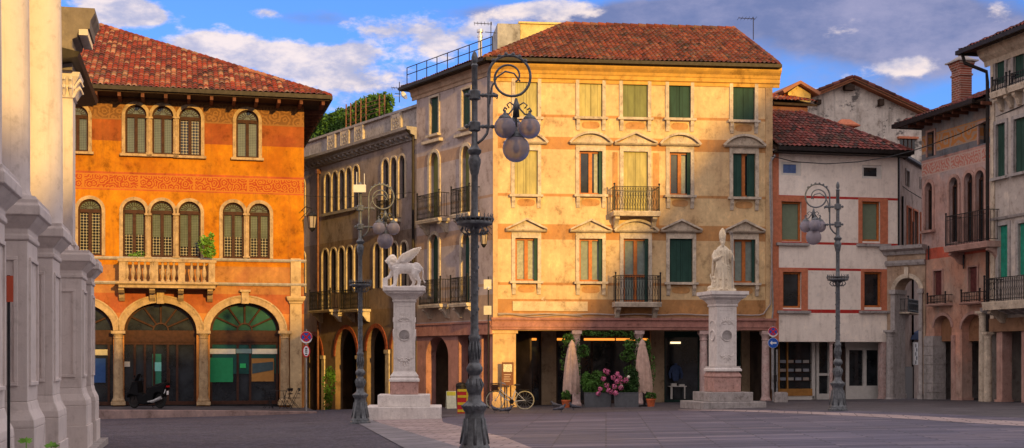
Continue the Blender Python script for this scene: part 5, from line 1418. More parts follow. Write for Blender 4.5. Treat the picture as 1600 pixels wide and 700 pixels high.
# ================================================================== CHURCH on the left
cd = Vector((-493, 2100)).normalized()           # along the front, away from the camera
cn = Vector((cd.y, -cd.x))                        # out of the front, into the square
C4 = Vector((PX(147, 33.7), 33.7))                # outer far corner of the last plinth
CHM = Matrix.Translation((C4.x, C4.y, 0)) @ Matrix(((cd.x, -cn.x, 0, 0), (cd.y, -cn.y, 0, 0), (0, 0, 1, 0), (0, 0, 0, 1)))
# local: x along the front (negative = nearer), y into the church, z up
MT['church'] = plaster('pale church stone', (.66,.59,.56), (.58,.52,.50), (.24,.20,.18), [], 16., amount=.5, scale=.5, streak=.35, grit=.3)
CHU = empty('church', CHM, 'pale stone church front with giant columns on high panelled pedestals at the left edge', 'church')
def pedestal(x0, x1, y0, y1, zb0=-.6, zt=4.25, nm='pedestal'):
    """x0..x1 along the front, y0 outer face"""
    b = MB()
    f = .14
    b.box(x0-f, x1+f, y0-f, y1, zb0, .34); b.box(x0-f+.03, x1+f-.03, y0-f+.03, y1, .34, .78)
    b.ring_mould([(f-.03,.78),(f-.03,.82),(.10,.90),(.03,1.05),(.0,1.18)], x0, x1, y0, y1)
    b.box(x0, x1, y0, y1, 1.18, zt-.62)
    b.ring_mould([(.0,zt-.62),(.03,zt-.60),(.03,zt-.54),(.01,zt-.52),(.01,zt-.44),(.10,zt-.34),(.16,zt-.26),(.20,zt-.24),(.20,zt-.10),(.17,zt-.06),(.17,zt)], x0, x1, y0, y1)
    o = b.build(nm, MT['church'], CHU, CHM, bevel=.012)
    # sunk panels: raised frames on the two visible faces
    b = MB(); za, zc = 1.42, zt-.86; w = x1-x0
    def frm(fn):
        for i, (p, q) in enumerate((((0,0),(1,0)),((0,1),(1,1)))): pass
    m_ = .14; t = .06
    d = y1-y0
    # face towards the camera (x0 side)
    a0, a1 = y0+m_, min(y1-m_, y0+1.0)
    for (p0, p1, r0, r1) in ((a0,a1,za,za+t),(a0,a1,zc-t,zc),(a0,a0+t,za+t,zc-t),(a1-t,a1,za+t,zc-t)): b.box(x0-.035, x0+.01, p0, p1, r0, r1)
    a0, a1 = x0+m_, x1-m_
    for (p0, p1, r0, r1) in ((a0,a1,za,za+t),(a0,a1,zc-t,zc),(a0,a0+t,za+t,zc-t),(a1-t,a1,za+t,zc-t)): b.box(p0, p1, y0-.035, y0+.01, r0, r1)
    b.build('panel_frame', MT['church'], o, CHM, bevel=.008)
    return o
def giant_column(x, y, r, z0, z1, nm='giant_column'):
    b = MB()
    b.box(x-r*1.35, x+r*1.35, y-r*1.35, y+r*1.35, z0, z0+.16)
    prof = [(r*1.33, z0+.16), (r*1.38, z0+.22), (r*1.38, z0+.28), (r*1.33, z0+.33), (r*1.2, z0+.345), (r*1.12, z0+.38), (r*1.13, z0+.42), (r*1.22, z0+.44), (r*1.25, z0+.49), (r*1.22, z0+.54), (r*1.06, z0+.56), (r*1.0, z0+.66)]
    for i in range(1, 9): t = i/8; prof.append((r*(1-.13*t*t), z0+.66+(z1-1.0-z0-.66)*t))
    rr2 = r*.87; zc = z1-1.0
    prof += [(rr2*1.10, zc+.02), (rr2*1.10, zc+.07), (rr2, zc+.09), (rr2*1.05, zc+.5), (rr2*1.35, zc+.84)]
    b.lathe(prof, (x, y, 0), 40)
    b.box(x-rr2*1.45, x+rr2*1.45, y-rr2*1.45, y+rr2*1.45, zc+.84, z1)
    o = b.build(nm, MT['church'], CHU, CHM, smooth=True, flat_angle=35)
    b = MB()
    for row, (zz, h, ro) in enumerate(((zc+.10,.34,1.12),(zc+.36,.36,1.22))):
        for i in range(12):
            a = 2*math.pi*(i+.5*row)/12; ca, sa = math.cos(a), math.sin(a)
            p = [Vector((x+ca*rr2*k, y+sa*rr2*k, zz+q)) for k, q in ((1.02,0),(ro*.95,h*.5),(ro*1.02,h*.85),(ro*1.18,h),(ro*1.2,h*.86))]
            b.tube(p, [.05,.07,.07,.05,.03], 5)
    for i in range(4):
        a = math.pi/4+i*math.pi/2; ca, sa = math.cos(a), math.sin(a)
        b.tube([Vector((x+ca*rr2*(1.5+.16*math.cos(t)), y+sa*rr2*(1.5+.16*math.cos(t)), zc+.72+.1*math.sin(t))) for t in [k*.8 for k in range(8)]], .035, 5)
    b.build('capital_leaves', MT['church'], o, CHM)
    return o
# pedestals in pairs; x = distance along the front from the far corner
peds = []
def ctop(tY):        # local x of the corner whose depth is tY
    return (tY-C4.y)/cd.y
specs = [(ctop(18.0), 0.0, 1.30), (ctop(21.7), 0.0, 1.30), (ctop(25.3), 0.0, 1.30), (ctop(31.3), 0.0, 1.25), (ctop(33.7), .0, .95)]
for i, (xf, y0, w) in enumerate(specs):
    pedestal(xf-w, xf, y0, y0+2.6)
ZT = 12.4
for yy_, dx in ((18.,.65),(21.7,.65),(25.3,.65),(31.3,.62)): giant_column(ctop(yy_)-dx, .96, .50, 4.25, ZT)
ZCOL = 8.8
b = MB(); x4 = ctop(33.7); b.box(x4-.82, x4-.10, .44, 1.3, 4.25, ZCOL-.62); b.ring_mould([(.12,4.25),(.12,4.4),(.05,4.5),(.09,4.6),(.0,4.75)], x4-.82, x4-.10, .44, 1.3)
pl_ = b.build('pilaster', MT['church'], CHU, CHM)
b = MB()
b.ring_mould([(.0,ZCOL-.62),(.05,ZCOL-.6),(.02,ZCOL-.56),(.03,ZCOL-.3),(.16,ZCOL-.10),(.18,ZCOL)], x4-.82, x4-.10, .44, 1.3)
for row in range(2):
    for i in range(5):
        zz = ZCOL-.56+row*.2; q = x4-.82+.72*(i+.25+.5*row)/5
        b.tube([(q,.42,zz),(q,.36,zz+.14),(q,.27,zz+.22),(q,.25,zz+.16)], [.04,.06,.05,.03], 5)
        q = .44+.78*(i+.25)/5; b.tube([(x4-.84,q,zz),(x4-.90,q,zz+.14),(x4-.99,q,zz+.22),(x4-1.01,q,zz+.16)], [.04,.06,.05,.03], 5)
b.build('pilaster_capital', MT['church'], pl_, CHM)
b = MB(); b.box(ctop(12), x4-.2, 1.45, 6, -.6, ZT); b.build('front_wall', MT['church'], CHU, CHM)
MT['churchdark'] = plaster('weathered dark entablature stone', (.22,.19,.17), (.16,.14,.13), (.07,.06,.05))  # darker than the rest of the church stone
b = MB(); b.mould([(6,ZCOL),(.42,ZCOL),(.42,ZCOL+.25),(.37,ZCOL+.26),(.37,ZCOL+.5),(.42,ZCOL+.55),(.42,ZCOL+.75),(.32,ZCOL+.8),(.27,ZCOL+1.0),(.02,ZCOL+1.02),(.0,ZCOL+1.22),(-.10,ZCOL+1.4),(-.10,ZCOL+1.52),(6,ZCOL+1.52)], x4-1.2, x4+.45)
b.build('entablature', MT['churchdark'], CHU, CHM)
for i in range(11): b = MB(); q = x4+.40-i*.15; b.box(q-.09, q, .06, .27, ZCOL+.86, ZCOL+1.01); b.build('dentil', MT['church'], CHU)
b = MB(); b.mould([(6,ZT),(.0,ZT),(.0,ZT+1.2),(-.4,ZT+1.4),(-.6,ZT+1.9),(-.8,ZT+2.1),(6,ZT+2.1)], ctop(12), ctop(31.3)+.1); b.build('entablature', MT['church'], CHU)
b = MB(); b.box(x4-.2, x4+4.2, 1.1, 6, -.6, 8.9); b.build('side_bay', MT['gable'], CHU, CHM)
b = MB(); b.mould([(6,8.9),(.95,8.9),(.55,8.95),(.25,9.0),(.20,9.12),(6,10.3)], x4-1.8, x4+4.46); b.build('side_bay_eave', MT['gutter'], CHU, CHM)
b = MB(); b.mould([(1.1,5.6),(1.0,5.6),(.85,5.9),(.95,6.2),(.7,6.4),(.7,6.5),(1.1,6.5)], x4+.4, x4+2.8); b.build('side_bay_cornice', MT['stone_grey'], CHU, CHM)
b = MB(); b.box(ctop(12), x4+.35, -.32, 3, -.6, g(C4.x, C4.y)+.16); b.build('church_step', MT['stone_grey'], CHU, CHM)

# ================================================================== MONUMENTS
def remesh(mb, name, mat, M=None, vox=.02, smooth=2, parent=None):
    o = mb.build('tmp', None); md = o.modifiers.new('r', 'REMESH'); md.mode = 'VOXEL'; md.voxel_size = vox; md.use_smooth_shade = True
    sm = o.modifiers.new('s', 'SMOOTH'); sm.iterations = smooth; sm.factor = .5
    dg = bpy.context.evaluated_depsgraph_get(); me = bpy.data.meshes.new_from_object(o.evaluated_get(dg)); me.name = name
    bpy.data.objects.remove(o); me.materials.clear(); me.materials.append(mat)
    for p in me.polygons: p.use_smooth = True
    q = bpy.data.objects.new(name, me); COL.objects.link(q); M = M or Matrix.Identity(4); q.matrix_basis = M; WMX[q.name] = M
    if parent: q.parent = parent; q.matrix_basis = WMX[parent.name].inverted() @ M
    return q
def monument(x, y, label, parts_spec):
    p = G(x, y); Yc = p.y; M = T(PX(x, Yc), Yc, g(PX(x, Yc), Yc)) @ RZ(R(2))
    root = empty('monument_pedestal', M, label, 'monument', 'statue pedestals on the square')
    return root, M, Yc
# --- the lion's pillar
Yl = 47.6+.9; Xl = PX(632, Yl); gl_ = g(Xl, Yl); sc = F/Yl
ML = T(Xl, Yl, gl_-.02) @ RZ(R(3)); hz = lambda y: PZ(y, Yl)-gl_+.02
LP = empty('monument_pedestal', ML, 'white stone pillar with a round plaque on stepped base, carrying the lion', 'monument', 'statue pedestals on the square')
def med(mb, cx, y, cz, r, t=.045, n=20): archivolt(mb, cx, cz, r-t, 1., t, y-.035, y+.01, n); archivolt(mb, cx, cz, r-t, -1., t, y-.035, y+.01, n)
def pillar(root, M, st):
    for nm, w, d, z0, z1, mt in st:
        b = MB()
        b.box(-w/2, w/2, -d/2, d/2, z0, z1-.002); b.build(nm, mt, root, M, bevel=.02)
w1 = 116/sc
pillar(LP, ML, [('step', w1, w1*.95, -.3, hz(634), MT['stone_white']), ('step', 80/sc, 80/sc, hz(634), hz(616), MT['stone_white']), ('pink_block', 43/sc, 43/sc, hz(616), hz(596), MT['stone_pink'])])
def shaft(root, M, hz, sc, y0, y1, y2, y3, wsh, wcap, top_extra=0):
    """base moulding y0..y1, shaft y1..y2, capital y2..y3"""
    h = wsh/2; b = MB()
    z0, z1, z2, z3 = hz(y0), hz(y1), hz(y2), hz(y3)
    b.ring_mould([(.16,z0),(.16,z0+.08),(.10,z0+.14),(.12,z0+.2),(.03,z1-.05),(.0,z1)], -h, h, -h, h); b.box(-h, h, -h, h, z1-.001, z2); o = b.build('shaft', MT['stone_white'], root, M, bevel=.01)
    c = wcap/2-h; b = MB()
    b.ring_mould([(.0,z2),(.04,z2+.03),(.04,z2+.08),(.02,z2+.10),(c*.35,z2+(z3-z2)*.45),(c*.75,z2+(z3-z2)*.60),(c*.80,z2+(z3-z2)*.7),(c,z2+(z3-z2)*.78),(c,z3)], -h, h, -h, h); b.build('capital', MT['stone_white'], root, M)
    b = MB(); zm = .5*(z1+z2)
    med(b, 0, -h, zm+.05, h*.62); b.lathe([(h*.55,0),(h*.55,.02)], (0,0,0), 4)
    b.v = b.v[:-8]; b.f = b.f[:-6]
    for zz, s_ in ((z2-.55, 1), (z1+.35, -1)):
        for k in range(7): a = math.pi*(k+.5)/7; b.rod((h*.15*math.cos(a), -h-.01, zz-s_*.15+s_*.1*math.sin(a)), (h*.6*math.cos(a), -h-.01, zz-s_*.15+s_*.32*math.sin(a)), .018, 4)
        archivolt(b, 0, zz-s_*.15, h*.62, s_*.6, .035, -h-.03, -h+.01, 12)
    for q in (-1, 1): b.box(q*(h-.08)-.015, q*(h-.08)+.015, -h-.012, -h+.01, z1+.1, z2-.12)
    b.box(-h+.07, h-.07, -h-.012, -h+.01, z1+.09, z1+.12); b.box(-h+.07, h-.07, -h-.012, -h+.01, z2-.14, z2-.11)
    b.build('carved_relief', MT['stone_white'], o, M)
    b = MB(); b.prism([(h*.54*math.cos(2*math.pi*k/24), zm+.05+h*.54*math.sin(2*math.pi*k/24)) for k in range(24)], -h-.012, -h+.01); b.build('round_plaque', MT['stone_grey'], o, M)
    # the side to the right carries the same mouldings
    b = MB(); n0 = len(b.v); med(b, 0, -h, zm+.05, h*.6); archivolt(b, 0, z2-.7, h*.6, .6, .035, -h-.03, -h+.01, 12); b.xf(RZ(R(90))); n1 = len(b.v); med(b, 0, -h, zm+.05, h*.6) if False else None
    b.build('carved_relief', MT['stone_white'], o, M)
    b = MB(); med(b, 0, -h, zm+.05, h*.6); archivolt(b, 0, z2-.7, h*.6, .6, .035, -h-.03, -h+.01, 12); b.xf(RZ(R(-90))); b.build('carved_relief', MT['stone_white'], o, M)
shaft(LP, ML, hz, sc, 596, 580, 473, 450.5, 33/sc, 65/sc)
# --- winged lion
def lion(M):
    b = MB()
    # units: metres, facing -x
    def E_(c, r, rot=None):
        s = len(b.v); b.sphere((0,0,0), 1., 16); m_ = T(*c) @ (rot or Matrix.Identity(4)) @ Matrix.Diagonal((r[0], r[1], r[2], 1)); b.xf(m_, s)
    RY = lambda a: Matrix.Rotation(R(a), 4, 'Y')
    b.tube([(-.30,0,.78),(-.15,0,.76),(.1,0,.73),(.35,0,.72),(.52,0,.74)], [.20,.235,.21,.19,.18], 14)      # trunk
    E_((-.22,0,.74),(.21,.21,.27)); E_((.46,0,.72),(.21,.195,.23)); E_((-.33,0,.86),(.19,.18,.23), RY(-25))
    # mane and head
    E_((-.44,0,1.0),(.20,.21,.24)); E_((-.40,0,.84),(.19,.20,.22))
    rr2 = random.Random(4)
    for i in range(60):
        a = rr2.uniform(0, 6.28); t = rr2.uniform(-.15, 1.); c = (-.42+.12*t+rr2.uniform(-.04,.04), .205*math.sin(a), .97-.25*max(0,t)*.9+.23*math.cos(a)); E_(c, (.06,.04,.065))
    E_((-.55,0,1.02),(.12,.10,.125)); E_((-.64,0,.985),(.075,.065,.055)); E_((-.63,0,.93),(.05,.05,.03)); E_((-.70,0,1.0),(.025,.03,.02))
    for s_ in (-1,1): E_((-.60,s_*.06,1.06),(.035,.022,.022)); E_((-.50,s_*.105,1.13),(.035,.02,.045)); E_((-.665,s_*.035,.975),(.04,.03,.03))
    # legs
    def leg(p, r): b.tube(p, r, 9)
    leg([(-.26,-.12,.72),(-.30,-.13,.50),(-.31,-.13,.30),(-.33,-.13,.12),(-.36,-.13,.06)], [.145,.105,.08,.07,.075]); E_((-.40,-.13,.05),(.095,.06,.05))
    leg([(-.32,.12,.72),(-.45,.12,.55),(-.52,.12,.42),(-.60,.12,.36)], [.14,.10,.075,.068]); E_((-.65,.12,.35),(.09,.06,.045))
    leg([(.48,-.12,.68),(.42,-.13,.50),(.50,-.13,.36),(.58,-.13,.24),(.55,-.13,.08)], [.18,.155,.10,.072,.065]); E_((.51,-.13,.05),(.09,.06,.045))
    leg([(.46,.12,.68),(.30,.13,.48),(.33,.13,.34),(.38,.13,.22),(.33,.13,.08)], [.18,.15,.095,.068,.062]); E_((.29,.13,.05),(.09,.06,.045))
    leg([(.62,0,.80),(.70,0,.72),(.72,0,.55),(.70,.02,.36),(.76,.02,.22),(.80,.02,.18)], [.035,.03,.027,.027,.03,.045])
    # wings
    for s_ in (-1, 1):
        b.tube([(-.20,s_*.15,.90),(-.14,s_*.20,1.08),(-.02,s_*.23,1.22),(.12,s_*.25,1.29)], [.07,.065,.05,.035], 8)
        for k in range(9):
            t = k/8
            st_ = Vector((-.16+.26*t, s_*(.18+.06*t), 1.0+.27*t)); ln = .30+.30*t; an = R(8+30*t if k < 9 else 0)
            d = Vector((math.cos(R(-14+36*t)), 0, math.sin(R(-14+36*t))))
            b.tube([st_, st_+d*ln*.5+Vector((0,s_*.03,.015)), st_+d*ln+Vector((0,s_*.03,.0))], [.055,.06,.022], 7)
        for k in range(5):
            t = k/4; E_((-.13+.18*t, s_*(.20+.03*t), .98+.20*t), (.07,.03,.05))
    # book and ground
    b.box(-.78,-.62,-.06,.16,.0,.34); b.box(-.80,-.60,-.08,-.06,.0,.36)
    b.prism_z([(-.80,-.26),(.70,-.26),(.82,-.1),(.80,.24),(-.82,.24)], -.03, .035)
    for i in range(26): E_((rr2.uniform(-.75,.75), rr2.uniform(-.22,.22), .02), (.1,.05,.045))
    return remesh(b, 'winged_lion_statue', MT['stone_white'], M, .016, 1)
zl_ = hz(450.5)
li = lion(ML @ T(-.02, 0, zl_+.03) @ Matrix.Scale(.96, 4))
tag(li, 'white stone winged lion statue with its paw on a book, standing on the left pillar', 'statue')

# --- the bishop's pillar
Ym = 52.9; Xm = PX(1129, Ym); gm_ = g(Xm, Ym); scm = F/Ym; hz2 = lambda y: PZ(y, Ym)-gm_+.02
MM = T(Xm, Ym, gm_-.02) @ RZ(R(14))
BP = empty('monument_pedestal', MM, 'taller grey and pink stone pillar with carved plaques on two steps, carrying the bishop', 'monument', 'statue pedestals on the square')
pillar(BP, MM, [('step', 104/scm, 96/scm, -.3, hz2(626.5), MT['stone_grey']), ('step', 72/scm, 70/scm, hz2(626.5), hz2(612), MT['stone_grey']), ('pink_block', 44/scm, 42/scm, hz2(612), hz2(590), MT['stone_pink'])])
b = MB(); hp = 37/scm/2; b.ring_mould([(.06,hz2(590)),(.10,hz2(588)),(.08,hz2(585)),(.0,hz2(580))], -hp, hp, -hp, hp); b.build('pink_moulding', MT['stone_pink'], BP, MM)
shaft(BP, MM, hz2, scm, 580, 574, 480, 456, 33/scm, 62/scm)
def bishop(M):
    b = MB(); rr2 = random.Random(9)
    def E_(c, r, rot=None):
        s = len(b.v); b.sphere((0,0,0), 1., 16); b.xf(T(*c) @ (rot or Matrix.Identity(4)) @ Matrix.Diagonal((r[0], r[1], r[2], 1)), s)
    # robe: folded rings (height, half width, half depth, x lean, fold depth)
    rings = [(0.0,.40,.34,.0,.045),(.25,.37,.32,.0,.05),(.6,.335,.29,.0,.05),(.95,.30,.27,.01,.04),(1.2,.29,.25,.01,.025),(1.45,.30,.23,.01,.015),(1.62,.29,.20,.0,.01),(1.74,.20,.15,-.01,.0),(1.82,.10,.10,-.01,0)]
    n = 44; vs = []; fs = []
    for k, (z, a, d, lx, fo_) in enumerate(rings):
        for i in range(n):
            t = 2*math.pi*i/n; f_ = 1+fo_/.3*(math.sin(t*7+k*.35)+.6*math.sin(t*11-k*.5+1))
            vs.append((lx+a*f_*math.cos(t), d*f_*math.sin(t), z))
    for k in range(len(rings)-1):
        for i in range(n): j = (i+1) % n; fs.append((k*n+i, k*n+j, (k+1)*n+j, (k+1)*n+i))
    fs.append(tuple(range(n-1,-1,-1))); fs.append(tuple((len(rings)-1)*n+i for i in range(n))); b.add(vs, fs)
    # cope falling diagonally over the front, gathered on the left arm
    for k in range(9):
        t = k/8
        b.tube([(-.30+.03*t,-.12-.02*k,1.50-.07*k),(-.16+.02*t,-.26,1.22-.09*k),(.06,-.29,1.0-.085*k),(.30-.01*k,-.20,.95-.10*k)], [.035,.045,.042,.03], 6)
    for s_ in (-1, 1):
        b.tube([(s_*.10,-.20,1.62),(s_*.09,-.265,1.3),(s_*.11,-.30,.9),(s_*.13,-.32,.45)], [.04,.04,.04,.035], 6)
        b.tube([(s_*.32,.0,1.5),(s_*.37,.02,1.0),(s_*.38,.05,.5),(s_*.37,.05,.1)], [.06,.07,.06,.05], 7)
    # arms
    b.tube([(-.25,-.02,1.60),(-.36,-.08,1.38),(-.34,-.20,1.22),(-.20,-.30,1.30),(-.10,-.33,1.36)], [.10,.10,.095,.06,.038], 9)
    b.tube([(.25,-.02,1.60),(.36,-.06,1.36),(.36,-.20,1.22),(.33,-.28,1.34),(.33,-.31,1.42)], [.10,.10,.09,.055,.036], 9)
    E_((-.07,-.345,1.38),(.05,.03,.035)); E_((.335,-.32,1.46),(.04,.04,.05))
    for q in range(4): b.tube([(-.06,-.35,1.36+.016*q),(-.02,-.365,1.375+.018*q),(.0+.008*q,-.355,1.39+.018*q)], [.011,.010,.008], 5); b.tube([(.31,-.335,1.43+.022*q),(.345,-.36,1.43+.022*q),(.37,-.335,1.43+.022*q)], [.012,.011,.009], 5)
    # head with beard and mitre
    b.tube([(0,0,1.74),(-.005,-.02,1.9)], [.085,.075], 8)
    E_((-.005,-.03,2.0),(.105,.12,.145)); E_((-.005,-.155,2.0),(.022,.03,.035)); E_((-.005,-.13,1.90),(.085,.07,.085)); E_((-.005,-.15,1.83),(.055,.05,.08))
    for s_ in (-1,1): E_((-.005+s_*.045,-.13,2.035),(.026,.02,.012)); E_((-.005+s_*.105,-.02,2.0),(.016,.03,.038)); E_((-.005+s_*.05,-.115,1.97),(.035,.035,.03))
    vs = []; fs = []; n = 20
    for k, (z, a, d) in enumerate(((2.06,.125,.135),(2.14,.135,.135),(2.26,.145,.11),(2.38,.12,.07),(2.48,.055,.03),(2.53,.01,.01))):
        for i in range(n): t = 2*math.pi*i/n; vs.append((-.005+a*math.cos(t), -.02+d*math.sin(t), z))
    for k in range(5):
        for i in range(n): j = (i+1) % n; fs.append((k*n+i, k*n+j, (k+1)*n+j, (k+1)*n+i))
    fs.append(tuple(range(n-1,-1,-1))); fs.append(tuple(5*n+i for i in range(n))); b.add(vs, fs)
    b.box(-.022,.012,-.17,-.12,2.10,2.40)
    # small kneeling figure at his feet, left, and ground stone
    E_((-.36,-.16,.26),(.12,.12,.20)); E_((-.38,-.20,.52),(.065,.07,.08)); b.tube([(-.32,-.2,.38),(-.38,-.30,.34),(-.42,-.28,.44)], [.05,.04,.03], 6); E_((-.46,-.12,.12),(.16,.14,.10)); b.tube([(-.43,-.12,.4),(-.5,-.1,.62),(-.47,-.1,.7)], [.04,.03,.02], 6)
    b.prism_z([(-.62,-.36),(.50,-.36),(.55,.30),(-.60,.30)], -.03, .04)
    for i in range(30): a = rr2.uniform(0,6.28); E_((.0+.46*math.cos(a), .26*math.sin(a), .04), (.10,.07,.07))
    for s_ in (-1,1): E_((s_*.12,-.37,.07),(.05,.09,.04))
    o = remesh(b, 'bishop_statue', plaster('lichened statue stone', (.76,.66,.50), (.62,.52,.38), (.14,.12,.10), scale=2.5, streak=.6, amount=.8, grit=.6), M, .017, 1)
    return o
bm_ = MM @ T(0, 0, hz2(456)+.03) @ Matrix.Scale(.985, 4)
bi = bishop(bm_ @ RZ(R(-16)))
tag(bi, 'pale lichen-stained statue of a bishop in mitre and long robe on the right pillar', 'statue')
b = MB(); b.rod((.34,-.34,.08),(.34,-.34,2.16),.017,6); b.tube([(.34+.0,-.34,2.16),(.34,-.34,2.28),(.30,-.34,2.34),(.25,-.34,2.31),(.25,-.34,2.24),(.29,-.34,2.22)], .017, 6)
b.build('crosier', MT['stone_grey'], bi, bm_ @ RZ(R(-16)))
# ================================================================== STREET LAMPS
MT['lampiron'] = plain('grey green cast iron', (.105,.115,.125), .45, .25, var=.35, scale=12, spec=.5)
def globe_mat():
    n = NT('smoky globe glass', .05, .7)
    lw = n.new('LayerWeight'); lw.inputs[0].default_value = .35
    n.color(n.mix(n.noise(2.), (.30,.29,.36), (.42,.38,.42)))
    n.b.inputs['Transmission Weight'].default_value = .35
    n.b.inputs['IOR'].default_value = 1.1
    n.link(n.rng(lw.outputs['Facing'], 0., 1., .80, 1.), n.b.inputs['Alpha'])
    return n.m
MT['globe'] = globe_mat(); MT['bulb'] = plain('white lamp bulb', (.75,.62,.50), .4)
def make_lamp(M, label):
    root = empty('street_lamp', M, label, 'street lamp', 'cast iron lamps with four globes on the square')
    m = MT['lampiron']
    def lat(nm, prof, n=20, par=None, sm=True):
        b = MB(); b.lathe(prof, (0,0,0), n); return b.build(nm, m, par or root, M, smooth=sm, flat_angle=40)
    ba = lat('base', [(.35,-.10),(.35,.06),(.31,.09),(.31,.15),(.285,.18),(.26,.30),(.225,.50),(.205,.66),(.19,.78),(.195,.84),(.24,.90),(.255,.94),(.255,.98),(.22,1.01),(.19,1.03),(.14,1.08),(.125,1.18)])
    b = MB()
    for i in range(8):
        a = i*math.pi/4; ca, sa = math.cos(a), math.sin(a); b.tube([(ca*.275,sa*.275,.2),(ca*.235,sa*.235,.45),(ca*.205,sa*.205,.72)], [.035,.03,.018], 6)
    for i in range(20): a = i*math.pi/10; b.sphere((.25*math.cos(a), .25*math.sin(a), .96), .025, 6)
    b.build('base_ornament', m, ba, M, smooth=True)
    co_ = lat('column', [(.125,1.18),(.13,1.22),(.155,1.27),(.17,1.36),(.15,1.45),(.115,1.52),(.10,1.58),(.13,1.63),(.165,1.68),(.165,1.74),(.13,1.80),(.10,1.84),(.105,1.90),(.10,2.0),(.095,2.25),(.115,2.31),(.12,2.36),(.085,2.42),(.078,2.6),(.075,4.42),(.09,4.46),(.11,4.56)])
    b = MB()
    for i in range(10):
        a = i*math.pi/5; ca, sa = math.cos(a), math.sin(a); b.tube([(ca*.13,sa*.13,1.27),(ca*.172,sa*.172,1.40),(ca*.13,sa*.13,1.52)], [.018,.022,.01], 5); b.tube([(ca*.10,sa*.10,1.9),(ca*.115,sa*.115,2.1),(ca*.09,sa*.09,2.28)], [.015,.022,.01], 5)
    for k in range(30):
        a = k*.9; z = 2.5+k*.06; b.sphere((.078*math.cos(a), .078*math.sin(a), z), .018, 5, sz=1.8)
    b.build('column_ornament', m, co_, M, smooth=True)
    b = MB(); b.lathe([(.12,4.54),(.22,4.58),(.36,4.62),(.37,4.65),(.36,4.68),(.12,4.67)], (0,0,0), 24)
    for i in range(24):
        a = i*math.pi/12; ca, sa = math.cos(a), math.sin(a)
        b.tube([(ca*.355,sa*.355,4.66),(ca*.385,sa*.385,4.73),(ca*.36,sa*.36,4.79),(ca*.375,sa*.375,4.83)], [.014,.012,.012,.006], 5)
    b.lathe([(.345,4.73),(.36,4.73),(.36,4.75),(.345,4.75)], (0,0,0), 24)
    for i in range(10):
        a = i*math.pi/5+.2; ca, sa = math.cos(a), math.sin(a)
        b.tube([(ca*.11,sa*.11,4.44),(ca*.2,sa*.2,4.42),(ca*.29,sa*.29,4.50),(ca*.25,sa*.25,4.57)], .016, 5)
    b.build('crown', m, root, M, smooth=True, flat_angle=40)
    sh = lat('shaft', [(.11,4.67),(.075,4.8),(.068,5.0),(.068,5.62),(.085,5.66),(.10,5.74),(.125,5.86),(.13,5.93),(.10,5.98),(.09,6.02),(.135,6.07),(.14,6.12),(.09,6.17),(.062,6.24),(.060,7.80),(.075,7.82),(.045,7.87),(.06,7.92),(.065,7.99),(.04,8.08),(.01,8.12)])
    for z in (6.60, 7.23):
        b = MB(); b.lathe([(.09,z-.10),(.12,z-.08),(.12,z+.08),(.09,z+.10)], (0,0,0), 8); b.tube([(-.16,0,z),(.42,0,z)], .026, 7)
        for x in (-.16, .17, .24, .36, .42): b.sphere((x,0,z), .045, 8)
        b.build('clamp', m, root, M, smooth=True, flat_angle=40)
    # bracket tube and scroll, arm along +x
    b = MB()
    path = [(.06,0,6.26),(.16,0,6.34),(.25,0,6.46),(.28,0,6.6),(.28,0,7.6)]
    c = Vector((.705,0,7.62)); r = .425
    for k in range(1, 22): a = math.pi-k*math.pi*1.32/21; path.append((c.x+r*math.cos(a), 0, c.z+r*math.sin(a)))
    # inner spiral
    for k in range(1, 26):
        t = k/25; a = math.pi-math.pi*1.32-t*math.pi*1.95; q = r*(1-t*.74); path.append((c.x+.0+q*math.cos(a)*1.0+.05*t, 0, c.z+q*math.sin(a)-.02*t))
    n_ = len(path); b.tube(path, [.027 if i < 26 else .027-.011*(i-26)/(n_-26) for i in range(n_)], 8)
    b.tube([(.30,0,7.05),(.34,0,7.38),(.45,0,7.60),(.62,0,7.72),(.80,0,7.68),(.92,0,7.52)], .018, 6)
    b.tube([(.28,0,7.2),(.38,0,7.28),(.47,0,7.24),(.45,0,7.16)], .016, 6)
    for i in range(6): a = math.pi*(.25+.1*i); b.sphere((c.x+(r+.03)*math.cos(a),0,c.z+(r+.03)*math.sin(a)), .04, 6)
    b.build('scroll_bracket', m, root, M, smooth=True)
    # hanging cluster
    hx, hz_ = .84, 7.18
    b = MB(); b.rod((hx,0,hz_), (hx,0,6.53), .022, 6); b.lathe([(.03,6.80),(.06,6.86),(.07,6.8),(.05,7.06),(.03,7.16)], (hx,0,0), 8)
    gl = []
    for i in range(3):
        a = R(95+120*i); ca, sa = math.cos(a), math.sin(a)
        rad = .29
        b.tube([(hx+.03*ca,.03*sa,7.10),(hx+.08*ca,.08*sa,6.96),(hx+.19*ca,.19*sa,6.84),(hx+(rad-.03)*ca,(rad-.03)*sa,6.84),(hx+(rad+.04)*ca,(rad+.04)*sa,6.90),(hx+rad*ca,rad*sa,6.96),(hx+(rad-.05)*ca,(rad-.05)*sa,6.93)], .018, 6)
        b.tube([(hx+.04*ca,.04*sa,7.02),(hx+.16*ca,.16*sa,7.08),(hx+.24*ca,.24*sa,7.02),(hx+.18*ca,.18*sa,6.96)], .015, 5)
        gl.append((hx+rad*ca, rad*sa, 6.56, .218))
    b.build('globe_bracket', m, root, M, smooth=True)
    gl.append((hx, 0, 6.16, .275))
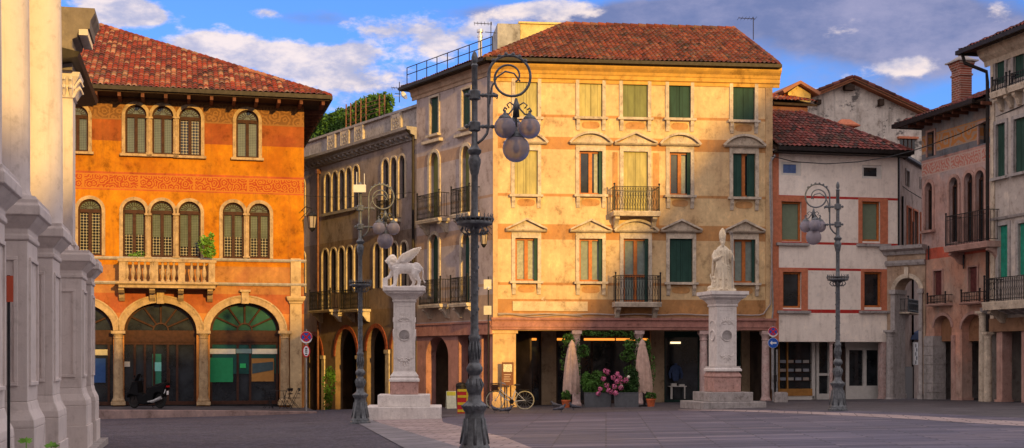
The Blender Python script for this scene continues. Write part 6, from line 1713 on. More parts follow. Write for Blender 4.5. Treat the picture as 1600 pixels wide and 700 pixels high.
    for x, y, z, r_ in gl:
        b = MB(); b.sphere((x,y,z), r_, 24); q = b.build('globe', MT['globe'], root, M, smooth=True)
        b = MB(); b.lathe([(r_*.62,z+r_*.80),(r_*.60,z+r_*.88),(r_*.45,z+r_*1.08),(r_*.22,z+r_*1.2),(.03,z+r_*1.35),(.02,z+r_*1.6)], (x,y,0), 14); b.build('globe_cap', m, q, M, smooth=True)
        b = MB(); b.lathe([(.03,z+r_*.8),(.03,z+r_*.4),(.06,z+r_*.2),(.07,z),(.04,z-r_*.25),(.01,z-r_*.32)], (x,y,0), 10); b.build('bulb', MT['bulb'], q, M, smooth=True)
    return root
def lampM(x, Yv, a=0., s=1.): X = PX(x, Yv); return T(X, Yv, g(X, Yv)) @ RZ(R(a)) @ Matrix.Scale(s, 4)
lamp1 = make_lamp(lampM(741.5, 26.6, 4, .982), 'tall grey lamp post with globes in the foreground, largest of the three')
lamp2 = copy_tree(lamp1, lampM(563, 44.3, 12, .982), 'grey lamp post with globes standing beside the lion pillar')
lamp3 = copy_tree(lamp1, lampM(1309, 46.8, 172, .982), 'grey lamp post with globes in front of the white house shops')
# device box and aerials on the second lamp
P_l2 = WMX[lamp2.name].translation
b = MB(); x, y, z = P_l2; z += 7.72; b.box(x-.2,x+.2,y-.22,y-.1,z-.12,z+.13)
tag(b.build('wireless_box', MT['white_paint']), 'white wireless box with aerials clamped near the top of the lamp by the lion', 'wireless box')
bb = bpy.data.objects['wireless_box']; b = MB(); b.rod((x-.1,y-.16,z+.13),(x-.1,y-.16,z+.55),.012,5); b.rod((x+.15,y-.16,z+.13),(x+.15,y-.16,z+.5),.012,5); b.build('aerial', MT['white_paint'], bb)

# ================================================================== SIGNS, WALL LANTERNS, CABLES
def disc(mb, c, r, y0, y1, n=24): mb.prism([(c[0]+r*math.cos(2*math.pi*k/n), c[1]+r*math.sin(2*math.pi*k/n)) for k in range(n)], y0, y1)
RED, BLUE, WHT = plain('sign red', (.55,.02,.025), .4, var=.03), plain('sign blue', (.015,.09,.42), .4, var=.03), plain('sign white', (.75,.75,.75), .4, var=.03)
def no_stopping(mb_parent, M, r):
    b = MB(); disc(b, (0,0), r*1.04, .004, .02); s = b.build('sign_rim', WHT, mb_parent, M)
    b = MB(); archivolt(b, 0, 0, r*.78, 1., r*.22, -.006, .004, 16); archivolt(b, 0, 0, r*.78, -1., r*.22, -.006, .004, 16); b.build('sign_ring', RED, mb_parent, M)
    b = MB(); disc(b, (0,0), r*.78, -.002, .0035); b.build('sign_face', BLUE, mb_parent, M)
    b = MB(); k = r*.55; w = r*.09
    b.prism([(-k-w,-k+w),(-k+w,-k-w),(k+w,k-w),(k-w,k+w)], -.008, -.003); b.build('sign_cross_bar', RED, mb_parent, M)
    b = MB(); b.prism([(k+w,-k+w),(-k+w,k+w),(-k-w,k-w),(k-w,-k-w)], -.0095, -.0085); b.build('sign_cross_bar', RED, mb_parent, M)
Ys = 58.0; sx = 478.5
Ms = T(PX(sx, Ys), Ys, PZ(527, Ys)); gz = g(PX(sx,Ys),Ys)-PZ(527,Ys)
st = empty('traffic_sign', Ms, 'round red and blue no-stopping sign above a small white plate at the orange palazzo corner', 'traffic sign')
no_stopping(st, Ms, .25); b = MB(); b.rod((0,.05,gz),(0,.05,.35),.03,8); b.build('pole', MT['pipe_grey'], st, Ms)
b = MB(); r_ = .22; b.lathe([(1,0),(1,1)],(0,0,0),4); b = MB(); b.prism([(.17*math.cos(t)*1., -.60+.27*math.sin(t)) for t in [k*math.pi/10 for k in range(20)]], -.004, .012); pt = b.build('plate', RED, st, Ms)
b = MB(); b.prism([(.12*math.cos(t)*1., -.60+.22*math.sin(t)) for t in [k*math.pi/10 for k in range(20)]], -.008, -.0045); b.build('plate_face', WHT, pt, Ms)
b = MB()
for q in (-.74,-.64,-.56,-.48): b.box(-.05,.05,-.012,-.0085,q-.02,q+.03)
b.build('plate_symbol', plain('sign black', (.02,.02,.02), .5), pt, Ms)
Ys = 60.6; sx = 1208
Ms = T(PX(sx, Ys), Ys, PZ(518.5, Ys)); gz = g(PX(sx,Ys),Ys)-PZ(518.5,Ys)
st = empty('traffic_sign', Ms, 'no-stopping sign over a blue white-arrow sign on one pole before the white house', 'traffic sign')
no_stopping(st, Ms, .22); b = MB(); b.rod((0,.05,gz),(0,.05,.28),.028,8); b.build('pole', MT['pipe_grey'], st, Ms)
b = MB(); zc = -.50; disc(b, (0,zc), .235, .004, .02); b.build('sign_rim', WHT, st, Ms); b = MB(); disc(b, (0,zc), .225, -.001, .0035); b.build('sign_face', BLUE, st, Ms)
b = MB(); b.prism([(-.15,zc),(-.04,zc+.10),(-.04,zc+.035),(.15,zc+.035),(.15,zc-.035),(-.04,zc-.035),(-.04,zc-.10)], -.006, -.0015); b.build('sign_arrow', WHT, st, Ms)

def lantern(name, X, Y, Z, s, label, wall):
    M = T(X, Y, Z) @ Matrix.Scale(s, 4); root = empty(name, M, label, 'wall lantern')
    b = MB(); b.tube([(wall[0],wall[1],.55),(wall[0]*.6,wall[1]*.6,.72),(0,0,.62),(0,0,.5)], .025, 6); b.tube([(wall[0],wall[1],.2),(wall[0]*.5,wall[1]*.5,.45),(wall[0]*.3,wall[1]*.3,.62)], .015, 5); b.build('bracket', MT['iron'], root, M)
    b = MB()
    for i in range(6):
        a = i*math.pi/3; c, s_ = math.cos(a), math.sin(a); b.rod((c*.22,s_*.22,.25),(c*.15,s_*.15,-.32),.014,4)
    b.lathe([(.25,.24),(.26,.27),(.16,.40),(.06,.46),(.03,.54)], (0,0,0), 6); b.lathe([(.16,-.33),(.16,-.30),(.10,-.42),(.03,-.50)][::-1], (0,0,0), 6); b.build('cage', MT['iron'], root, M)
    b = MB(); b.lathe([(.14,-.3),(.205,.24)], (0,0,0), 6); b.build('lantern_glass', plain('dusty lantern glass', (.34,.28,.22), .25), root, M)
Yv = 60.9; lantern('wall_lantern', PX(487.5,Yv), Yv, PZ(346,Yv), .95, 'iron wall lantern hanging at the upper corner of the orange palazzo', (-.55, .3))
Yv = 60.0; lantern('wall_lantern', PX(756,Yv), Yv, PZ(373,Yv), .80, 'iron wall lantern hanging from the corner of the cream palazzo beside the lamp', (.45, .1))
# camera mast at the palazzo corner
Yv = 59.7; X = PX(763,Yv); zg_ = g(X,Yv)
b = MB(); b.rod((X,Yv,zg_),(X,Yv,PZ(432,Yv)),.028,6); root = b.build('camera_mast', MT['iron']); tag(root, 'thin black mast with white boxes and a small camera at the cream palazzo corner', 'camera mast')
for i, (y0, y1, dx) in enumerate(((437,452,-.03),(478,492,-.03))): b = MB(); b.box(X-.17+dx,X+.17+dx,Yv-.16,Yv-.03,PZ(y1,Yv),PZ(y0,Yv)); b.build('junction_box', plain('cream metal box', (.55,.50,.38), .5), root)
b = MB(); b.tube([(X,Yv-.1,PZ(449,Yv)),(X+.02,Yv-.3,PZ(452,Yv))], [.06,.045], 8); b.build('camera_head', MT['white_paint'], root)
def cable(pts, r, label, name='overhead_cable'):
    b = MB(); P = [Vector((PX(x,Yv),Yv,PZ(y,Yv))) for x,y,Yv in pts]; path = []
    for k in range(len(P)-1):
        for i in range(10): path.append(P[k].lerp(P[k+1], i/10))
    path.append(P[-1]); b.tube(path, r, 5); o = b.build(name, MT['iron']); tag(o, label, 'cable')
cable([(1206,244,61.2),(1240,252.5,61.2),(1290,256,61),(1340,253,60.6),(1390,245,60.2),(1425,236,59.8),(1460,224,59.2),(1500,209,58.2),(1548,186,56.4),(1600,164,54)], .022, 'dark cable sagging across the white house and the pink house')
cable([(476,306,61.4),(520,308,61.8),(590,306.5,62.6),(650,300,64)], .014, 'thin wire stretched across the side street behind the lamp')
cable([(1402,285,63.5),(1420,298,64.5),(1440,310,65.5)], .02, 'short drooping cable on the alley side of the white house')
def antenna(x, yb, yt, Yv, arms, label):
    X = PX(x,Yv); b = MB(); b.rod((X,Yv,PZ(yb,Yv)),(X,Yv,PZ(yt,Yv)),.022,5)
    for (xa, xb, y) in arms: b.rod((PX(xa,Yv),Yv,PZ(y,Yv)),(PX(xb,Yv),Yv+.2,PZ(y,Yv)),.018,5)
    for (xa, xb, y) in arms[:1]:
        for i in range(6): q = PX(xa+(xb-xa)*i/5,Yv); b.rod((q,Yv-.25,PZ(y,Yv)),(q,Yv+.45,PZ(y,Yv)),.010,4)
    tag(b.build('roof_antenna', MT['gutter']), label, 'antenna')
antenna(767,80,34,66.5,[(741,768,36),(758,775,50)],'thin roof antenna beside the steel flue of the cream palazzo')
antenna(1177,62,27,66.8,[(1154,1181,28)],'thin T-shaped antenna above the right end of the cream palazzo roof')
antenna(624,160,128,70,[(612,632,137),(617,630,146)],'small antenna on the street palazzo near the roof hedge')
# small dish
Yv = 69.; b = MB(); b.lathe([(.02,-.04),(.12,-.02),(.20,.03),(.24,.08),(.235,.085),(.1,.0)], (0,0,0), 14); b.rod((0,0,0),(0,.3,-.5),.015,4); b.xf(T(PX(630,Yv),Yv,PZ(150,Yv)) @ RZ(R(60)) @ Matrix.Rotation(R(65),4,'X')); tag(b.build('satellite_dish', MT['white_paint']), 'small satellite dish at the end of the street palazzo roof', 'satellite dish')

# ================================================================== THINGS ON THE SQUARE
def on(x, y):
    p = G(x, y); return p.x, p.y, g(p.x, p.y)
# info board on the pillar
Yv = 59.9; b = MB(); xa, xb = PX(784,Yv), PX(802.5,Yv); b.box(xa,xb,Yv-.08,Yv+.0,PZ(602,Yv),PZ(566,Yv)); o = b.build('notice_board', plain('brown sign board', (.16,.065,.035), .5)); tag(o, 'brown notice board with a small town map on the lit corner pillar', 'notice board')
b = MB(); b.box(xa+.07,xb-.07,Yv-.095,Yv-.081,PZ(581,Yv),PZ(569,Yv)); b.build('map_sheet', plain('map paper', (.55,.52,.36), .6, var=.4, scale=20), o)
b = MB(); 
for i in range(4): b.box(xa+.09,xb-.12-.05*(i%2),Yv-.09,Yv-.081,PZ(586+i*3.4,Yv),PZ(584.8+i*3.4,Yv))
b.build('text_lines', plain('pale lettering', (.45,.33,.25), .6), o)
for q in (xa+.1, xb-.16): b = MB(); b.box(q,q+.06,Yv-.05,Yv-.0,g(q,Yv)-.02,PZ(602,Yv)); b.build('leg', MT['wood_brown'], o)
# yellow and white A-board
x, y, z = on(706, 638.5); M = T(x,y,z) @ RZ(R(12))
b = MB(); b.add([(-.22,0,.0),(.22,0,.0),(.22,.22,.78),(-.22,.22,.78),(-.22,.02,.0),(.22,.02,.0),(.22,.24,.78),(-.22,.24,.78)],[(0,1,2,3),(4,7,6,5),(0,3,7,4),(1,5,6,2),(3,2,6,7),(0,4,5,1)])
o = b.build('sandwich_board', plain('cream poster board', (.62,.60,.42), .6), None, M); tag(o, 'small cream and yellow sandwich board on the pavement left of the litter bin', 'sandwich board')
b = MB(); b.add([(-.2,-.006,.58),(.2,-.006,.58),(.2,.19,.76),(-.2,.19,.76)],[(0,1,2,3)]); b.v=[(p[0],p[2]*.282-.006,p[2]) for p in b.v]; b.build('board_header', plain('yellow header', (.62,.52,.05), .6), o, M)
b = MB(); b.add([(-.22,.46,0),(.22,.46,0),(.22,.25,.76),(-.22,.25,.76)],[(0,1,2,3)]); b.build('rear_panel', plain('cream poster board', (.62,.60,.42), .6), o, M)
# red and yellow display stand
x, y, z = on(721.5, 646); M = T(x,y,z) @ RZ(R(8))
b = MB(); b.box(-.17,.17,-.12,.12,.0,.95); o = b.build('display_stand', plain('red stand', (.55,.03,.03), .5), None, M); tag(o, 'red and yellow cardboard display stand half hidden behind the front lamp', 'display stand')
b = MB(); 
for q in (.06,.34,.62,.86): b.box(-.18,.18,-.135,-.122,q,q+.10)
b.build('yellow_stripe', plain('yellow stand', (.70,.48,.03), .5), o, M); b = MB(); b.box(.171,.30,-.12,.12,0,.95); b.build('yellow_side', plain('yellow stand', (.70,.48,.03), .5), o, M)
# litter bin
x, y, z = on(721, 637); b = MB(); b.lathe([(.20,0),(.23,.02),(.25,.95),(.27,.97),(.27,1.02)],(0,0,0),16); o = b.build('litter_bin', MT['iron'], None, T(x,y,z)); tag(o, 'round black litter bin by the red portico pillar', 'litter bin')
b = MB(); b.lathe([(.26,1.03),(.24,1.10),(.08,1.16)],(0,0,0),16); b.build('lid', MT['iron'], o, T(x,y,z))
# bicycle
def tyre(mb, c, r, t, n=28, axis='y'):
    pts = [(c[0]+r*math.cos(2*math.pi*k/n), c[1], c[2]+r*math.sin(2*math.pi*k/n)) for k in range(n+1)]; mb.tube(pts, t, 7)
def bicycle(M):
    root = empty('bicycle', M, 'white city bicycle with a front basket leaning by the corner pillar', 'bicycle')
    wm = plain('white bicycle paint', (.60,.58,.52), .35)
    for cx in (-.55, .55):
        b = MB(); tyre(b, (cx,0,.35), .335, .022); w = b.build('wheel', plain('cream tyre', (.42,.38,.26), .7), root, M)
        b = MB()
        for k in range(14): a = math.pi*k/7; b.rod((cx,0,.35),(cx+.32*math.cos(a),.0,.35+.32*math.sin(a)),.0035,3)
        b.rod((cx,-.05,.35),(cx,.05,.35),.025,8); b.build('spokes', MT['pipe_grey'], w, M)
        b = MB(); b.tube([(cx+.375*math.cos(a),0,.35+.375*math.sin(a)) for a in [R(20+k*14) for k in range(11)]], .015, 5); b.build('mudguard', MT['iron'], root, M)
    b = MB(); bb_ = (.05,0,.30); st_ = (.20,0,.72); hd0 = (-.36,0,.78); hd1 = (-.40,0,.62)
    b.tube([hd1,(-.2,0,.40),bb_], .020, 7); b.tube([hd0,(-.20,0,.58),(.08,0,.40)], .016, 7); b.rod(bb_, st_, .018); b.rod(bb_, (.55,.03,.35), .012); b.rod(bb_, (.55,-.03,.35), .012); b.rod((.19,0,.68),(.55,.03,.35),.010); b.rod((.19,0,.68),(.55,-.03,.35),.010); b.rod(hd0,hd1,.022)
    b.tube([hd1,(-.45,0,.5),(-.55,0,.35)], .014, 6); b.build('frame', wm, root, M)
    b = MB(); b.rod(hd0,(-.33,0,.98),.013); b.tube([(-.18,-.27,.96),(-.30,-.24,1.0),(-.34,-.1,1.0),(-.33,0,.98),(-.34,.1,1.0),(-.30,.24,1.0),(-.18,.27,.96)], .013, 6); b.build('handlebar', MT['pipe_grey'], root, M)
    b = MB(); b.rod(st_,(.24,0,.88),.013); b.sphere((.26,0,.92),.13,10,sz=.3,sy=.6); b.build('saddle', MT['iron'], root, M)
    b = MB(); x0, x1 = -.72,-.42
    for i in range(8):
        for j in (-.14,.14): b.rod((x0+(x1-x0)*i/7,j*.8,.74),(x0-.02+(x1-x0+.04)*i/7,j,.98),.006,3)
        for q in (x0, x1): b.rod((q,-.14+.28*i/7,.74),(q,-.14+.28*i/7,.98),.006,3)
    for z in (.74,.86,.98): b.tube([(x0,-.14,z),(x1,-.14,z),(x1,.14,z),(x0,.14,z),(x0,-.14,z)], .009, 4)
    b.box(x0,x1,-.13,.13,.735,.745); b.box(x0+.03,x1-.03,-.10,.10,.75,.93); b.build('basket', plain('brown basket', (.10,.045,.03), .8), root, M)
    b = MB(); b.box(.34,.72,-.06,.06,.73,.745); b.rod((.66,0,.73),(.56,.05,.36),.008,4); b.rod((.66,0,.73),(.56,-.05,.36),.008,4); b.build('luggage_rack', MT['iron'], root, M)
    b = MB(); disc(b, (.05,.30), .09, -.05, -.04); b.rod((.05,-.06,.30),(.13,-.06,.16),.01); b.rod((.05,.05,.30),(-.03,.05,.44),.01); b.box(.08,.18,-.12,-.06,.145,.165); b.box(-.08,.02,.05,.12,.43,.45); b.build('crankset', MT['iron'], root, M)
x, y, z = on(797, 640); bicycle(T(x,y,z) @ RZ(R(4)) @ Matrix.Rotation(R(3),4,'X') @ Matrix.Scale(1.13, 4))
# scooter
def scooter(M):
    root = empty('motor_scooter', M, 'black motor scooter parked on the raised pavement before the glass doors', 'scooter')
    bk_ = plain('black scooter paint', (.004,.004,.005), .55, spec=.10, var=.1); ru = plain('tyre rubber', (.02,.02,.02), .8)
    for cx, r in ((-.68,.25),(.62,.25)):
        b = MB(); tyre(b,(cx,0,.30),r-.02,.065,24); w = b.build('wheel', ru, root, M); b = MB(); disc(b,(cx,.30),.17,-.04,.04,16); b.build('rim', MT['pipe_grey'] if 0 else MT['gutter'], w, M)
    b = MB()
    prof = [(-.98,.40),(-.95,.62),(-.78,.72),(-.60,.70),(-.50,.62),(-.34,.60),(-.10,.52),(.04,.60),(.16,.78),(.34,.84),(.62,.86),(.98,1.0),(1.02,.90),(.90,.60),(.84,.42),(.80,.56),(.62,.62),(.44,.56),(.36,.34),(.28,.20),(-.1,.14),(-.36,.18),(-.44,.40),(-.56,.56),(-.72,.58),(-.84,.50)]
    b.prism(prof, -.23, .23); b.build('bodywork', bk_, root, M, bevel=.05)
    b = MB(); b.add([(-.86,-.25,.55),(-.86,.25,.55),(-.68,.26,1.02),(-.68,-.26,1.02),(-.34,-.25,.45),(-.34,.25,.45),(-.40,.24,1.04),(-.40,-.24,1.04)],[(0,1,2,3),(4,7,6,5),(0,3,7,4),(1,5,6,2),(3,2,6,7),(0,4,5,1)])
    b.build('front_shield', bk_, root, M, bevel=.04)
    b = MB(); b.add([(-.66,-.20,1.0),(-.66,.20,1.0),(-.46,.15,1.30),(-.46,-.15,1.30),(-.60,-.20,1.0),(-.60,.20,1.0),(-.42,.15,1.30),(-.42,-.15,1.30)],[(0,1,2,3),(4,7,6,5),(0,3,7,4),(1,5,6,2),(3,2,6,7),(0,4,5,1)]); b.build('windscreen', plain('smoked screen', (.008,.008,.010), .4, spec=.1), root, M)
    b = MB(); b.tube([(-.42,-.36,1.0),(-.47,-.2,1.02),(-.50,0,.99),(-.47,.2,1.02),(-.42,.36,1.0)], .022, 6)
    for s_ in (-1,1): b.rod((-.47,s_*.22,1.02),(-.50,s_*.30,1.18),.008,4); b.sphere((-.50,s_*.31,1.21),.065,8,sz=.7,sx=.35)
    b.build('handlebar', bk_, root, M)
    b = MB(); b.add([(.0,-.15,.76),(.0,.15,.76),(.02,.15,.84),(.02,-.15,.84)],[(0,1,2,3)]); b = MB()
    b.prism([(.02,.72),(.0,.80),(.35,.84),(.45,.92),(.88,1.0),(.95,.98),(.9,.90),(.5,.82),(.3,.76)], -.155, .155); b.build('seat', plain('black seat vinyl', (.010,.010,.010), .7, spec=.1), root, M, bevel=.04)
    b = MB(); b.box(.93,1.02,-.14,.14,.80,.87); b.build('tail_light', plain('red tail lamp', (.45,.01,.015), .3), root, M)
    b = MB(); b.box(.99,1.0,-.09,.09,.52,.67); b.add([(.86,-.17,.54),(.95,-.17,.60),(1.0,-.17,.74),(.9,-.17,.68)],[(0,1,2,3)]); b.build('number_plate', WHT, root, M)
    b = MB(); b.tube([(.10,-.20,.26),(.4,-.22,.28),(.80,-.22,.42)], [.035,.06,.07], 8); b.build('exhaust', MT['pipe_grey'], root, M)
    b = MB(); b.rod((-.52,0,.95),(-.70,-.05,.32),.03); b.rod((.1,.08,.3),(.16,.2,.02),.015); b.build('fork', MT['gutter'], root, M)
# raised pavement before the orange palazzo
KZ = lambda x: (641 if x < 300 else 641+(x-300)*.010)
edge = [(60,656),(150,655),(300,651.5),(420,648.5),(495,645.5)]
pt_ = [G(x, y) for x, y in edge]; topz = lambda p, y: PZ(y, p.y)
ty = [640.5,640.6,641.2,642.2,643.2]
fr2 = [(p.x, p.y, PZ(t, p.y)) for p, t in zip(pt_, ty)]
bkp = []
for (X, Y, Z) in fr2:
    w_ = fo.M @ Vector(((fo.loc(X, Y, 0)).x, 1.2, 0)); bkp.append((w_.x, w_.y, Z+.02))
b = MB(); n = len(fr2)
for i in range(n-1):
    b.add([fr2[i], fr2[i+1], bkp[i+1], bkp[i]], [(0,1,2,3)])
e = fr2[-1]; eb = bkp[-1]
o = b.build('pavement', MT['slab_dark']); o['kind'] = 'structure'
b = MB()
for i in range(n-1):
    p, q = Vector(fr2[i]), Vector(fr2[i+1]); d = (q-p); d.z = 0; d.normalize(); nn = Vector((d.y,-d.x,0))*.02
    b.add([p+Vector((0,0,.004)), q+Vector((0,0,.004)), q-nn*12+Vector((0,0,.004)), p-nn*12+Vector((0,0,.004)), p+nn+Vector((0,0,-.012)), q+nn+Vector((0,0,-.012)), (q.x+nn.x,q.y+nn.y,q.z-1.), (p.x+nn.x,p.y+nn.y,p.z-1.)], [(0,1,2,3),(0,4,5,1),(4,7,6,5)])
p = Vector(e); q = Vector(eb); b.add([p,q,(q.x,q.y,q.z-1),(p.x,p.y,p.z-1)],[(0,1,2,3)])
o = b.build('kerb', plaster('worn pink kerb stone', (.30,.21,.19), (.24,.18,.17), (.10,.08,.08))); o['kind'] = 'structure'
pc = (PX(231,57.6), 57.6); scooter(T(pc[0], pc[1], PZ(640.8,56.3)+.02) @ RZ(R(-12)) @ Matrix.Diagonal((.92,1.,1.14,1)))
# folding chairs and table
def folding(M, name, label, chair, grp):
    root = empty(name, M, label, 'chair' if chair else 'table', grp); h = .44 if chair else .74; w = .20 if chair else .30
    for s_ in (-1,1):
        b = MB(); b.rod((-.2,s_*w,0),(.2,s_*w,h),.012,5); b.build('leg', MT['iron'], root, M); b = MB(); b.rod((.2,s_*w,0),(-.2,s_*w,h if not chair else .86),.012,5); b.build('leg', MT['iron'], root, M)
    b = MB(); 
    for i in range(6): q = -.2+.07*i; b.box(q*1.1,q*1.1+.05,-w,w,h,h+.015)
    b.build('seat' if chair else 'tabletop', MT['iron'], root, M)
    if chair:
        b = MB(); b.box(-.215,-.20,-w,w,.74,.86); b.box(-.20,-.19,-w,w,.60,.64); b.build('backrest', MT['iron'], root, M)
for x, y, a, c in ((419,636.5,20,1),(434,635.5,80,0),(447,636.5,160,1),(460,636,200,1)):
    Yv = 59.2; X = PX(x,Yv)
    folding(T(X, Yv, PZ(641.5,57.5)+.02) @ RZ(R(a)) @ Matrix.Scale(1.05,4), 'folding_chair' if c else 'folding_table', {419:'black folding chair left of the little table by the right shop window',434:'small black folding table between the folding chairs',447:'black folding chair just right of the little folding table',460:'black folding chair closest to the corner pilaster of the orange palazzo'}[x], c, 'folding chairs at the cafe window' if c else None)
# closed parasols
def parasol(x, y, h, lean, label):
    X, Y, Z = on(x, y); M = T(X,Y,Z) @ Matrix.Rotation(R(lean),4,'Y'); root = empty('closed_parasol', M, label, 'parasol', 'closed parasols in front of the cafe')
    b = MB(); b.lathe([(.30,0),(.30,.05),(.05,.07),(.04,.3)],(0,0,0),14); b.build('base', MT['iron'], root, M)
    b = MB(); b.rod((0,0,.05),(0,0,h),.022,7); b.build('pole', MT['wood_brown'], root, M)
    n = 32; vs = []; fs = []; pr = [(.30,.62),(.31,.75),(.30,1.1),(.26,1.6),(.21,2.0),(.15,2.35),(.13,2.42),(.15,2.48),(.07,2.62),(.02,2.70)]
    k_ = h/2.72
    for k, (r, z) in enumerate(pr):
        for i in range(n):
            a = 2*math.pi*i/n; f_ = 1+.20*math.cos(a*8+k*.13)*(1 if k < 6 else .4)+.05*math.sin(a*3+k); zz = z*k_-(.12*(.5+.5*math.cos(a*8)) if k == 0 else 0); vs.append((r*f_*math.cos(a), r*f_*math.sin(a), zz))
    for k in range(len(pr)-1):
        for i in range(n): j = (i+1)%n; fs.append((k*n+i,k*n+j,(k+1)*n+j,(k+1)*n+i))
    b = MB(); b.add(vs, fs); b.build('canopy', plain('dusty pink canvas', (.52,.36,.29), .85, var=.15), root, M, smooth=True)
parasol(891.5, 636, 2.95, 1.2, 'closed dusty pink parasol left of the flower boxes'); parasol(1007, 635, 2.90, -2.0, 'closed dusty pink parasol right of the flower boxes')
# planters
def planter(xa, xb, label):
    X0, Y0, Z0 = on(xa, 636.5); X1 = PX(xb, Y0); M = T(.5*(X0+X1), Y0+.25, g(.5*(X0+X1), Y0)-.01); w = X1-X0
    root = empty('flower_box', M, label, 'planter', 'grey flower boxes before the cafe'); m = plain('grey planter', (.10,.105,.115), .6)
    b = MB(); b.box(-w/2,w/2,-.25,.25,.0,.60); b.box(-w/2-.01,w/2+.01,-.26,.26,.60,.63); b.build('box', m, root, M, bevel=.01); return root, M, w
r1, M1, w1_ = planter(913.5, 955, 'left grey flower box with fern-like bush and pink blooms')
r2, M2, w2_ = planter(961, 998, 'right grey flower box with leafy bush')
foliage([((-.25,.02,.85),(.38,.25,.35),700),((-.48,.05,1.15),(.22,.2,.35),300),((.2,0,.80),(.35,.22,.28),500),((.0,.1,1.3),(.35,.2,.25),200)], MT['leaf'], 'bush', r1, size=.085, M=M1, seed=5)
foliage([((.1,.02,.9),(.45,.24,.4),800),((.28,.05,1.3),(.25,.2,.35),400),((-.3,0,.75),(.2,.2,.2),200)], MT['leaf_dark'], 'bush', r2, size=.085, M=M2, seed=6)
MT['petal'] = plain('pink petals', (.62,.16,.30), .7, var=.3, scale=12); MT['petal_w'] = plain('white petals', (.70,.64,.55), .7)
rf = random.Random(12)
fl_pts = [(950,582),(958,590),(943,592),(965,585),(972,597),(948,602),(960,604),(970,606),(938,608),(955,612),(964,596),(946,580),(978,594),(951,610),(962,614),(935,615),(968,590)]
for k, (x, y) in enumerate(fl_pts):
    rt_, MM_ = (r1, M1) if x < 958 else (r2, M2); Yv = MM_.translation.y-.30+rf.uniform(-.08,.08); b = MB(); c = Vector((PX(x,Yv),Yv,PZ(y,Yv)))
    for _ in range(40):
        d = Vector((rf.gauss(0,1),rf.gauss(0,1),rf.gauss(0,1))).normalized(); p = c+d*.11*rf.uniform(.8,1.1); a = d.orthogonal().normalized()*.035; q = d.cross(a); b.add([p-a,p-q,p+a,p+q],[(0,1,2,3)])
    b.build('bloom', MT['petal'], rt_, None if 0 else Matrix.Identity(4), recalc=False)
b = MB(); Yv = M2.translation.y-.2; 
for c in ((982,589),(971,603)): b.sphere((PX(c[0],Yv),Yv,PZ(c[1],Yv)),.07,7)
b.build('white_bloom', MT['petal_w'], r2, Matrix.Identity(4))
# terracotta pots
def pot(x, y, r, label, plant):
    X, Y, Z = on(x, y); M = T(X,Y,Z); root = empty('potted_plant', M, label, 'potted plant', 'terracotta pots beside the parasols')
    b = MB(); b.lathe([(r*.72,0),(r*.95,.26),(r*1.08,.27),(r*1.08,.34),(r*.9,.34),(r*.85,.28)],(0,0,0),18); b.build('pot', MT['terracotta'], root, M, smooth=True, flat_angle=40)
    foliage(plant, MT['leaf'], 'leaves', root, size=.07, M=M, seed=int(x))
pot(884.5, 637, .19, 'terracotta pot with a small shrub under the left parasol', [((0,0,.5),(.2,.2,.25),160)])
pot(1017, 635.5, .19, 'terracotta pot with low green plant under the right parasol', [((0,0,.45),(.22,.2,.16),160)])
# climbers on the columns
Yv = 60.4
def climber(nm, spots, label, seed, mt='leaf', size=.075):
    pts = [((PX(x,Yv),Yv+dy,PZ(y,Yv)),(rx,.14,rz_),n) for x,y,dy,rx,rz_,n in spots]; o = foliage(pts, MT[mt], nm, size=size, seed=seed); tag(o, label, 'climbing plant')
climber('climbing_plant', [(888,531,-.1,.28,.3,180),(893,545,0,.18,.3,90),(904,560,0,.09,.9,110),(880,560,.1,.12,.7,60),(912,548,.1,.28,.28,170),(903,600,0,.12,.6,60)], 'green climber wrapped round the column beside the left parasol', 21)
climber('climbing_plant', [(992,538,-.1,.5,.32,330),(1010,548,-.1,.2,.6,170),(980,556,0,.35,.28,200),(996,565,0,.18,.5,150),(1020,580,0,.10,.8,80),(985,580,.1,.3,.3,130)], 'bushy green climber on the column behind the right parasol', 22)
climber('hanging_greenery', [(918+i*13,520.5+((i*7)%3),.15,.26,.14,75) for i in range(6)], 'green garland hanging under the arcade beam above the cafe window', 23, size=.06)
Yv = 71.5
climber('climbing_ivy', [(515,600,-.2,.33,1.0,260),(513,630,-.2,.25,.6,120),(518,585,-.2,.25,.35,80)], 'ivy climbing the lit pillar of the street palazzo arcade', 24, size=.10)
# balcony plants
Yv = 60.0
climber('balcony_plant', [(325,386,-.2,.34,.45,260),(318,378,-.2,.25,.3,60),(332,372,-.2,.12,.25,50),(330,395,-.2,.25,.25,120)], 'leafy green potted shrub at the right end of the stone balcony', 25, 'leaf_bright', .085)
climber('balcony_plant', [(212,400,-.2,.30,.12,70),(222,397,-.2,.2,.15,40)], 'small low green plant on the left of the stone balcony', 26, 'leaf_bright', .06)
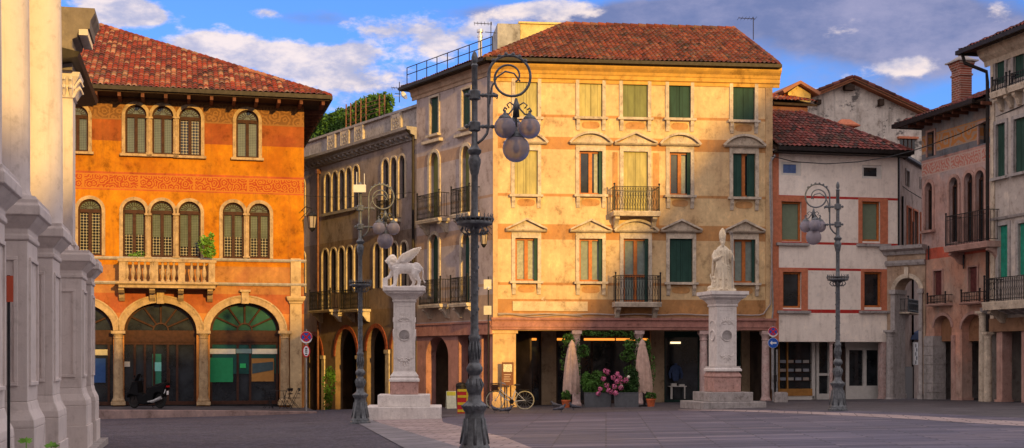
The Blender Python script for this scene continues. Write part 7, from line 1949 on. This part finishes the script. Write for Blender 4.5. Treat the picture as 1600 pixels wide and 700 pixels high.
# pigeons
def pigeon(x, y, a, k, label):
    X, Y, Z = on(x, y); b = MB()
    b.tube([(-.16,0,.10),(-.08,0,.11),(.02,0,.125),(.08,0,.16)],[.02,.045,.062,.045],8); b.sphere((.11,0,.215),.033,8); b.tube([(.06,0,.16),(.10,0,.20)],[.045,.03],7); b.rod((.13,0,.215),(.165,0,.205),.008,4); b.tube([(-.12,0,.105),(-.26,0,.085)],[.035,.025],6)
    for s_ in (-.025,.025): b.rod((.0,s_,.0),(.0,s_,.08),.006,4); b.rod((-.01,s_,.004),(.04,s_,.004),.006,4)
    tag(b.build('pigeon', plain('pigeon grey', (.09,.09,.11), .7, var=.4, scale=14), None, T(X,Y,Z) @ RZ(R(a)) @ Matrix.Scale(1.3,4), smooth=True), label, 'pigeon', 'pigeons on the paving')
for i, (x, y, a, l) in enumerate(((867,638,180,'pigeon left of the pair beside the left terracotta pot'),(877,644,20,'pigeon nearest the camera before the left parasol'),(896,641,200,'pigeon right of the left parasol foot'),(773,645,150,'pigeon beneath the front wheel of the bicycle'),(794,646,10,'pigeon under the middle of the bicycle'))): pigeon(x, y, a, i, l)
# grey stone block by the bookshop
X, Y, Z = on(1222, 629); b = MB(); b.box(-.28,.28,-.2,.2,0,.42); b.box(-.24,.24,-.16,.16,.42,.45); tag(b.build('stone_block', MT['stone_grey'], None, T(X,Y+.3,Z), bevel=.02), 'low grey stone block before the bookshop window', 'stone block')
# meter box on the wall
Yv = 61.55; b = MB(); b.box(PX(1206,Yv),PX(1213,Yv),Yv-.12,Yv,PZ(596,Yv),PZ(586,Yv)); tag(b.build('meter_box', MT['gutter']), 'small dark box mounted low beside the bookshop', 'meter box')
# alley: awnings, shop sign, lantern railing and far wall
AL = empty('alley_shopfront', fs.M, 'shop front deep in the alley behind the archway with a blue awning', 'shopfront')
b = MB(); b.box(fs.u(1424), fs.u(1438), -.9, -.0, fs.z(1430,528), fs.z(1430,527)); b.prism([(fs.u(1422),fs.z(1430,531)),(fs.u(1440),fs.z(1430,531)),(fs.u(1437),fs.z(1430,514)),(fs.u(1426),fs.z(1430,520))], -.9, -.02)
b.build('awning', plain('blue awning cloth', (.07,.11,.22), .8), AL, fs.M)
b = MB(); b.box(fs.u(1412), fs.u(1418), -.5, -.42, fs.z(1415,570), fs.z(1415,535)); o = b.build('sign_board', WHT, AL, fs.M)
b = MB()
for i in range(5):
    disc(b, (fs.u(1415)+(.1 if i%2 else -.1), fs.z(1415,566-i*6.5)), .10, -.51, -.501, 10)
b.build('sign_dots', MT['iron'], o, fs.M)
b = MB(); b.box(fs.u(1409), fs.u(1425), -.06, .0, -.5, fs.z(1417,573)); b.build('shop_door', MT['front_dark'], AL, fs.M)
rail_balcony(fs, AL, 1419, 1437, 468, 488, .5, slab_y=3, style='scroll', brackets=False)
# far end of the alley and street
Yv = 84.; b = MB(); b.box(PX(1380,Yv),PX(1500,Yv),Yv,Yv+6,-1.5,9.); AE = b.build('alley_end_house', MT['sidewall']); tag(AE, 'plain grey wall of the house closing the far end of the alley', 'building')
b = MB(); b.box(PX(1425,Yv),PX(1434,Yv),Yv-.05,Yv+.0,1.8,3.6); b.build('window', MT['glass'], AE)
Yv = 94.; b = MB(); b.box(PX(380,Yv),PX(520,Yv),Yv,Yv+6,-4,12.); AE = b.build('street_end_house', MT['streetwall']); tag(AE, 'dark house wall closing the side street beside the orange palazzo', 'building')
b = MB(); b.box(PX(474,Yv),PX(482,Yv),Yv-.05,Yv,-1.,1.6); b.build('door', MT['glass'], AE)
# red sign post by the church
Yv = 15.; X = PX(13.5,Yv); zg_ = g(X,Yv); b = MB(); b.rod((X,Yv,zg_),(X,Yv,PZ(430,Yv)),.018,8); o = b.build('sign_post', MT['iron']); tag(o, 'thin black post with a small red-brown plate beside the nearest church pedestal', 'sign post')
b = MB(); b.box(X-.012,X+.06,Yv-.035,Yv-.02,PZ(472,Yv),PZ(431,Yv)); b.build('plate', plain('rusty red plate', (.40,.07,.035), .5), o)
# leaves poking up in the left corner
Yv = 9.
for x, y, s_, l in ((41,688,1.0,'bright green leaf sprig at the bottom left corner, left one'),(80,695,1.0,'bright green leaf sprig just right of the first in the bottom left corner')):
    b = MB(); X, Z = PX(x,Yv), PZ(y,Yv); rq = random.Random(x); zb_ = g(X,Yv)
    b.rod((X,Yv,zb_),(X,Yv,Z-.01),.004,4)
    for k in range(7):
        a = R(15+25*k+rq.uniform(-8,8)); ln = .055*rq.uniform(.8,1.2); d = Vector((math.cos(a),rq.uniform(-.4,.4),math.sin(a)*.55+.05)); p = Vector((X,Yv,Z-.012)); q = Vector((0,-1,.3)).cross(d).normalized()*.014
        b.add([p,p+d*ln*.5+q,p+d*ln,p+d*ln*.5-q],[(0,1,2,3)])
        p2 = p-Vector((0,0,.10)); b.add([p2,p2+d*ln*.6+q,p2+d*ln*1.3,p2+d*ln*.6-q],[(0,1,2,3)])
    tag(b.build('leaf_sprig', MT['leaf_bright'], None, Matrix.Identity(4), recalc=False), l, 'plant')
b = MB(); X0, Y0 = G(150, 690); zq = g(X0,Y0); b.tube([(X0-.1,Y0-.1,zq+.5),(X0-.02,Y0-.15,zq+.25),(X0+.1,Y0-.2,zq+.02)],.012,5); tag(b.build('cable_loop', MT['iron']), 'short black cable end at the foot of the church plinth', 'cable')

# ================================================================== HOUSES BEHIND THE CAMERA (unseen, skylines shaped to shade the square)
TE = math.tan(R(SUN_EL)); Q0 = 38.
SP_ = Vector((-SH.y, SH.x))              # across the sun's direction
def sk(X, Y, z):                          # skyline point that throws its shadow edge on the world point
    return (X*SP_.x+Y*SP_.y, z+TE*(Q0-(X*SH.x+Y*SH.y)))
MT['backhouse'] = plaster('ochre house plaster', (.45,.33,.2), (.4,.3,.2), (.2,.14,.1))
MB_M = T(SH.x*Q0, SH.y*Q0, 0) @ RZ(math.atan2(SP_.y, SP_.x))
def backhouse(pts, label, nm='shade_house', depth=10, z0=-1.):
    b = MB(); pr = [(pts[0][0], z0)]+list(pts)+[(pts[-1][0], z0)]
    b.prism(pr[::-1], -depth, 0)
    root = b.build(nm, MT['backhouse'], None, MB_M); tag(root, label, 'building')
    return root
ca, cb = sk(-7.5,21.5,6.3), sk(-9.9,31,6.6); oa, ob = sk(-18,59.5,2.4), sk(-9.5,61.6,2.9)
patch = sk(1.1, 32.2, 0.)
pl, pr_ = patch[0]-1.3, patch[0]+1.3
hl = ob[1]
backhouse([(-60,21),(ca[0]-3,21),ca,cb,oa,(pl,hl-.2)], 'unseen long house behind the viewer, skyline shaped to shade the square')
sa, sb = sk(-12,78,-1.), sk(-.9,60.2,-.6)
gap_house = backhouse([(pl+.01,patch[1]-.5),(pr_-.01,patch[1]-.5)], 'unseen narrow house behind the viewer, gap added to let a sun patch through', depth=.5)  # opening added below the roof so sun can reach the paving
for (a_, c_, z0_, z1_) in ((pl+.01, pr_-.01, patch[1]+.5, hl),):
    b = MB(); b.box(a_, c_, -.5, 0, z0_, z1_); b.build('sun_gap_lintel', MT['backhouse'], gap_house, MB_M)
backhouse([(pr_,hl),(18.4,hl+.9),(19.6,sa[1]-1.),sa,sb,sk(.25,60.3,-.4),sk(1.2,60.4,1.4),sk(2.9,60.5,3.6),sk(5.4,60.9,7.1)], 'unseen low ochre house behind the viewer, skyline shaped for the facade shadow')
p0 = sk(5.4,60.9,7.1)
backhouse([(p0[0]+.01,p0[1]),sk(9.6,61.3,12.5),sk(11.8,61.6,14.3),sk(13.6,70,14.0),sk(14.9,70,14.2),sk(15.5,72,17.5),sk(26,72,17.),(90,20)], 'unseen tall hall behind the viewer, sloping top shaped for the shadow edge')
